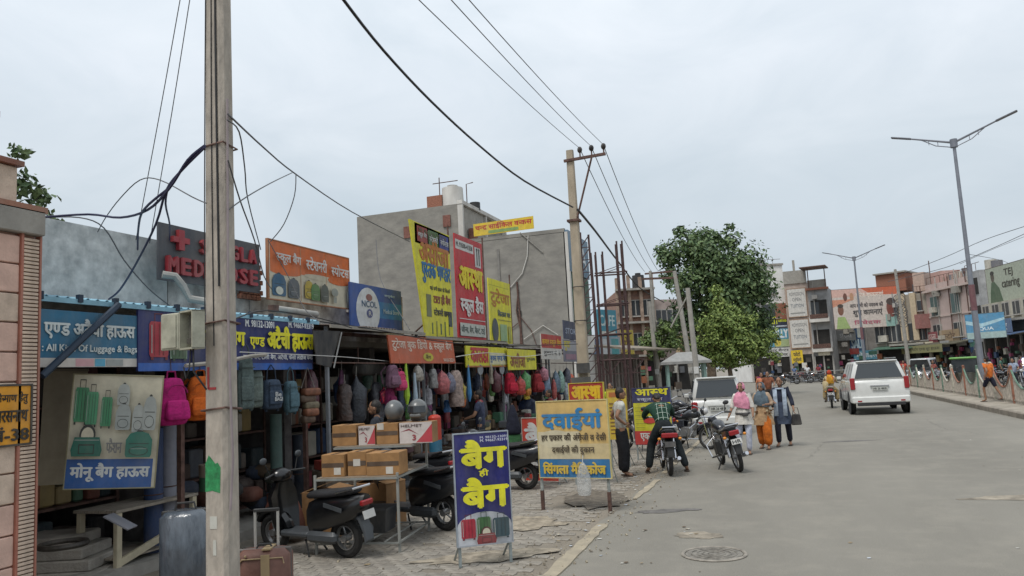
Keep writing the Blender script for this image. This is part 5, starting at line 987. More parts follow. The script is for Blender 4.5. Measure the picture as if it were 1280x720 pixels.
def carton(label, loc, rz, w, d, h, m=M_card, tape=True, lab=None, printed=None, group=None, flaps=False):
    t = thing('carton', label, 'carton', loc, rz, group)
    MB().box((0, 0, h / 2), (w, d, h), m, ch=.004).build('body', t, smooth=0)
    if tape: q = MB(); q.box((0, -d / 2 - .001, h * .52), (w * .96, .003, h * .2), M_tape); q.box((0, 0, h + .001), (.05, d * .98, .003), M_tape); q.build('tape', t, smooth=0)
    if lab: MB().box((lab[0] * w, -d / 2 - .003, lab[1] * h), (.09, .003, .085), P_('#cfcac0')).build('label_sheet', t, smooth=0)
    if printed:
        q = MB(); q.box((0, -d / 2 - .002, h / 2), (w * .995, .003, h * .99), P_('#cfc6c2')); q.add([(0, -d / 2 - .0045, 0.01), (w / 2, -d / 2 - .0045, .01), (w / 2, -d / 2 - .0045, h * .9), (w * .2, -d / 2 - .0045, h * .35)], [(0, 1, 2, 3)], P_('#b8203a')); q.add([(-w * .48, -d / 2 - .0045, h * .55), (-w * .2, -d / 2 - .0045, h * .7), (w * .1, -d / 2 - .0045, h * .4), (-.2 * w, -d / 2 - .0045, h * .62)], [(0, 1, 2, 3)], P_('#8a2038')); text(q, 'HELMET', (-w * .45, h * .78, w * .2, h * .9), P_('#5a4a4a'), -d / 2 - .006, .02); text(q, '3', (-w * .1, h * .15, 0, h * .4), P_('#a03040'), -d / 2 - .006, .05); tag(q.build('printing', t, smooth=0), kind='stuff')
    if flaps: MB().box((-w * .3, 0, h + .03), (w * .5, d * .95, .006), m, rot=(0, -18, 0)).box((w * .3, 0, h + .02), (w * .45, d * .95, .006), m, rot=(0, 14, 0)).build('flap', t, smooth=0)
    return t
cz = .9035
for x, y, w, d, h, lb, txt in ((.2, .25, .3, .32, .27, (.2, .25), 'left brown carton of three on the lower shelf'), (.49, .28, .24, .3, .29, (.0, .55), 'narrow middle brown carton on the lower shelf'), (.84, .26, .42, .36, .27, (.2, .22), 'wide right brown carton on the lower shelf')):
    carton(txt + ' of the rack', Rk @ Vector((x, y, cz)), R(9 + rnd.uniform(-4, 4)), w, d, h, M_card, lab=lb)
cz = 1.2235
carton('brown taped carton at the left end of the top shelf', Rk @ Vector((.1, .88, cz)), R(7), .34, .3, .27, M_card)
carton('small red and white printed carton between two brown ones on the top shelf', Rk @ Vector((.4, .86, cz)), R(12), .22, .26, .25, M_card2, tape=False, printed=1)
carton('brown taped carton with white corner label in the top shelf middle', Rk @ Vector((.68, .9, cz)), R(9), .3, .3, .27, M_card, lab=(-.3, .85))
carton('larger red and white printed carton at the right end of the top shelf', Rk @ Vector((1.08, .86, cz)), R(9), .44, .28, .27, M_card2, tape=False, printed=1)
carton('large open cardboard box on the ground behind the black scooter', (-6.0, 9.5, .0), R(12), .62, .5, .6, M_card2, tape=False, flaps=True)
carton('second cardboard box standing right of the open one', (-5.55, 10.1, .0), R(-6), .55, .5, .62, M_card2, tape=True, flaps=True)
carton('red topped carton on the stall left of the rack', (-6.6, 10.6, .75), R(60), .5, .4, .14, P_('#9c3024'), tape=False, lab=(.1, .4))
carton('grey brown carton under the red topped one', (-6.6, 10.6, .13), R(60), .55, .45, .6, P_('#6e6052'), lab=(.1, .6))
def helmet(label, loc, rz, col='#565a5c', op=False):
    m = paint(col, .3, spec=.6); t = thing('helmet', label, 'helmet', loc, rz)
    MB().ball((0, .0, .145), (.13, .155, .145), m, 20, 14, lo=0, hi=.86).build('shell', t, smooth=80); MB().torus((0, 0, .025), .085, .018, P_('#1c1d1f'), 'z', 18, 6).build('neck_trim', t)
    q = MB(); ring = lambda rr, z: [(rr * .132 * math.cos(R(a)), rr * .158 * math.sin(R(a)) - .002, z) for a in range(205, 336, 13)]
    A, B = ring(1.02, .2), ring(1.05, .115); q.add(A + B, [(i, i + 1, i + 1 + len(A), i + len(A)) for i in range(len(A) - 1)], mat('visor', (.035, .04, .045), .1, spec=.8) if op else paint('#74787a', .25)); q.build('visor', t)
    MB().box((0, -.135, .075), (.15, .06, .05), m, ch=.015).build('chin_guard', t, smooth=40); return t
helmet('grey closed helmet at left on the top shelf cartons', Rk @ Vector((.72, .95, cz + .275)), R(200), '#5c6062'); helmet('grey open visor helmet beside it on the printed carton', Rk @ Vector((1.06, .92, cz + .275)), R(10), '#55595b', True)
q = thing('helmet_pair_shelf', 'dark blue plastic crate under the carton rack', 'crate', Rk @ Vector((.45, .7, .14)), R(9)); MB().box((0, 0, .14), (.5, .4, .28), P_('#252a30'), top=(1.08, 1.08)).build('tub', q, smooth=0); MB().box((0, 0, .285), (.56, .46, .025), P_('#353a40')).build('rim', q, smooth=0)
# ---- free standing boards on the footpath
def legs(t, xs, z0, z1, m, r=.016, back=.0, y=.03):
    for x in xs: MB().box((x, y, (z0 + z1) / 2), (r * 2, r * 2, z1 - z0), m).build('leg', t, smooth=0)
    if back:
        for x in xs: MB().tube([(x, y + .01, z1 * .5), (x, y + back, z0)], r * .8, m).build('rear_leg', t)
M_galv = mat('galvanised_leg', (.32, .36, .36), .5, metal=.4, var=.2, scale=12)
def rich(t, w, h, z0, base, items, **k):
    e = bpy.data.objects.new('sign_panel', None); COL.objects.link(e); e.parent = t; e.location = (0, 0, z0); return board(None, None, None, None, None, w, h, base, items, parent=e, **k)
NAV = P_('#1a1f70', .45)
a, c = G(574, 712), G(642, 704); rz = math.atan2(c.y - a.y, c.x - a.x); w = (c - a).length + .0
t = thing('folding_sign', 'deep blue folding sign with big yellow Hindi letters and pictured suitcases', 'sign', (a.x, a.y, 0), rz)
legs(t, (.02, w - .02), .012, .5, M_galv, .015, .35)
rich(t, w, 1.18, .235, NAV, [('r', 0, 0, 1, .16, P_('#c9ccd2')), ('e', .5, .16, .5, .13, P_('#c9ccd2')), *bagpic('case', .07, .05, .26, .225, '#a51f36', '#6a1424'), ('r', .345, .045, .615, .235, P_('#9fae9c')), *bagpic('case', .36, .04, .24, .25, '#3c6a3c', '#274a2a'), *bagpic('case', .64, .045, .3, .225, '#1f4450', '#142e38'), *bagpic('duffel', .33, .012, .36, .15, '#7c1f2a', '#4c141c'), ('r', 0, 0, 1, .012, P_('#9aa0a8')),
  ('t', 'बैग', .1, .69, .93, .94, P_('#e2dc12'), .05), ('t', 'ही', .42, .61, .59, .68, P_('#e2dc12'), .05), ('t', 'बैग', .1, .34, .93, .6, P_('#e2dc12'), .05), ('t', 'M. 98132-13091', .46, .955, .97, .975, P_('#c8ccd8'), .03), ('t', 'M. 94667-93319', .46, .925, .97, .948, P_('#c8ccd8'), .03)], frame=P_('#9aa4ae', .4), fw=.012)
a, c = G(678, 638), G(762, 641); rz = math.atan2(c.y - a.y, c.x - a.x); w = (c - a).length
t = thing('medicine_sign', 'cream signboard with large blue Hindi word on two posts beside the road', 'sign', (a.x, a.y, 0), rz); M_pst = mat('post_paint', (.3, .32, .3), .7, var=.3, scale=10)
for x, y1 in ((0, .0), (w, 0)): MB().box((x, .035, .8), (.035, .035, 1.6), M_pst).build('post', t, smooth=0); MB().box((x, .035, .14), (.045, .045, .3), M_steel).build('rusted_base', t, smooth=0)
rich(t, w + .06, 1.12, .49, P_('#cfae6a'), [('r', 0, .0, 1, .24, P_('#1f6fa4')), ('r', .0, .24, 1, .44, P_('#cdb98a')), ('r', 0, .24, .6, .6, P_('#cfc3a2')), ('e', .25, .5, .26, .12, P_('#d0c6a8')), ('t', 'दवाईयां', .08, .62, .92, .9, P_('#1c7cb4'), .05), ('t', 'हर प्रकार की अंग्रेजी व देसी', .05, .47, .97, .58, P_('#3a2c1c'), .03), ('t', 'दवाईयों की दुकान', .2, .3, .8, .42, P_('#3a2c1c'), .03), ('t', 'सिंगला मैडिकोज', .06, .05, .94, .2, P_('#d0b23a'), .05)], frame=P_('#c8b87c'), fw=.012)
t2 = thing('water_bag', 'half clear plastic bag of water hanging on the cream signboard', 'plastic bag', Vector((a.x, a.y, 0)) + Vector((math.cos(rz), math.sin(rz), 0)) * (w * .68) + Vector((math.sin(rz), -math.cos(rz), 0)) * .07 + Vector((0, 0, .72)), rz)
q = MB(); q.loft([[(r * math.cos(6.2832 * i / 10), r * .5 * math.sin(6.2832 * i / 10), z) for i in range(10)] for r, z in ((.02, 0), (.06, -.05), (.11, -.2), (.115, -.4), (.09, -.47), (.03, -.48))], mat('milky_film', (.6, .62, .62), .2, var=.2, scale=12, alpha=.38, bump=.5)); q.build('film', t2, smooth=60); MB().tube([(0, 0, 0), (0, .03, .1)], .005, W_).build('tie', t2)
a = AD(652, 523, 14.6); t = thing('red_sign', 'red folding sign with white Hindi letters half behind the cream signboard', 'sign', (a.x, a.y, 0), R(-14)); legs(t, (.02, .72), .0, .6, M_galv, .014, .3)
rich(t, .74, 1.15, a.z - 1.15, P_('#b2301e'), [('t', 'बैग', .08, .6, .92, .92, W_, .05), ('t', 'बैग', .08, .12, .92, .44, W_, .05)], frame=P_('#b0a8a0'), fw=.01)
a = AD(711, 480, 14.2); c = AD(757, 480, 14.2); t = thing('dress_shop_sign', 'red sign with yellow Hindi word standing behind the cream signboard', 'sign', (a.x, a.y, 0), R(-12)); w = (c - a).length; legs(t, (.02, w - .02), 0, 1.3, M_galv, .014, .4)
rich(t, w, .95, a.z - .95, P_('#a8281c'), [('t', 'आस्था', .08, .7, .92, .94, P_('#dcb41c'), .05), ('t', 'स्कूल ड्रैस', .1, .4, .9, .6, W_, .04)], frame=P_('#c8b430'), fw=.012)
a = AD(758, 487, 16.5); t = thing('price_sign', 'narrow yellow list sign with dark lines left of the white shirted man', 'sign', (a.x, a.y, 0), R(-8)); legs(t, (.02, .4), 0, .6, M_galv, .013, .3)
rich(t, .42, 1.05, a.z - 1.05, P_('#cdb03a'), [('r', .1, .84, .9, .94, P_('#b86a2a'))] + [('r', .1, .1 + .075 * i, .3 + .55 * rnd.random(), .125 + .075 * i, P_('#7a5a30')) for i in range(9)], frame=P_('#b8a040'), fw=.01)
a = AD(790, 486, 17.5); c = AD(838, 486, 17.5); w = (c - a).length; t = thing('school_dress_sign', 'blue and yellow sign with Hindi shop word behind the green shirted rider', 'sign', (a.x, a.y, 0), R(-10)); legs(t, (.02, w - .02), 0, .6, M_galv, .014, .35)
rich(t, w, 1.25, a.z - 1.25, P_('#c8c42c'), [('r', 0, .74, 1, 1, P_('#1d2456')), ('t', 'आस्थ', .08, .87, .95, .98, P_('#d8d01c'), .05), ('t', 'स्कूल ड्रैस', .12, .76, .8, .84, P_('#b8bcd0'), .03), ('e', .4, .62, .2, .06, P_('#b83028')), ('e', .42, .42, .17, .05, P_('#b83028')), ('r', 0, 0, .95, .24, P_('#b02c2c')), ('t', 'एक दाम', .15, .06, .7, .2, W_, .03)] + [('r', .05, .3 + .07 * i, .3, .31 + .07 * i, P_('#8a8a2a')) for i in range(6)], frame=P_('#3a3f6a'), fw=.01)
# ================================================================ POLES, WIRES, TOWER, LAMPS
M_pole = mat('cast_pole', (.44, .39, .33), .9, var=.22, scale=11, bump=.6, bscale=26, col2=(.28, .25, .215), stretch=(1, 1, .35))
PB = AD(277, 500, 6.5); PB.z = 0
def taper(q, w0, d0, w1, d1, z0, z1, m, c=.03):
    R_ = []
    for z, w, d in ((z0, w0, d0), (z1, w1, d1)):
        x, y = w / 2, d / 2; R_.append([(-x + c, -y, z), (x - c, -y, z), (x, -y + c, z), (x, y - c, z), (x - c, y, z), (-x + c, y, z), (-x, y - c, z), (-x, -y + c, z)])
    q.loft(R_, m)
t = thing('utility_pole', 'near tapering concrete pole with open meter box, green and red paint marks', 'pole', PB)
q = MB(); taper(q, .235, .2, .17, .13, -.1, 9.2, M_pole); q.build('shaft', t, smooth=30)
def face_w(z): return .235 - .065 * z / 9.2, .2 - .07 * z / 9.2
def onface(z, u, pr=.002): w, d = face_w(z); return (u * w / 2, -d / 2 - pr, z)
q = MB(); gp = P_('#23824c', .8, var=.3, scale=20)
g1, g2 = AY(277, 615, PB.y - .1).z, AY(277, 575, PB.y - .1).z
q.add([onface(g1, -.8), onface(g1 + .01, -.2), onface(g1 - .01, .5), onface(g2 - .06, .56), onface(g2 - .02, .3), onface(g2 - .03, .1), onface(g2 + .02, -.3), onface(g2 + .04, -.5), onface(g2 - .03, -.8)], [tuple(range(9))], gp)
q.build('green_paint', t, smooth=0); q = MB(); rp = P_('#a82a34', .8); z = AY(277, 485, PB.y - .1).z
for a, b_ in (((-.5, .18), (-.5, .0)), ((-.5, .0), (.2, .0))):
    q.box(((a[0] + b_[0]) / 2 * .11 * 1, -face_w(z)[1] / 2 - .003, z + (a[1] + b_[1]) / 2), (max(.02, abs(a[0] - b_[0]) * .11), .004, max(.02, abs(a[1] - b_[1]))), rp)
q.build('red_mark', t, smooth=0)
tag(MB().box(onface(.95, -.1, .001), (.07, .004, .1), P_('#b8b8b0', .8)).box(onface(.75, 0, .001), (.03, .004, .12), P_('#b8b8b0', .8)).build('lime_smear', t, smooth=0), kind='stuff')
for z in (AY(277, 185, PB.y).z, AY(277, 405, PB.y).z, AY(277, 512, PB.y).z):
    w, d = face_w(z); q = MB(); q.tube([(-w / 2 - .01, -d / 2 - .01, z), (w / 2 + .01, -d / 2 - .01, z + .02), (w / 2 + .01, d / 2 + .01, z), (-w / 2 - .01, d / 2 + .01, z - .02)], .009, M_steel, 6, closed=True); q.build('clamp_band', t)
M_wire = mat('black_cable', (.018, .018, .02), .6, var=0); M_bwire = mat('blue_black_cable', (.02, .02, .06), .55, var=0); M_gw = mat('grey_wire', (.09, .09, .095), .6, var=0)
q = MB()
for u, r, ph in ((.5, .009, 0), (.02, .005, 1), (-.7, .005, 2)):
    q = MB(); q.tube([Vector(onface(z, u + .12 * math.sin(z * .8 + ph), r)) for z in [(2.9 if ph == 0 else 2.4) + i * .35 for i in range(18)]], r, M_wire, 5); q.build('cable_run', t)
q = MB(); z = AY(277, 440, PB.y).z; q.tube([(.13, -.05, z + 2.2), (.14, -.08, z + .3), (.17, -.1, z - .3), (.19, -.1, z - .9), (.16, -.1, z - 1.3)], .01, P_('#8c8084')); q.build('loose_cable', t)
# meter box, open door to the left
bx = AD(262, 410, 6.3) - PB; M_box = mat('fibre_box', (.36, .355, .28), .6, var=.15, scale=10, bump=.1)
e = thing('meter_box', 'weathered cream meter box with its door swung open on the near pole', 'meter box', PB + Vector((-.09, -.14, bx.z)), R(-20))
q = MB(); q.box((0, -.03, 0), (.21, .015, .31), M_box); 
for x in (-.1, .1): q.box((x, -.08, 0), (.014, .11, .32), M_box)
for z in (-.155, .155): q.box((0, -.08, z), (.214, .11, .014), M_box)
q.build('case', e, smooth=0); MB().box((0, -.05, .03), (.15, .03, .2), P_('#4a4a44')).box((-.02, -.07, -.09), (.1, .03, .05), P_('#2c2c2a')).box((.05, -.08, .06), (.03, .02, .1), P_('#6c6a60')).build('meter', e, smooth=0)
q = MB(); q.box((-.22, -.15, 0), (.21, .02, .31), M_box, rot=(0, 0, 14), ch=.008); q.box((-.22, -.165, 0), (.17, .008, .27), M_box, rot=(0, 0, 14)); q.build('door', e, smooth=0)
MB().tube([(0, -.09, -.15), (.03, -.12, -.32), (-.06, -.1, -.4), (-.1, -.1, -.3)], .006, M_wire).tube([(.04, -.09, -.15), (.1, -.12, -.35), (.12, -.02, -.5)], .008, M_wire).build('cable_tail', e)
# tall pole 2
P2 = AD(730, 470, 20.2); P2.z = 0; zt = 8.05
t = thing('utility_pole', 'tall tan concrete pole with steel cross arm and three insulators, mid row', 'pole', P2)
q = MB(); taper(q, .33, .22, .185, .15, -.1, zt, mat('tan_pole', (.38, .32, .24), .9, var=.15, scale=4, bump=.3, stretch=(1, 1, .4)), .02); q.build('shaft', t, smooth=30)
q = MB(); q.box((.42, -.1, zt - .28), (1.15, .07, .07), M_steel, rot=(0, -2, 0)); q.build('cross_arm', t, smooth=0)
MB().tube([(.62, -.12, zt - .3), (.12, -.12, zt - 1.9)], .03, M_steel).build('arm_brace', t); MB().box((0, 0, zt - 1.95), (.34, .28, .06), M_steel).build('clamp_band', t, smooth=0)
INS = []
for x in (.3, .62, .95):
    MB().cyl((x, -.1, zt - .25), (x, -.1, zt - .1), .02, M_steel).ball((x, -.1, zt - .05), (.07, .07, .09), P_('#1f1a1c', .3), 10, 6).build('insulator', t); INS.append(P2 + Vector((x, -.1, zt + .0)))
for z in (3.4, 4.3): MB().torus((0, 0, z), .17, .012, M_wire, 'z', 14, 5).build('wire_loop', t)
MB().box((.04, -.2, 2.15), (.34, .08, .26), P_('#3a3c3e')).box((-.04, -.2, 1.75), (.5, .1, .34), P_('#4a4c4c')).build('switch_box', t, smooth=0)
def cat_(a, b, sag, n=18): return [a.lerp(b, i / n) - Vector((0, 0, sag * 4 * (i / n) * (1 - i / n))) for i in range(n + 1)]
def wire(label, pts, r, m, group=None, name='overhead_wire'):
    o = MB().tube(pts, r, m, 5).build(name); tag(o, label, 'wire', group)
P3 = AD(812, 340, 47)
for i, (a, px) in enumerate(zip(INS, (534, 573, 595))):
    far = AD(px, 0, 9.5); d = far - a; wire('thin bare overhead wire from the tall pole to the top of the picture, %s' % ['leftmost', 'middle', 'rightmost'][i], cat_(a, a + d * 1.5, .12), .007, M_gw)
    wire('thin bare wire from the tall pole down to the far pole by the tree, %s' % ['leftmost', 'middle', 'rightmost'][i], cat_(a, P3 + Vector((.4 * (i - 1) + .1, 0, .05)), .35), .012, M_gw)
def pathD(pts, n=4):
    out = []
    V = [AD(*p) for p in pts]; V = [V[0]] + V + [V[-1]]
    for i in range(1, len(V) - 2):
        for k in range(n):
            s = k / n; p0, p1, p2, p3 = V[i - 1:i + 3]
            out.append(.5 * ((2 * p1) + (p2 - p0) * s + (2 * p0 - 5 * p1 + 4 * p2 - p3) * s * s + (3 * p1 - p0 - 3 * p2 + p3) * s ** 3))
    return out + [V[-2]]
wire('thick black twisted cable sagging from the top of the picture to the tall pole', pathD([(395, -50, 9), (428, -2, 9.5), (480, 64, 11), (540, 128, 12.8), (600, 183, 14.9), (655, 226, 17.2), (716, 259, 20)]), .022, M_wire, name='thick_cable')
wire('thick black cable running from the tall pole down to the brick house', pathD([(722, 262, 20), (745, 290, 24), (775, 330, 33), (800, 360, 44), (830, 378, 55)]), .035, M_wire, name='thick_cable')
for lab, pts, r, m in [('dark blue bundled cable swooping from the near pole down to the left wall', [(256, 182, 6.45), (235, 200, 6.6), (212, 235, 6.9), (185, 262, 7.4), (150, 272, 8), (110, 268, 8.4), (48, 272, 8.2)], .013, M_bwire),
    ('second blue cable of the bundle dropping to the canopy sheet', [(256, 184, 6.45), (228, 212, 6.7), (208, 238, 7), (195, 280, 7.6), (170, 330, 8.4), (150, 362, 9), (136, 374, 9.3)], .012, M_bwire),
    ('third cable of the bundle ending at the wall top', [(210, 236, 7), (180, 262, 7.4), (173, 285, 8.6), (172, 312, 10.2)], .012, M_bwire), ('short cable loop hanging from the bundle beside the medical sign', [(211, 232, 7), (207, 255, 7.2), (212, 280, 8.8), (212, 300, 10.4)], .01, M_bwire),
    ('thin wire lying from the wall top across to the canopy edge', [(55, 272, 9.2), (100, 272, 8.9), (130, 285, 9), (155, 325, 9.2), (185, 360, 9.4), (212, 382, 9.6)], .008, M_gw), ('thin arching grey wire above the left wall', [(122, 290, 9.6), (132, 272, 9), (150, 248, 8.2), (175, 225, 7.8), (200, 225, 7.4), (240, 246, 6.8), (258, 254, 6.5)], .006, M_gw),
    ('thin straight wire at left rising from the wall out of the picture', [(226, -5, 9), (200, 140, 9.4), (170, 300, 10.3)], .006, M_gw), ('second thin straight wire rising beside the first', [(238, -5, 9), (215, 140, 9.4), (187, 304, 10.5)], .006, M_gw),
    ('long thin wire running from the near pole right towards the cement block', [(285, 143, 6.6), (330, 185, 8.5), (370, 218, 10.5), (440, 265, 14), (512, 302, 18)], .01, M_gw), ('thin wire loop right of the near pole reaching to the orange board', [(284, 150, 6.55), (299, 165, 6.8), (306, 210, 7.4), (310, 250, 8.6), (326, 312, 10.6)], .007, M_gw),
    ('thin wire dropping along the right side of the near pole', [(285, 200, 6.6), (300, 250, 6.9), (318, 300, 8), (330, 345, 10), (340, 362, 11)], .007, M_gw), ('branch wire from near pole arching to the long wire', [(286, 262, 6.6), (310, 245, 7), (340, 228, 8), (365, 216, 10)], .006, M_gw), ('wire hanging from the long wire to the orange board corner', [(370, 217, 10.4), (368, 245, 10.4), (355, 280, 10.5), (338, 302, 10.6)], .007, M_gw),
    ('thin wire slung across orange board and fascia', [(335, 300, 10.5), (360, 345, 10.6), (380, 385, 10.4), (397, 400, 10)], .006, M_gw), ('white cord strung below the blue fascia to the dark flap', [(300, 440, 8.5), (390, 444, 10.5), (440, 447, 12), (490, 452, 14)], .006, W_),
    ('sagging black wire strung above the tin canopies from flap to tall pole', [(400, 402, 12), (470, 412, 13), (560, 428, 15.5), (640, 432, 18), (722, 430, 20)], .01, M_wire), ('pale cord sagging in front of the square yellow fascia', [(570, 446, 14.5), (610, 441, 16), (650, 446, 17.5), (700, 440, 19.5)], .007, W_), ('tangled grey wire dropping from wall top behind the tall boards', [(470, 300, 18), (476, 350, 17), (505, 400, 15), (512, 412, 14.5)], .009, M_gw), ('second slack black wire from the near pole under the orange board', [(290, 400, 6.6), (335, 388, 8.5), (400, 398, 10.5), (440, 410, 12)], .008, M_wire),
    ('thin far wire at the right crossing behind the big lamp post', [(1120, 345, 60), (1180, 322, 55), (1230, 300, 50), (1290, 280, 45)], .02, M_gw), ('second thin far wire at the right below the first', [(1110, 352, 60), (1180, 335, 55), (1230, 315, 50), (1290, 288, 45)], .02, M_gw), ('third thin wire ending at the big lamp post', [(1212, 318, 37), (1250, 325, 40), (1262, 330, 55)], .012, M_gw), ('lowest far wire crossing to the right edge', [(1200, 330, 40), (1240, 312, 42), (1290, 292, 44)], .012, M_gw)]:
    wire(lab, pathD(pts), r, m)
M_white_d = P_('#9b9a95', .6)
q = thing('white_pipe', 'bent white plastic pipe above the blue canopy left of the near pole', 'pipe', AX(203, 343, -7.6)); MB().tube([(0, 0, 0), (.1, .12, -.02), (.16, .2, -.15), (.2, .28, -.32), (.6, .55, -.42)], .05, M_white_d, 8).build('tube', q)
q = thing('tube_light', 'grey tube lamp housing lying above the blue fascia', 'lamp', AX(345, 386, -7.2), R(90)); MB().cyl((0, 0, 0), (1.1, 0, -.02), .055, M_white_d).build('tube', q); MB().box((-.06, 0, 0), (.14, .1, .1), M_steel).build('end_cap', q, smooth=0)
# steel lattice tower and hoarding frame
ta = AD(741, 467, 27.5); ta.z = 0
t = thing('lattice_tower', 'narrow rusty steel lattice tower just right of the tall pole', 'tower', ta, R(8)); M_lat = mat('rust_frame', (.075, .042, .04), .75, var=.3, scale=5)
zt2 = AD(730, 262, 27.5).z
for x in (-.2, .25):
    for y in (0, .5): MB().tube([(x, y, 0), (x * .75 - .02, y, zt2 - (.6 if y else 0) - (.8 if x > 0 else 0))], .042, M_lat, 5).build('leg', t)
for k in range(14):
    z = .6 + k * (zt2 - 1.4) / 14; z2 = z + (zt2 - 1.4) / 14; f = 1 - .25 * z / zt2; MB().tube([(-.2 * f, 0, z), (.25 * f, 0, z2)], .022, M_lat, 4).build('lattice_bar', t); MB().tube([(-.2 * f, 0, z), (.25 * f, 0, z)], .018, M_lat, 4).build('lattice_bar', t)
tb = AD(755, 467, 27.5); tb.z = 0; t = thing('steel_scaffold', 'tall bare steel scaffold frame with square bays beside the lattice tower', 'frame', tb, R(14)); wd = .98
zs = [AD(765, y, 27.8).z for y in (450, 418, 380, 340, 310)]; top_ = AD(775, 300, 27.8).z
for x in (0, .25, wd * .8, wd): 
    for y in (0, .7): MB().tube([(x, y, 0), (x - .02, y, top_ if x > .5 else top_ - .35)], .034, M_lat, 5).build('upright', t)
for z in zs[:4]:
    for y in (0, .7): MB().tube([(-.1, y, z), (wd + .1, y, z)], .03, M_lat, 5).tube([(0, y, z), (wd, y, z + .28)], .016, M_lat, 4).build('rail', t)
    for x in (0, wd): MB().tube([(x, 0, z), (x, .7, z)], .025, M_lat, 5).build('rail', t)
q = MB(); z0, z1 = zs[0] - .5, zs[0]
for y in (0, .7):
    for k in range(4): q.tube([(-.2 + k * .42, y, z0 if k % 2 else z1), (.22 + k * .42, y, z1 if k % 2 else z0)], .018, M_lat, 4)
    q.tube([(-.2, y, z0), (1.5, y, z0)], .022, M_lat, 4); q.tube([(-.2, y, z1), (1.5, y, z1)], .022, M_lat, 4)
q.build('base_truss', t)
# thin poles by the tree
for px, y0, D, lab, lean in ((868, 335, 38, 'thin concrete pole leaning before the big tree, with small cross arm', (-.6, 0)), (872, 358, 34, 'second thin pole right of it with diagonal strut', (-.15, 0)), (823, 375, 44, 'thin pole covered in creepers by the brick house', (-.25, 0))):
    b_ = AD(px, 462, D); b_.z = 0; tz = AD(px, y0, D).z; t = thing('utility_pole', lab, 'pole', b_); q = MB(); q.tube([(0, 0, 0), (lean[0], 0, tz)], [.14, .1], M_conc, 8); q.build('shaft', t)
    if D == 38: MB().box((lean[0] - .75, 0, tz - .3), (1.8, .08, .1), M_steel, rot=(0, 3, 0)).build('cross_arm', t, smooth=0)
    if D == 34: MB().tube([(lean[0], 0, tz - .3), (lean[0] - .9, .2, tz - 1.7)], .04, M_conc).build('strut', t)
    MB().box((lean[0] * .3, -.14, 1.9), (.2, .05, .3), W_).build('notice', t, smooth=0)
q = thing('utility_pole', 'far pole top with cross arm left of the tree crown', 'pole', (P3.x, P3.y + .3, 0)); MB().cyl((0, 0, 0), (0, 0, P3.z + .1), .13, M_conc, r1=.09).build('shaft', q); MB().box((.5, 0, P3.z - .05), (1.7, .1, .1), M_steel).build('cross_arm', q, smooth=0)
# street lamps
def lamp(label, base, h, arm, px_s=1.0, rz=0):
    t = thing('street_lamp', label, 'street lamp', base, rz); m = mat('lamp_steel', (.23, .24, .27), .45, metal=.5, var=.1, scale=3)
    q = MB(); q.tube([(0, 0, 0), (0, 0, h * .35), (0, 0, h * .5), (0, 0, h)], [.14, .115, .09, .065], m, 10); q.build('pole', t)
    MB().cyl((0, 0, h * .33), (0, 0, h * .43), .125, P_('#6a4048'), n=10).build('painted_collar', t); MB().cyl((0, 0, h - .25), (0, 0, h + .12), .15, m, n=10).build('hub', t)
    MB().box((0, 0, .2), (.5, .5, .4), M_conc).build('plinth', t, smooth=0)
    for s in (-1, 1):
        q = MB(); q.tube([(s * .1, 0, h), (s * arm, 0, h + arm * .32)], [.05, .035], m, 6); q.tube([(s * .1, 0, h - .22), (s * arm * .4, 0, h - .02), (s * arm * .72, 0, h + arm * .22)], .022, m, 5)
        q.tube([(s * arm * .35, 0, h - .03), (s * arm * .35, 0, h + arm * .1)], .018, m, 4); q.tube([(s * arm * .55, 0, h + .08), (s * arm * .55, 0, h + arm * .17)], .018, m, 4); q.build('arm', t)
        q = MB(); q.box((s * (arm + .3), 0, h + arm * .32 + .09), (.85, .2, .07), P_('#5a5e68', .4), rot=(0, -s * 17, 0), ch=.02); q.build('lamp_head', t, smooth=0)
    return t
lb = AD(1228, 470, 32.6); lb.z = .14; lt = AD(1187, 168, 32.6)
o = lamp('tall double armed street lamp on the median, nearer of two', lb, lt.z - .14, 1.75, rz=R(-20)); 
lb = AD(1083, 470, 67); lb.z = .14; o = lamp('farther double armed street lamp rising above the white car', lb, AD(1070, 322, 67).z, 1.9, rz=R(-15))
lb = AD(1135, 440, 70); lb.z = 0; t = thing('utility_pole', 'old concrete pole wound with cables before the beige house', 'pole', lb); MB().tube([(0, 0, 0), (-.3, 0, AD(1122, 335, 70).z)], [.18, .12], M_conc, 8).build('shaft', t)
q = MB()
for k in range(9): q.torus((-.1 - .02 * k, 0, 5 + k * .28), .3 + .25 * rnd.random(), .03, M_gw, 'y', 12, 4)
tag(q.build('cable_coil', t), kind='stuff')
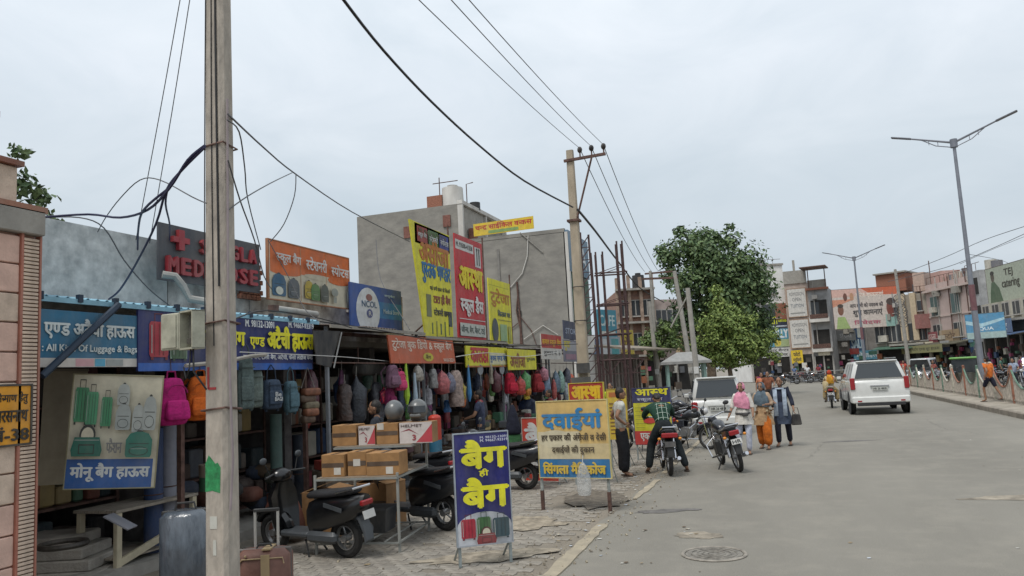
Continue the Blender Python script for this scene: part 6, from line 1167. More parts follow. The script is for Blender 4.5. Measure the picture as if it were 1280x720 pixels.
# ================================================================ VEHICLES
BLK = mat('black_plastic', (.03, .03, .03)); RUB = mat('tyre_rubber', (.025, .024, .023), .85, var=.2, scale=20); CHR = mat('chrome', (.6, .6, .62), .2, metal=1, var=0); ALU = mat('dull_alloy', (.28, .28, .28), .4, metal=.7, var=.1)
def paintm(key, c, **k): return mat('car_' + key, c, .3, var=.04, coat=.6, **k)
TL = mat('tail_lens', (.27, .01, .014), .2, var=0, spec=.6); CLR = mat('clear_lens', (.5, .5, .5), .1, var=0); PLT = P_('#c8c8c4', .5); SEATM = mat('seat_vinyl', (.022, .022, .024), .5, var=.2, scale=10)
def wheel(name, parent, c, Rr, w, spokes=6, disc=True):
    q = MB(); q.torus(c, Rr - w * .5, w * .5, RUB, 'x', 24, 8, 1.0); o = q.build(name, parent)
    q = MB(); q.torus(c, Rr - w * 1.05, w * .14, ALU, 'x', 24, 6, 2.2); q.cyl((c[0] - w * .6, c[1], c[2]), (c[0] + w * .6, c[1], c[2]), .045, ALU, n=10)
    for i in range(spokes): a = 6.2832 * i / spokes; q.tube([(c[0], c[1] + .03 * math.cos(a), c[2] + .03 * math.sin(a)), (c[0], c[1] + (Rr - w * 1.1) * math.cos(a), c[2] + (Rr - w * 1.1) * math.sin(a))], .011, ALU, 4)
    q.build('rim', o); return o
def motorcycle(label, loc, rz, col, lean=0, group=None, bag=False, plate='HR', stand=True, tlw=.19):
    t = thing('motorcycle', label, 'motorcycle', loc, rz, group); t.rotation_euler = (0, R(lean), rz); m = paintm(col, hexc(col))
    wheel('wheel', t, (0, -.63, .3), .3, .085, 5); wheel('wheel', t, (0, .66, .3), .3, .075, 5)
    q = MB(); q.torus((0, .66, .3), .325, .045, m, 'x', 14, 6, 1.2, arc=(.12, .42)); q.build('front_mudguard', t)
    q = MB(); q.loft([[(-w, y, z), (w, y, z), (w * .8, y, z + .05), (-w * .8, y, z + .05)] for y, z, w in ((-.38, .66, .06), (-.72, .68, .08), (-.93, .55, .075), (-.98, .38, .065))], BLK); q.build('rear_mudguard', t)
    q = MB(); q.tube([(0, .45, .92), (0, .3, .6), (0, .1, .3), (0, -.25, .3), (0, -.35, .55)], .022, BLK); q.tube([(0, .42, .85), (-.06, 0, .72), (-.1, -.7, .74)], .018, BLK); q.tube([(0, .42, .85), (.06, 0, .72), (.1, -.7, .74)], .018, BLK); q.build('frame', t)
    MB().box((0, .08, .42), (.26, .34, .26), ALU, ch=.04).cyl((0, .2, .5), (0, .32, .64), .085, ALU, n=12).cyl((-.15, .02, .38), (.15, .02, .38), .09, ALU, n=14).build('engine', t, smooth=40)
    q = MB()
    for s, a in ((.055, 1), (-.055, 1)): q.tube([(s, .66, .3), (s, .45, .92)], .02, CHR)
    q.build('fork', t)
    q = MB(); q.loft([[(r * .9 * math.cos(a) * k, y, z + h * math.sin(a)) for a in [6.2832 * i / 12 for i in range(12)]] for y, z, r, h, k in ((.38, .86, .05, .05, 1), (.32, .86, .13, .1, 1), (.12, .85, .15, .12, 1), (-.02, .81, .11, .08, 1), (-.1, .79, .06, .05, 1))], m); q.build('tank', t, smooth=60)
    q = MB(); q.loft([[(-w, y, z - .05), (w, y, z - .05), (w, y, z), (w * .7, y, z + .03), (-w * .7, y, z + .03), (-w, y, z)] for y, z, w in ((-.02, .79, .08), (-.2, .78, .125), (-.45, .81, .14), (-.72, .85, .12), (-.8, .86, .09))], SEATM); q.build('seat', t, smooth=60, subsurf=1)
    for s in (-1, 1): MB().box((s * .11, -.15, .62), (.03, .32, .18), m, rot=(0, 0, 0), ch=.012).build('side_panel', t, smooth=0)
    q = MB(); q.loft([[(-w, y, z), (w, y, z), (w * .8, y, z + h), (-w * .8, y, z + h)] for y, z, w, h in ((-.45, .68, .13, .1), (-.75, .72, .12, .1), (-.95, .76, .07, .08))], m); q.build('tail_cowl', t, smooth=0)
    MB().tube([(.12, -.35, .8), (.14, -.75, .86), (.12, -.95, .93), (-.12, -.95, .93), (-.14, -.75, .86), (-.12, -.35, .8)], .014, CHR).build('grab_rail', t)
    MB().box((0, -.965, .78), (tlw, .05, .09), TL, ch=.015).build('tail_lamp', t, smooth=0)
    for s in (-1, 1): MB().cyl((s * .1, -.93, .72), (s * .17, -.95, .72), .012, BLK).ball((s * .19, -.95, .72), (.035, .03, .028), mat('amber', (.6, .22, .02), .3, var=0), 8, 6).build('rear_indicator', t)
    q = MB(); q.box((0, -.985, .62), (.2, .008, .1), PLT if plate else P_('#3a3a3c'), rot=(-12, 0, 0)); o = q.build('number_plate', t, smooth=0)
    if plate: q = MB(); text(q, plate, (-.08, -.03, .08, .03), BLK, 0, .02); q.v = [Vector((p.x, -.992 + .2 * p.z + p.y, p.z + .62)) for p in q.v] if plate else []; plate and tag(q.build('plate_lettering', o, smooth=0), kind='stuff')
    q = MB(); q.tube([(.1, .3, .45), (.14, .15, .22), (.15, -.3, .24), (.16, -.75, .32), (.16, -.86, .35)], [.02, .02, .04, .05, .035], CHR, 8); q.build('exhaust', t)
    q = MB(); q.tube([(-.36, .3, 1.03), (-.22, .38, 1.06), (0, .44, 1.0), (.22, .38, 1.06), (.36, .3, 1.03)], .014, CHR); q.build('handlebar', t)
    for s in (-1, 1):
        MB().cyl((s * .36, .3, 1.03), (s * .25, .37, 1.055), .02, BLK).build('grip', t); MB().tube([(s * .26, .37, 1.06), (s * .3, .38, 1.2)], .007, BLK).ball((s * .33, .38, 1.23), (.065, .02, .045), BLK, 10, 6).build('mirror', t)
        MB().tube([(s * .12, .05, .3), (s * .3, .05, .28)], .018, BLK).build('foot_peg', t)
    MB().ball((0, .52, .93), (.1, .09, .1), m, 12, 8).build('headlamp_shell', t); MB().ball((0, .56, .93), (.085, .07, .085), CLR, 12, 8).build('headlight', t)
    for s in (-1, 1): MB().cyl((s * .12, -.62, .3), (s * .11, -.5, .68), .028, CHR).torus((s * .115, -.56, .5), .035, .012, BLK, 'z', 10, 5).build('shock_absorber', t)
    MB().tube([(-.26, .2, .25), (-.3, .28, .5), (-.12, .34, .62)], .014, CHR).tube([(.26, .2, .25), (.3, .28, .5), (.12, .34, .62)], .014, CHR).tube([(-.26, .2, .25), (.26, .2, .25)], .014, CHR).build('crash_guard', t)
    MB().tube([(-.1, -.5, .35), (-.26, -.55, .42), (-.28, -.85, .42), (-.1, -.8, .6)], .013, BLK).build('saree_guard', t)
    if stand: MB().tube([(-.1, -.05, .3), (-.3, -.12, .02)], .014, BLK).build('side_stand', t)
    if bag: MB().box((-.22, -.3, .5), (.1, .25, .3), BLK, ch=.03).build('side_bag', t, smooth=0)
    return t
def scooter(label, loc, rz, col, group=None, lean=0, visor=False):
    t = thing('scooter', label, 'scooter', loc, rz, group); t.rotation_euler = (0, R(lean), rz); m = paintm(col, hexc(col)); m2 = mat('scooter_grey', (.06, .066, .072), .4, var=.1)
    wheel('wheel', t, (0, -.6, .25), .25, .1, 5); wheel('wheel', t, (0, .66, .25), .25, .095, 5)
    q = MB(); q.loft([[(x * w, y, z0 + (z1 - z0) * v) for x, v in ((-.7, 0), (-1, .35), (-.95, .75), (-.55, 1), (.55, 1), (.95, .75), (1, .35), (.7, 0))] for y, w, z0, z1 in ((-.08, .14, .3, .68), (-.25, .19, .32, .74), (-.55, .2, .42, .77), (-.85, .15, .52, .79), (-.98, .07, .66, .79))], m); q.build('body', t, smooth=50)
    q = MB(); q.loft([[(x * w, y, z + v) for x, v in ((-1, -.04), (-1, .02), (-.7, .06), (.7, .06), (1, .02), (1, -.04))] for y, w, z in ((-.02, .1, .74), (-.15, .15, .77), (-.45, .16, .78), (-.75, .14, .82), (-.88, .08, .84))], SEATM); q.build('seat', t, smooth=60, subsurf=1)
    q = MB(); q.box((0, .18, .28), (.3, .52, .07), m2, ch=.02); q.build('floorboard', t, smooth=0)
    q = MB(); q.loft([[(x * w, y + (abs(x) * -.06), z) for x in (-1, -.5, 0, .5, 1)] + [(x * w, y + .07 + (abs(x) * -.06), z) for x in (1, .5, 0, -.5, -1)] for z, y, w in ((.28, .44, .17), (.5, .47, .21), (.75, .5, .22), (.92, .48, .13))], m); q.build('front_apron', t, smooth=50)
    MB().torus((0, .66, .25), .29, .05, m, 'x', 12, 6, 1.4, arc=(.08, .46)).build('front_mudguard', t)
    q = MB(); q.ball((0, .48, 1.0), (.16, .13, .1), m, 14, 8); q.build('handle_cowl', t); MB().ball((0, .56, 1.0), (.1, .06, .06), CLR, 12, 6).build('headlight', t)
    MB().tube([(-.34, .38, 1.02), (-.15, .46, 1.03), (.15, .46, 1.03), (.34, .38, 1.02)], .016, BLK).build('handlebar', t)
    for s in (-1, 1): MB().tube([(s * .22, .44, 1.04), (s * .28, .45, 1.2)], .007, BLK).ball((s * .3, .45, 1.23), (.06, .02, .045), m2, 10, 6).build('mirror', t)
    MB().box((0, -.97, .7), (.2, .06, .07), TL, ch=.015).build('tail_lamp', t, smooth=0); MB().box((0, -1.0, .56), (.2, .01, .1), PLT, rot=(-15, 0, 0)).build('number_plate', t, smooth=0)
    MB().tube([(.13, -.6, .82), (.15, -.9, .88), (-.15, -.9, .88), (-.13, -.6, .82)], .016, CHR).build('grab_rail', t)
    q = MB(); q.loft([[(-.08, y, z), (.08, y, z), (.07, y - .02, z + .03), (-.07, y - .02, z + .03)] for y, z in ((-.7, .55), (-.88, .5), (-.95, .35), (-.97, .22))], m2); q.build('rear_mudguard', t)
    MB().box((-.16, -.35, .28), (.1, .5, .14), m2, ch=.04).build('engine_case', t, smooth=40); MB().cyl((.15, -.35, .27), (.17, -.85, .33), .05, m2, r1=.06, n=12).build('exhaust', t); MB().box((.22, -.72, .34), (.01, .2, .09), CHR).build('heat_shield', t, smooth=0)
    for s in (-1, 1): MB().box((s * .205, -.6, .66), (.01, .3, .05), CHR if s > 0 else m2, rot=(12, 0, 0)).build('side_trim', t, smooth=0)
    MB().tube([(-.1, .0, .22), (-.16, -.1, .02)], .014, BLK).tube([(.1, .0, .22), (.16, -.1, .02)], .014, BLK).build('centre_stand', t)
    return t
a = G(440, 697); scooter('black scooter parked with its rear to the road, in front of the cardboard boxes', (a.x - .6, a.y + .1, 0), R(78), '#0d0e10', lean=-4).scale = (.95, .95, .95)
a = G(556, 664); scooter('glossy black scooter parked behind the carton rack', (a.x - .55, a.y + .2, 0), R(72), '#1a1c20', lean=-4)
a = G(660, 612); scooter('black scooter with grey seat parked just left of the cream signboard', (a.x - .6, a.y + .1, 0), R(80), '#1c1d21', lean=-4)
a = G(505, 640); scooter('third dark scooter parked deepest behind the carton rack', (a.x - .2, a.y + .9, 0), R(66), '#14161a', lean=-3)
a = G(836, 595); motorcycle('dark motorcycle ridden by the man in the green checked shirt', (a.x - .12, a.y + .62, 0), R(14), '#1c1e24', stand=False, plate='', tlw=.3)
a = G(926, 590); motorcycle('black motorcycle leaning on its side stand beside the woman in pink scarf', (a.x - .2, a.y + .6, 0), R(18), '#202228', lean=-11, bag=True)
# parked row at the footpath end
for i, (px, D, rz, c, lab) in enumerate([(800, 19.5, 60, '#2a2c30', 'grey black motorcycle parked beside the blue and yellow sign'), (822, 21, 50, '#3a3c42', 'parked motorcycle with silver tank just behind the rider'), (850, 19.5, -115, '#2c2e34', 'parked motorcycle between the rider and the small white car'), (838, 24, 55, '#202026', 'dark motorcycle in the second parked row left of small white car'), (852, 26, 60, '#33353c', 'grey motorcycle in the second parked row touching the small white car'), (812, 26, 65, '#241f24', 'dark motorcycle at the left of the second parked row'), (868, 30, 50, '#2a2a30', 'farthest parked motorcycle by the booth')]):
    p = AD(px, horizon(px), D); motorcycle(lab, (p.x, p.y, 0), R(rz), c, lean=-6)
def car(name, label, loc, rz, L_, Wd, H_, m, belt=.98, tail='tall', rails=False, lift=.0, cat='car', yroof=(.22, .62), hood=.95, nose=.78, wr=.33):
    t = thing(name, label, cat, loc, rz); hw = Wd / 2; zb = .3 + lift
    prof = [(.06, zb), (.0, zb + .25), (.02, belt - .1), (.08, belt), (L_ * .7, belt), (L_ * .74, hood), (L_ * .97, nose), (L_, nose - .2), (L_ - .03, zb)]
    q = MB(); rings = []
    for x, k, dz in ((-hw, .9, 0), (-hw + .05, 1, 0), (hw - .05, 1, 0), (hw, .9, 0)):
        cy, cz = L_ / 2, (zb + belt) / 2; rings.append([(x, cy + (y - cy) * (1 - (1 - k) * .12), cz + (z - cz) * k) for y, z in prof])
    q.loft(rings, m); q.build('body', t, smooth=50, bevel=.045)
    b0, b1, t0_, t1_ = .07, L_ * .72, yroof[0], L_ * yroof[1]; wb, wt = hw - .03, hw - (.26 if rails else .18)
    Vb = [(-wb, b0, belt - .02), (wb, b0, belt - .02), (wb, b1, belt - .02), (-wb, b1, belt - .02)]; Vt = [(-wt, t0_, H_), (wt, t0_, H_), (wt, t1_, H_ - .02), (-wt, t1_, H_ - .02)]
    q = MB(); q.add(Vb + Vt, [(3, 2, 1, 0), (4, 5, 6, 7), (0, 1, 5, 4), (1, 2, 6, 5), (2, 3, 7, 6), (3, 0, 4, 7)], m); q.build('roof', t, smooth=60, bevel=.11)
    gl = mat('car_glass', (.03, .036, .04), .06, var=0, spec=.8); q = MB(); q.box((0, t0_ + .02, H_ - .03), (wt * 1.9, .22, .05), m, rot=(-6, 0, 0), ch=.012); q.build('spoiler', t, smooth=40)
    def patch(nm, A, B, C_, D_, u0, v0, u1, v1, mm, off=.012, th=.006):
        A, B, C_, D_ = map(Vector, (A, B, C_, D_)); P = lambda u, v: (A.lerp(B, u)).lerp(D_.lerp(C_, u), v); n = (B - A).cross(D_ - A).normalized()
        q = MB(); c = [P(u0, v0), P(u1, v0), P(u1 - .02, v1), P(u0 + .02, v1)]; q.add([p + n * off for p in c] + [p + n * (off - .02) for p in c], [(0, 1, 2, 3), (0, 1, 5, 4), (1, 2, 6, 5), (2, 3, 7, 6), (3, 0, 4, 7)], mm); return q.build(nm, t, smooth=0)
    patch('rear_window', Vb[0], Vb[1], Vt[1], Vt[0], .07, .12, .93, .86, gl); patch('windscreen', Vb[2], Vb[3], Vt[3], Vt[2], .05, .08, .95, .92, gl)
    for s in ((3, 0), (1, 2)):
        A, B, Cc, Dd = Vb[s[0]], Vb[s[1]], Vt[s[1]], Vt[s[0]]
        for u0, u1 in ((.08, .36), (.38, .64), (.67, .93)): patch('side_window', A, B, Cc, Dd, u0, .1, u1, .86, gl)
    MB().box((0, .0, zb + .12), (Wd * .97, .22, .24), m, ch=.04).build('rear_bumper', t, smooth=0); MB().box((0, -.02, zb - .03), (Wd * .8, .16, .12), mat('bumper_black', (.03, .03, .032), .6), ch=.02).build('bumper_skirt', t, smooth=0)
    MB().box((0, L_, zb + .15), (Wd * .95, .2, .3), m, ch=.04).build('front_bumper', t, smooth=0)
    for s in (-1, 1):
        if tail == 'tall': MB().box((s * (hw - .09), .02, belt - .12), (.16, .12, .42), TL, ch=.02).build('tail_lamp', t, smooth=0)
        else: MB().box((s * (hw - .1), .02, belt - .22), (.18, .12, .34), TL, ch=.03).build('tail_lamp', t, smooth=0)
        MB().box((s * hw * .72, -.1, zb + .08), (.14, .03, .05), TL).build('reflector', t, smooth=0); MB().box((s * (hw - .25), L_ - .02, nose - .1), (.3, .1, .14), CLR).build('headlight', t, smooth=0); MB().box((s * (hw + .08), L_ * .66, belt + .06), (.16, .09, .12), m, ch=.02).build('wing_mirror', t, smooth=0)
        for y in (L_ * .18, L_ * .81):
            q = MB(); q.cyl((s * (hw - .02), y, wr + .02), (s * (hw + .006), y, wr + .02), wr + .07, mat('bumper_black', (.03, .03, .032)), n=22); q.build('wheel_arch', t)
            wheel('wheel', t, (s * (hw - .1), y, wr), wr, .2, 5)
        for y in (L_ * .36, L_ * .6): MB().box((s * (hw - .0), y, (zb + belt) / 2), (.014, .012, belt - zb - .1), mat('panel_gap', (.05, .05, .05), .8)).box((s * (hw + .005), y - .12, belt - .14), (.02, .14, .025), m).build('door_handle', t, smooth=0)
    o = MB().box((0, -.03, (zb + belt) / 2 + .1), (.5, .02, .12), P_('#b8bab4', .4)).build('number_plate', t, smooth=0); q = MB(); text(q, 'HR 26 4818', (-.21, (zb + belt) / 2 + .065, .21, (zb + belt) / 2 + .135), BLK, -.042, .02); tag(q.build('plate_lettering', o, smooth=0), kind='stuff')
    MB().box((0, -.02, (zb + belt) / 2 + .2), (.62, .05, .035), CHR if rails else m).build('tailgate_trim', t, smooth=0); MB().tube([(.0, .02, belt + .06), (.3, .0, belt + .1)], .008, BLK).build('wiper', t); MB().box((0, t0_ - .02, H_ - .01), (.3, .05, .03), TL).build('high_brake_lamp', t, smooth=0)
    if rails:
        for s in (-1, 1): MB().box((s * (wt - .06), (t0_ + t1_) / 2, H_ + .06), (.05, (t1_ - t0_) * .9, .04), ALU, ch=.01).build('roof_rail', t, smooth=0)
    MB().box((-.3, L_ * .5, belt + .1), (.45, .12, .5), mat('seat_grey', (.1, .1, .11), .8)).box((.3, L_ * .5, belt + .1), (.45, .12, .5), mat('seat_grey', (.1, .1, .11))).build('seat_back', t, smooth=0)
    return t
WHT = paintm('white', (.6, .6, .575)); 
p = G(1097, 515); car('parked_car', 'large white sport utility car driving away beside the median', (p.x - .02, p.y - 1.6, 0), R(1), 4.5, 1.95, 1.93, WHT, belt=1.24, rails=True, lift=.12, wr=.38, yroof=(.25, .66), hood=1.1, nose=.95)['label'] = 'large white sport utility car driving away beside the median'
p = G(903, 544); car('parked_car', 'small white hatchback parked behind the woman in the pink scarf', (p.x - .05, p.y + .1, 0), R(7), 3.6, 1.58, 1.7, WHT, belt=1.04, tail='mid', wr=.28, yroof=(.2, .66), hood=.98, nose=.85)
p = AD(1282, 470, 40); car('parked_car', 'white sedan passing beyond the railing at the right picture edge', (12.6, 38, 0), R(170), 4.0, 1.7, 1.5, WHT, belt=.92, wr=.3, yroof=(.6, .62))
p = AD(1160, 460, 52); car('parked_car', 'small white van beyond the railing left of the green auto rickshaw', (p.x, p.y, 0), R(160), 3.3, 1.5, 1.85, paintm('dull', (.42, .43, .44)), belt=1.0, yroof=(.15, .8), wr=.27)
p = AD(1185, 460, 60); car('parked_car', 'dark car behind the railing crowd near the awnings', (p.x + 2.5, p.y, 0), R(150), 3.8, 1.6, 1.5, paintm('navy', (.04, .07, .13)), belt=.92, yroof=(.6, .62), wr=.3)
p = AD(1240, 460, 55); car('parked_car', 'blue car half hidden behind the sedan at right edge', (p.x + 2.5, p.y, 0), R(165), 3.8, 1.6, 1.55, paintm('blue', (.06, .12, .28)), belt=.92, yroof=(.6, .62), wr=.3)
# auto rickshaw
p = AD(1207, 460, 43); t = thing('auto_rickshaw', 'auto rickshaw with bright green canopy beyond the railing', 'auto rickshaw', (p.x, p.y, 0), R(165)); AG = P_('#5f9a44', .5); AB = P_('#23281f', .5)
MB().box((0, -.3, .75), (1.3, 1.9, .8), AB, ch=.06).build('body', t, smooth=30); q = MB(); q.box((0, -.1, 1.76), (1.4, 2.3, .12), AG, ch=.05); q.box((0, -1.2, 1.4), (1.3, .06, .6), AG); q.build('canopy', t, smooth=30)
MB().box((0, .95, 1.35), (1.2, .04, .75), mat('car_glass', (.03, .036, .04))).build('windscreen', t, smooth=0); q = MB(); q.loft([[(-.6, .7, .35), (.6, .7, .35), (.6, .85, 1.0), (-.6, .85, 1.0)], [(-.25, 1.15, .35), (.25, 1.15, .35), (.3, 1.05, .95), (-.3, 1.05, .95)]], AB); q.build('nose', t, smooth=0)
MB().ball((0, 1.14, .7), (.09, .06, .09), CLR).build('headlight', t)
for c in ((0, .95, .22), (-.55, -.7, .22), (.55, -.7, .22)): wheel('wheel', t, c, .22, .1, 5)
for x in (-.6, .6): 
    for y in (.8, -.1, -1.1): MB().box((x, y, 1.4), (.05, .05, .75), AB).build('canopy_post', t, smooth=0)
# more two wheelers beyond the railing
for i, (px, D, rz, c, lab) in enumerate([(1140, 50, 200, '#30303a', 'motorcycle with lit headlamp beyond the railing just right of the large white car'), (1150, 47, 170, '#3a2c30', 'second motorcycle beyond the railing right of large white car'), (1172, 45, 185, '#26282c', 'motorcycle beyond the railing before the small white van'), (1182, 42, 195, '#2c3038', 'motorcycle beyond the railing left of the green auto'), (1226, 42, 180, '#303038', 'motorcycle beyond the railing right of the green auto')]):
    p = AD(px, horizon(px), D); o = motorcycle(lab, (p.x, p.y, 0), R(rz), c, stand=False)
    if i == 0:
        for ch in o.children:
            if ch.name.startswith('headlight'): ch.data.materials[0] = mat('lit_lamp', (1, .98, 1), .3, var=0, emit=6)
for i, (px, D, rz, c) in enumerate([(1161, 47, 175, '#4a2c2c'), (1195, 47, 200, '#2c3a4a'), (1236, 44, 170, '#26262c'), (1254, 43, 190, '#3c3030'), (1270, 42, 178, '#2c2c34')]):
    p = AD(px, horizon(px), D); motorcycle('parked motorcycle beyond the railing, %s' % ['just left of the small white van', 'touching the green auto', 'left of the striding man', 'behind the striding man', 'nearest the right picture edge'][i], (p.x, p.y, 0), R(rz), c, stand=False, plate='')
for i, (px, D, rz, c) in enumerate([(985, 72, 80, '#2a2c34'), (1002, 73, 95, '#3c2c30'), (1016, 74, 85, '#2c2e30'), (965, 70, 100, '#30323a')]):
    p = AD(px, horizon(px), D); motorcycle(['parked motorcycle across the junction, second from left', 'parked motorcycle across the junction, third from left', 'parked motorcycle across the junction, nearest the red clad rider', 'parked motorcycle across the junction, leftmost by the tree'][i], (p.x, p.y, 0), R(rz), c)
RB = G(1040, 509)
motorcycle('small motorcycle carrying the red veiled rider away up the road', (RB.x, RB.y - .2, 0), R(-4), '#5a2428', stand=False)
# ================================================================ PEOPLE
def skin(V, Ed, Rd, root=0, sub=1):
    me = bpy.data.meshes.new('s'); me.from_pydata([tuple(v) for v in V], Ed, []); o = bpy.data.objects.new('s', me)
    md = o.modifiers.new('k', 'SKIN'); md.use_smooth_shade = True
    for i, r in enumerate(Rd):
        sv = me.skin_vertices[0].data[i]; sv.radius = r if hasattr(r, '__len__') else (r, r); sv.use_root = (i == root)
    s = o.modifiers.new('u', 'SUBSURF'); s.levels = s.render_levels = sub
    m2 = evaluated(o)
    v = [p.co.copy() for p in m2.vertices]; f = [tuple(p.vertices) for p in m2.polygons]
    bpy.data.objects.remove(o); bpy.data.meshes.remove(me); bpy.data.meshes.remove(m2); return v, f
SKN = mat('skin_brown', (.26, .14, .085), .6, var=.08, scale=8); HAIR = mat('black_hair', (.018, .014, .012), .55, var=.3, scale=30, bump=.4, bscale=60); EYE = mat('eye_dark', (.03, .02, .015), .3, var=0); LIP = mat('lip', (.24, .09, .07), .5, var=0)
def fab(c, **k): return mat('fabric_' + c, hexc(c), .88, var=.22, scale=9, bump=.9, bscale=11, **k)
def person(label, loc, rz, top, bottom, h=1.68, bend=0, side=0, arms=None, legs=None, sleeve=.55, baggy=0, shorts=False, kurta=None, veil=None, hair=True, head_tilt=0, head_turn=0, foot=None, seat=None, hairlen=0, fem=False, cat='person', tuck=0):
    t = thing('person', label, cat, loc, rz); k = h / 1.7; t.scale = (k, k, k)
    zp = seat if seat else .93; J = dict(pel=(0, 0, zp), wai=(0, 0, zp + .14), che=(0, .01, zp + .34), nek=(0, .0, zp + .5), hb=(0, .015, zp + .57))
    Mb = Matrix.Translation((0, 0, zp)) @ Matrix.Rotation(R(-bend), 4, 'X') @ Matrix.Rotation(R(side), 4, 'Y') @ Matrix.Translation((0, 0, -zp))
    sw = .165 if fem else .185
    for s, n in ((-1, 'L'), (1, 'R')): J['sh' + n] = (s * sw, 0, zp + .46)
    for q_ in ('wai', 'che', 'nek', 'hb', 'shL', 'shR'): J[q_] = Mb @ Vector(J[q_])
    for q_ in ('pel',): J[q_] = Vector(J[q_])
    for s, n in ((-1, 'L'), (1, 'R')):
        a = (arms or {}).get(n); sh = J['sh' + n]
        if a: e, w = sh + Vector(a[0]), sh + Vector(a[0]) + Vector(a[1])
        else: e, w = sh + Vector((s * .05, -.03, -.28)), sh + Vector((s * .06, .04, -.53))
        J['el' + n], J['wr' + n] = e, w; J['ha' + n] = w + (w - e).normalized() * .05
        l = (legs or {}).get(n); hp = Vector((s * .09, 0, zp - .04)); J['hi' + n] = hp
        kn, an = (hp + Vector(l[0]), hp + Vector(l[0]) + Vector(l[1])) if l else (Vector((s * .1, .03, .5)), Vector((s * .1, 0, .08)))
        J['kn' + n], J['an' + n] = kn, an; J['to' + n] = Vector((an.x + s * .03, an.y + .15, max(.025, an.z - .055)))
    def sub(names, edges, rad, root=0, sb=1): return skin([J[n] for n in names], [(names.index(a), names.index(b)) for a, b in edges], rad, root, sb)
    nm = ['pel', 'wai', 'che', 'nek', 'hb', 'shL', 'elL', 'wrL', 'haL', 'shR', 'elR', 'wrR', 'haR', 'hiL', 'knL', 'anL', 'toL', 'hiR', 'knR', 'anR', 'toR']
    ed = [('pel', 'wai'), ('wai', 'che'), ('che', 'nek'), ('nek', 'hb')] + [(a + s, b + s) for s in 'LR' for a, b in (('sh', 'el'), ('el', 'wr'), ('wr', 'ha'), ('hi', 'kn'), ('kn', 'an'), ('an', 'to'))] + [('che', 'shL'), ('che', 'shR'), ('pel', 'hiL'), ('pel', 'hiR')]
    rad = [(.1, .075), (.1, .075), (.13, .095), .05, .05] + [.055, .04, .028, (.035, .02)] * 2 + [.07, .05, .036, .034] * 2
    q = MB(); v, f = sub(nm, ed, rad); q.add(v, f, SKN)
    hd = J['hb'] + (Mb.to_3x3() @ Vector((0, .02, .085))) ; Hm = Matrix.Translation(hd) @ Matrix.Rotation(R(head_turn), 4, 'Z') @ Matrix.Rotation(R(-bend * .4 - head_tilt), 4, 'X')
    q.T = Hm; q.ball((0, 0, .02), (.075, .092, .112), SKN, 16, 12); q.ball((0, .045, -.045), (.05, .045, .05), SKN, 12, 8); q.box((0, .098, .0), (.022, .03, .045), SKN, top=(.5, .3))
    for s in (-1, 1): q.ball((s * .076, -.005, .0), (.012, .022, .032), SKN, 8, 6); q.ball((s * .03, .083, .022), (.013, .008, .008), EYE, 8, 4); q.box((s * .03, .088, .043), (.032, .008, .006), HAIR)
    q.box((0, .088, -.048), (.042, .012, .012), LIP); q.T = Matrix.Identity(4)
    for s, n in ((-1, 'L'), (1, 'R')):      # palm, four fingers of unequal length and a thumb
        d = (J['wr' + n] - J['el' + n]).normalized(); x = d.orthogonal().normalized(); fwd = Vector((0, 1, 0)) - d * d.y; fwd = fwd.normalized() if fwd.length > .1 else x; o_ = J['ha' + n]; nn = d.cross(fwd)
        for i in range(4): b0 = o_ + fwd * (.027 - .018 * i) + d * .02; ln = (.066, .074, .07, .055)[i]; q.tube([b0, b0 + d * ln * .5 + nn * .004 * s, b0 + d * ln * .85 + nn * .02 * s], [.009, .0085, .007], SKN, 5)
        b0 = o_ + fwd * .03 - d * .02; q.tube([b0, b0 + fwd * .025 + d * .025, b0 + fwd * .03 + d * .055], [.01, .009, .008], SKN, 5)
    q.build('body', t, smooth=80)
    bag = .022 + baggy
    # trousers
    ns = ['pel', 'wai', 'hiL', 'knL', 'anL', 'hiR', 'knR', 'anR']
    if shorts:
        for n in 'LR': J['an' + n + '_'] = J['an' + n]; J['an' + n] = J['hi' + n].lerp(J['kn' + n], .95); J['kn' + n + '_'] = J['kn' + n]; J['kn' + n] = J['hi' + n].lerp(J['kn' + n + '_'], .6)
    J['wai_'] = J['wai']; J['wai'] = J['pel'].lerp(J['wai'], .6)
    v, f = sub(ns, [('pel', 'wai'), ('pel', 'hiL'), ('hiL', 'knL'), ('knL', 'anL'), ('pel', 'hiR'), ('hiR', 'knR'), ('knR', 'anR')], [(.145, .115), (.125, .1), .095 + bag * .6, .06 + bag, .045 + bag, .095 + bag * .6, .06 + bag, .045 + bag])
    J['wai'] = J['wai_']; MB().add(v, f, bottom).build('trousers', t, smooth=80)
    if shorts:
        for n in 'LR': J['an' + n] = J['an' + n + '_']; J['kn' + n] = J['kn' + n + '_']
    # shirt
    for n in 'LR':
        J['cu' + n] = J['sh' + n].lerp(J['el' + n], min(1, sleeve * 2)) if sleeve <= .5 else J['el' + n].lerp(J['wr' + n], (sleeve - .5) * 2)
    J['lo'] = J['pel'] + Vector((0, 0, -.1)); J['nc'] = J['che'].lerp(J['nek'], .62)
    ns = ['che', 'wai', 'lo', 'nc', 'shL', 'shR'] + (['elL', 'elR'] if sleeve > .5 else []) + ['cuL', 'cuR']
    es = [('che', 'wai'), ('wai', 'lo'), ('che', 'nc'), ('che', 'shL'), ('che', 'shR')] + ([('shL', 'elL'), ('elL', 'cuL'), ('shR', 'elR'), ('elR', 'cuR')] if sleeve > .5 else [('shL', 'cuL'), ('shR', 'cuR')])
    rs = [(.168, .13), (.15, .122), (.165, .135), (.09, .08), .082, .082] + ([.058, .058] if sleeve > .5 else []) + [.058, .058]
    v, f = sub(ns, es, rs); sh = MB().add(v, f, top).build('shirt', t, smooth=80)
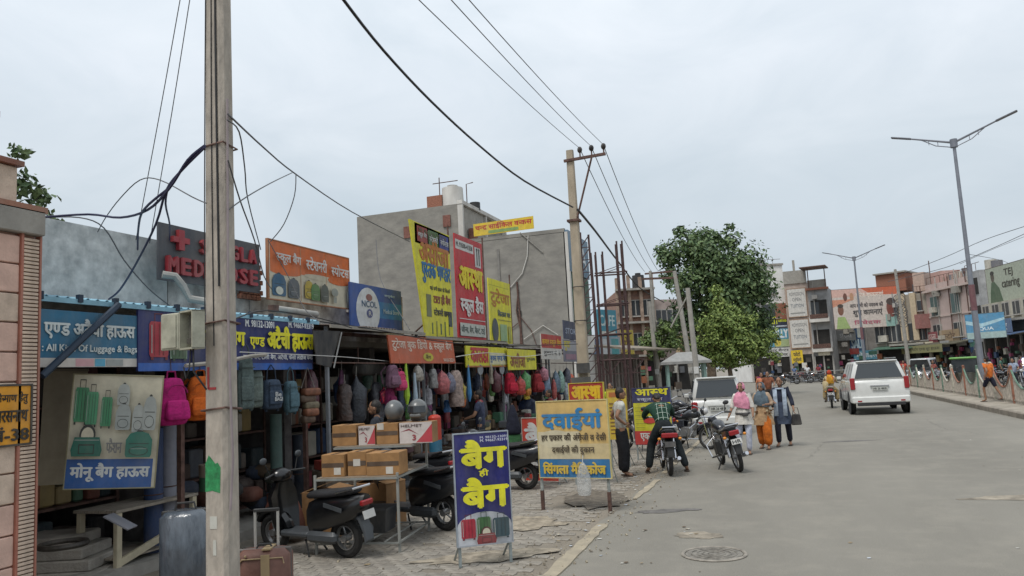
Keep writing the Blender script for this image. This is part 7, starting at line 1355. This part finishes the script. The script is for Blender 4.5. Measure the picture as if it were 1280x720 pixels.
    if kurta:      # long tunic hem from waist to knee
        m_, zl, flare = kurta; q = MB(); rings = []
        for u, (r1, r2) in zip((0, .25, .6, 1), ((.15, .12), (.175, .14), (.2 * flare, .16 * flare), (.235 * flare, .185 * flare))):
            z = (zp + .16) * (1 - u) + zl * u; rings.append([((r1 + .012 * math.sin(5 * a + 9 * u)) * math.cos(a), (r2 + .012 * math.sin(7 * a)) * math.sin(a), z) for a in [6.2832 * i / 22 for i in range(22)]])
        q.loft(rings, m_, cap=False); q.build('tunic', t, smooth=80)
    if hair:
        q = MB(); q.T = Hm; q.ball((0, -.014, .035), (.083, .095, .11), HAIR, 16, 10, lo=0, hi=.52, rot=(18, 0, 0)); q.ball((0, -.045, .0), (.07, .055, .09), HAIR, 12, 8)
        if hairlen: q.ball((0, -.06, -.1), (.05, .04, hairlen), HAIR, 10, 8)
        q.build('hair', t, smooth=80)
    if veil:
        q = MB(); q.T = Hm; q.ball((0, -.03, .02), (.1, .112, .128), veil, 18, 10, lo=0, hi=.66, rot=(24, 0, 0)); q.T = Matrix.Identity(4)
        c = J['nek']; rings = []
        for u, r1, r2, dz in ((0, .075, .08, .07), (.3, .12, .11, .02), (.6, .2, .14, -.06), (.85, .225, .155, -.17), (1, .2, .15, -.3)):
            rings.append([(c.x + (r1 + .012 * math.sin(4 * a + 6 * u)) * math.cos(a), c.y + .01 + (r2 + .014 * math.sin(6 * a)) * math.sin(a), c.z + dz + .05 * u * math.sin(a * 1.0 + 2)) for a in [6.2832 * i / 20 for i in range(20)]])
        q.loft(rings, veil, cap=False); q.build('head_scarf', t, smooth=80)
    fm = foot or mat('sandal', (.05, .035, .025), .7)
    for n in 'LR': q = MB(); p = (J['an' + n] + J['to' + n]) / 2; q.box((p.x, p.y + .01, J['to' + n].z - .012), (.09, .25, .025), fm, ch=.01); q.build('sandal', t, smooth=0)
    return t, J
# man in white shirt, hands on hips, seen from behind and left
p = G(783, 596); person('man in pale shirt and black trousers standing hand on hip by the cream signboard', (p.x - .05, p.y + .05, 0), R(-68), fab('#b4b4ac'), fab('#101218'), 1.68, sleeve=.28, baggy=.03, head_tilt=4, arms={'R': ((.14, -.14, -.22), (-.1, .17, -.14)), 'L': ((-.12, -.12, -.24), (.08, .2, -.1))})
# rider in checked shirt, astride, feet down, bent over the handlebar
gs = fab('#173a2c'); p = G(836, 595)
t, J = person('man in green white checked shirt astride the dark motorcycle, seen from behind', (p.x - .09, p.y + .42, 0), R(14), gs, fab('#1c2326'), 1.72, bend=40, side=-4, seat=.92, sleeve=.9, head_tilt=52, arms={'L': ((-.1, .22, -.17), (.02, .22, -.06)), 'R': ((.1, .22, -.17), (-.02, .22, -.06))}, legs={'L': ((-.15, .2, -.34), (-.09, -.1, -.46)), 'R': ((.17, .18, -.35), (.13, -.12, -.45))}, baggy=.01)
wl = P_('#a8b8ac', .8); q = MB(); Mb = Matrix.Translation((0, 0, .92)) @ Matrix.Rotation(R(-40), 4, 'X')
for x in (-.09, .0, .09): q.tube([Mb @ Vector((x, -.128 - .01 * (1 - abs(x) * 9), z)) for z in (.02, .15, .28, .42)], .005, wl, 4)
for z in (.08, .2, .32, .42): q.tube([Mb @ Vector((.15 * math.cos(a), .0 + .127 * math.sin(a), z)) for a in [R(180 + 20 * i) for i in range(10)]], .005, wl, 4)
tag(q.build('check_stripe', t), kind='stuff')
# woman with pink scarf beside the second motorcycle
wt_ = fab('#c9c4bc'); p = G(932, 568)
t, J = person('woman in pink head scarf and white clothes standing behind the leaning motorcycle', (p.x + .02, p.y, 0), R(172), wt_, fab('#b9bccb'), 1.6, fem=True, sleeve=.6, veil=fab('#d08aa0'), arms={'L': ((-.08, .05, -.26), (-.02, .14, -.2)), 'R': ((.07, .06, -.26), (.06, .16, -.2))}, kurta=(wt_, .72, .95), legs={'L': ((-.02, .05, -.4), (.03, -.06, -.42)), 'R': ((.04, .0, -.4), (.04, -.02, -.42))})
MB().torus((0, 0, .98), .165, .018, P_('#2a2c34'), 'z', 18, 5, 1.3).box((-.08, .17, .96), (.14, .05, .08), P_('#2a2c34'), ch=.015).build('waist_pouch', t)
p = G(958, 561)
t, J = person('woman in cream and brown tunic, orange trousers and grey printed head scarf, walking', (p.x, p.y, 0), R(165), fab('#a08a74'), fab('#b8611a'), 1.56, fem=True, sleeve=.75, veil=fab('#56646e'), baggy=.05, kurta=(fab('#a58766'), .62, 1.15), arms={'L': ((-.1, .05, -.24), (.1, .2, .0)), 'R': ((.1, .04, -.25), (-.08, .2, -.02))}, legs={'L': ((-.02, .14, -.38), (0, -.02, -.43)), 'R': ((.02, -.04, -.4), (0, -.1, -.41))})
q = MB(); 
for i in range(26): a = rnd.uniform(0, 6.28); z = rnd.uniform(.68, 1.0); q.box((.205 * math.cos(a), .165 * math.sin(a), z), (.05, .05, .04), fab('#6e4a30' if i % 2 else '#c9b898'))
tag(q.build('tunic_print', t, smooth=0), kind='stuff')
p = G(975, 559)
t, J = person('woman in navy tunic with pale long stole and black hand bag walking at right', (p.x + .12, p.y + .25, 0), R(170), fab('#232838'), fab('#20222e'), 1.66, fem=True, sleeve=.85, kurta=(fab('#3c4658'), .55, 1.0), baggy=.0, hair=True, hairlen=.12, legs={'L': ((-.02, -.06, -.4), (0, -.1, -.4)), 'R': ((.02, .12, -.38), (0, .0, -.43))}, arms={'L': ((-.09, .03, -.26), (-.05, .12, -.22)), 'R': ((.07, .08, -.25), (-.1, .17, -.03))})
st = fab('#98a4b2'); q = MB()
for s in (-1, 1): q.box((s * .11, .135, 1.08), (.1, .02, .66), st, rot=(4, 0, 0), ch=.004)
q.torus((0, -.01, 1.42), .1, .035, st, 'z', 16, 6, .8); q.build('stole', t, smooth=50); 
b_ = thing('hand_bag', 'black hand bag carried by the woman in navy tunic', 'hand bag', (p.x + .43, p.y + .1, .5), R(20)); MB().box((0, 0, .14), (.24, .1, .26), P_('#15161a', .6), top=(.8, .8), ch=.02).build('body', b_, smooth=0); MB().tube([(-.08, 0, .26), (-.05, 0, .42), (.05, 0, .42), (.08, 0, .26)], .008, P_('#15161a')).build('strap', b_)
# far rider with red and yellow veil
t, J = person('rider with red and yellow veil and cream clothes on the small motorcycle up the road', (RB.x, RB.y - .35, 0), R(-4), fab('#b0a07c'), fab('#a8946c'), 1.62, fem=True, bend=8, seat=.9, sleeve=.9, veil=fab('#a8402c'), baggy=.06, arms={'L': ((-.1, .2, -.18), (0, .25, -.04)), 'R': ((.1, .2, -.18), (0, .25, -.04))}, legs={'L': ((-.14, .3, -.14), (-.02, -.1, -.4)), 'R': ((.14, .3, -.14), (.02, -.1, -.4))})
q = MB(); q.box((0, -.16, 1.28), (.34, .03, .4), fab('#c8902c'), top=(.6, 1), ch=.01); q.box((-.2, -.08, .95), (.25, .3, .5), fab('#b0a07c'), ch=.06); q.build('veil_end', t, smooth=60)
# striding man in orange shirt on the median
p = G(1247, 501, .14); person('barefoot man in orange shirt and dark shorts striding along the median', (p.x - .3, p.y - .5, .14), R(40), fab('#d0702c'), fab('#1a1c2c'), 1.7, sleeve=.3, shorts=True, legs={'L': ((-.01, .2, -.37), (0, -.04, -.44)), 'R': ((.01, -.16, -.38), (0, -.22, -.36))}, arms={'L': ((-.08, -.14, -.22), (0, .1, -.22)), 'R': ((.08, .12, -.24), (0, .2, -.14))})
# shoppers, vendors and far people
CR_ = [('#3a3f58', '#1c1e26'), ('#8a8c90', '#2a2c34'), ('#b8a890', '#4a4438'), ('#7c3038', '#22242c'), ('#4c6a60', '#2c2a28'), ('#c8c4bc', '#3a3c48')]
SP = [(762, 470, 24, 170, '#b0c828', '#22242a', 1.66, 'man in neon yellow vest standing past the tall pole', 0),
  (1264, 470, 41, 150, '#8c96a8', '#22242c', 1.6, 'person in pale blue shirt beyond the railing at right', 0), (1098, 470, 55, 180, '#c07a4a', '#2a2c34', 1.6, 'person in tan orange shirt beyond railing behind the large white car', 0),
  (1222, 470, 45, 200, '#8a8878', '#3a3a34', 1.7, 'man in grey khaki clothes beyond the railing by the auto rickshaw', 0), (1232, 470, 46, 160, '#b0aca0', '#4a4a44', 1.68, 'man in off white clothes beyond the railing by the auto rickshaw', 0),
  (1150, 470, 62, 180, '#c8c4bc', '#3a3c48', 1.68, 'far person in white shirt in front of the green awning shops', 0), (1128, 470, 64, 180, '#b04a3c', '#2a2c34', 1.68, 'far person in red shirt in front of the awning shops', 0),
  (958, 470, 34, 175, '#7a4a34', '#2a2422', 1.66, 'person in brown behind the two walking women', 0), (950, 470, 36, 190, '#c07a5a', '#3a3034', 1.6, 'person in peach behind the two walking women', 0),
  (1008, 470, 78, 180, '#c8c8c8', '#3a3c48', 1.68, 'far person in white by the barrier across the junction', 0), (992, 470, 77, 160, '#5a6a8a', '#22242c', 1.68, 'far person in blue by the barrier across the junction', 0), (1022, 470, 79, 160, '#7c3038', '#22242c', 1.68, 'far person in maroon by the grey banner across the junction', 0),
  (598, 510, 17.0, 100, '#3c4258', '#22242c', 1.62, 'shopkeeper in dark blue shirt inside under the Kalda fascia', 0), (686, 505, 21.5, 120, '#6c3034', '#1c2a4a', 1.6, 'shopkeeper in maroon shirt under the double sign', 0), (470, 505, 11.9, 110, '#2c3038', '#1c1e22', 1.62, 'shopkeeper in dark shirt standing inside behind the helmets', 0)]
for i, (px, D, a, w_) in enumerate([(1108, 58, '#5c6a8c', 'blue grey'), (1117, 60, '#a89a84', 'sand coloured'), (1139, 56, '#3a3c48', 'charcoal'), (1164, 50, '#8a4c44', 'brick red'), (1189, 52, '#c8c8c4', 'white'), (1216, 49, '#c0a068', 'mustard'), (1249, 52, '#4a6a5c', 'sea green'), (1273, 50, '#7a3a5c', 'plum')]):
    SP.append((px, 470, D, 150 + 17 * i, a, ['#22242c', '#3a3630', '#4a4a50'][i % 3], 1.58 + .03 * (i % 4), 'far person in %s clothes beyond the railing, %s' % (w_, ['just right of the large white car', 'second right of the large white car', 'near the lit headlamp', 'left of the small white van', 'between van and green auto', 'by the green auto', 'behind the striding man', 'near the right picture edge'][i]), 0))
for px, py, D, rz, a, b_, h, lab, bd in SP:
    q = AD(px, horizon(px), D); person(lab, (q.x, q.y, .13 if 'inside' in lab else 0), R(rz), fab(a), fab(b_), h, bend=bd, sleeve=.35, arms={'L': ((-.1, .08, -.24), (.02, .2, -.06)), 'R': ((.08, -.02, -.27), (.03, .08, -.24))})
q_ = AD(640, 506, 15.2); t = thing('coat_stand', 'dark jacket and green cloth hung on a low stand behind the blue folding sign', 'coat stand', (q_.x, q_.y, 0), R(20))
MB().cyl((0, 0, 0), (0, 0, 1.5), .02, M_steel).build('pole', t); soft('jacket', t, [((0, 0, 1.18), (.36, .26, .6), (.35, .5))], fab('#1a1d2c')); soft('cloth', t, [((0, 0, .72), (.34, .2, .4), (.9, .9))], fab('#34603a'))
# ================================================================ LITTER AND SMALL THINGS
LIT = [P_('#c8c6be', .7), P_('#a8a498', .8), P_('#8c7a5c', .9), P_('#5a4a38', .9), P_('#b8bec4', .6)]
b = MB()
def scrap(x, y, s, m, z=.006):
    n = 5; a0 = rnd.uniform(0, 6.28); b.add([(x + s * rnd.uniform(.5, 1) * math.cos(a0 + 6.28 * i / n), y + s * rnd.uniform(.5, 1) * math.sin(a0 + 6.28 * i / n), z + rnd.uniform(0, s * .15)) for i in range(n)] + [(x, y, z + s * .12)], [(i, (i + 1) % n, n) for i in range(n)], m)
for i in range(260):
    r = rnd.random()
    if r < .5: x, y = -2.4 + rnd.gauss(0, .28), rnd.uniform(7, 26)
    elif r < .85: x, y = rnd.uniform(-6.2, -2.4), rnd.uniform(7.5, 24)
    else: x, y = rnd.uniform(-2, 5.5), 7 + 22 * rnd.random() ** 1.4
    scrap(x, y, rnd.uniform(.01, .045) * (1.2 if x < -2.2 else .8), rnd.choice(LIT), .012 if x < -2.35 else .004)
for px, py in ((720, 683), (805, 664), (782, 705), (808, 706), (862, 664), (866, 668), (858, 660), (722, 660), (700, 700), (735, 690)):
    p = G(px, py); 
    for k in range(2): scrap(p.x + rnd.gauss(0, .04), p.y + rnd.gauss(0, .05), rnd.uniform(.012, .038), rnd.choice(LIT), .008)
tag(b.build('litter', smooth=0, weld=False), kind='stuff')
b = MB()
for i in range(900):
    x = -2.45 + rnd.gauss(0, .35) if rnd.random() < .6 else rnd.uniform(-6, -2); y = rnd.uniform(7, 24); s = rnd.uniform(.006, .02); b.box((x, y, .012), (s, s * 1.3, s), rnd.choice([M_pav[0], M_edge, M_sand]), rot=(rnd.uniform(0, 90), 0, rnd.uniform(0, 90)))
tag(b.build('gravel', smooth=0, weld=False), kind='stuff')
bpy.data.scenes.remove(TMP)
b = MB(); M_crk = mat('crack_fill', (.15, .14, .124), .95, var=.2)
for (x, y, L_, a0) in ((.3, 17, 4, 70), (4.6, 22, 6, 88), (-1.4, 14, 2.0, 60), (3.6, 26, 5, 92)):
    a = R(a0); w = .0045
    for i in range(int(L_ / .12)):
        a2 = a + rnd.gauss(0, .35); nx, ny = x + .12 * math.cos(a2), y + .12 * math.sin(a2); ww = w * rnd.uniform(.4, 1.3); dx, dy = -math.sin(a2) * ww, math.cos(a2) * ww
        b.add([(x - dx, y - dy, .003), (nx - dx, ny - dy, .003), (nx + dx, ny + dy, .003), (x + dx, y + dy, .003)], [(0, 1, 2, 3)], M_crk); x, y = nx, ny
tag(b.build('road_crack', smooth=0, weld=False), kind='stuff')
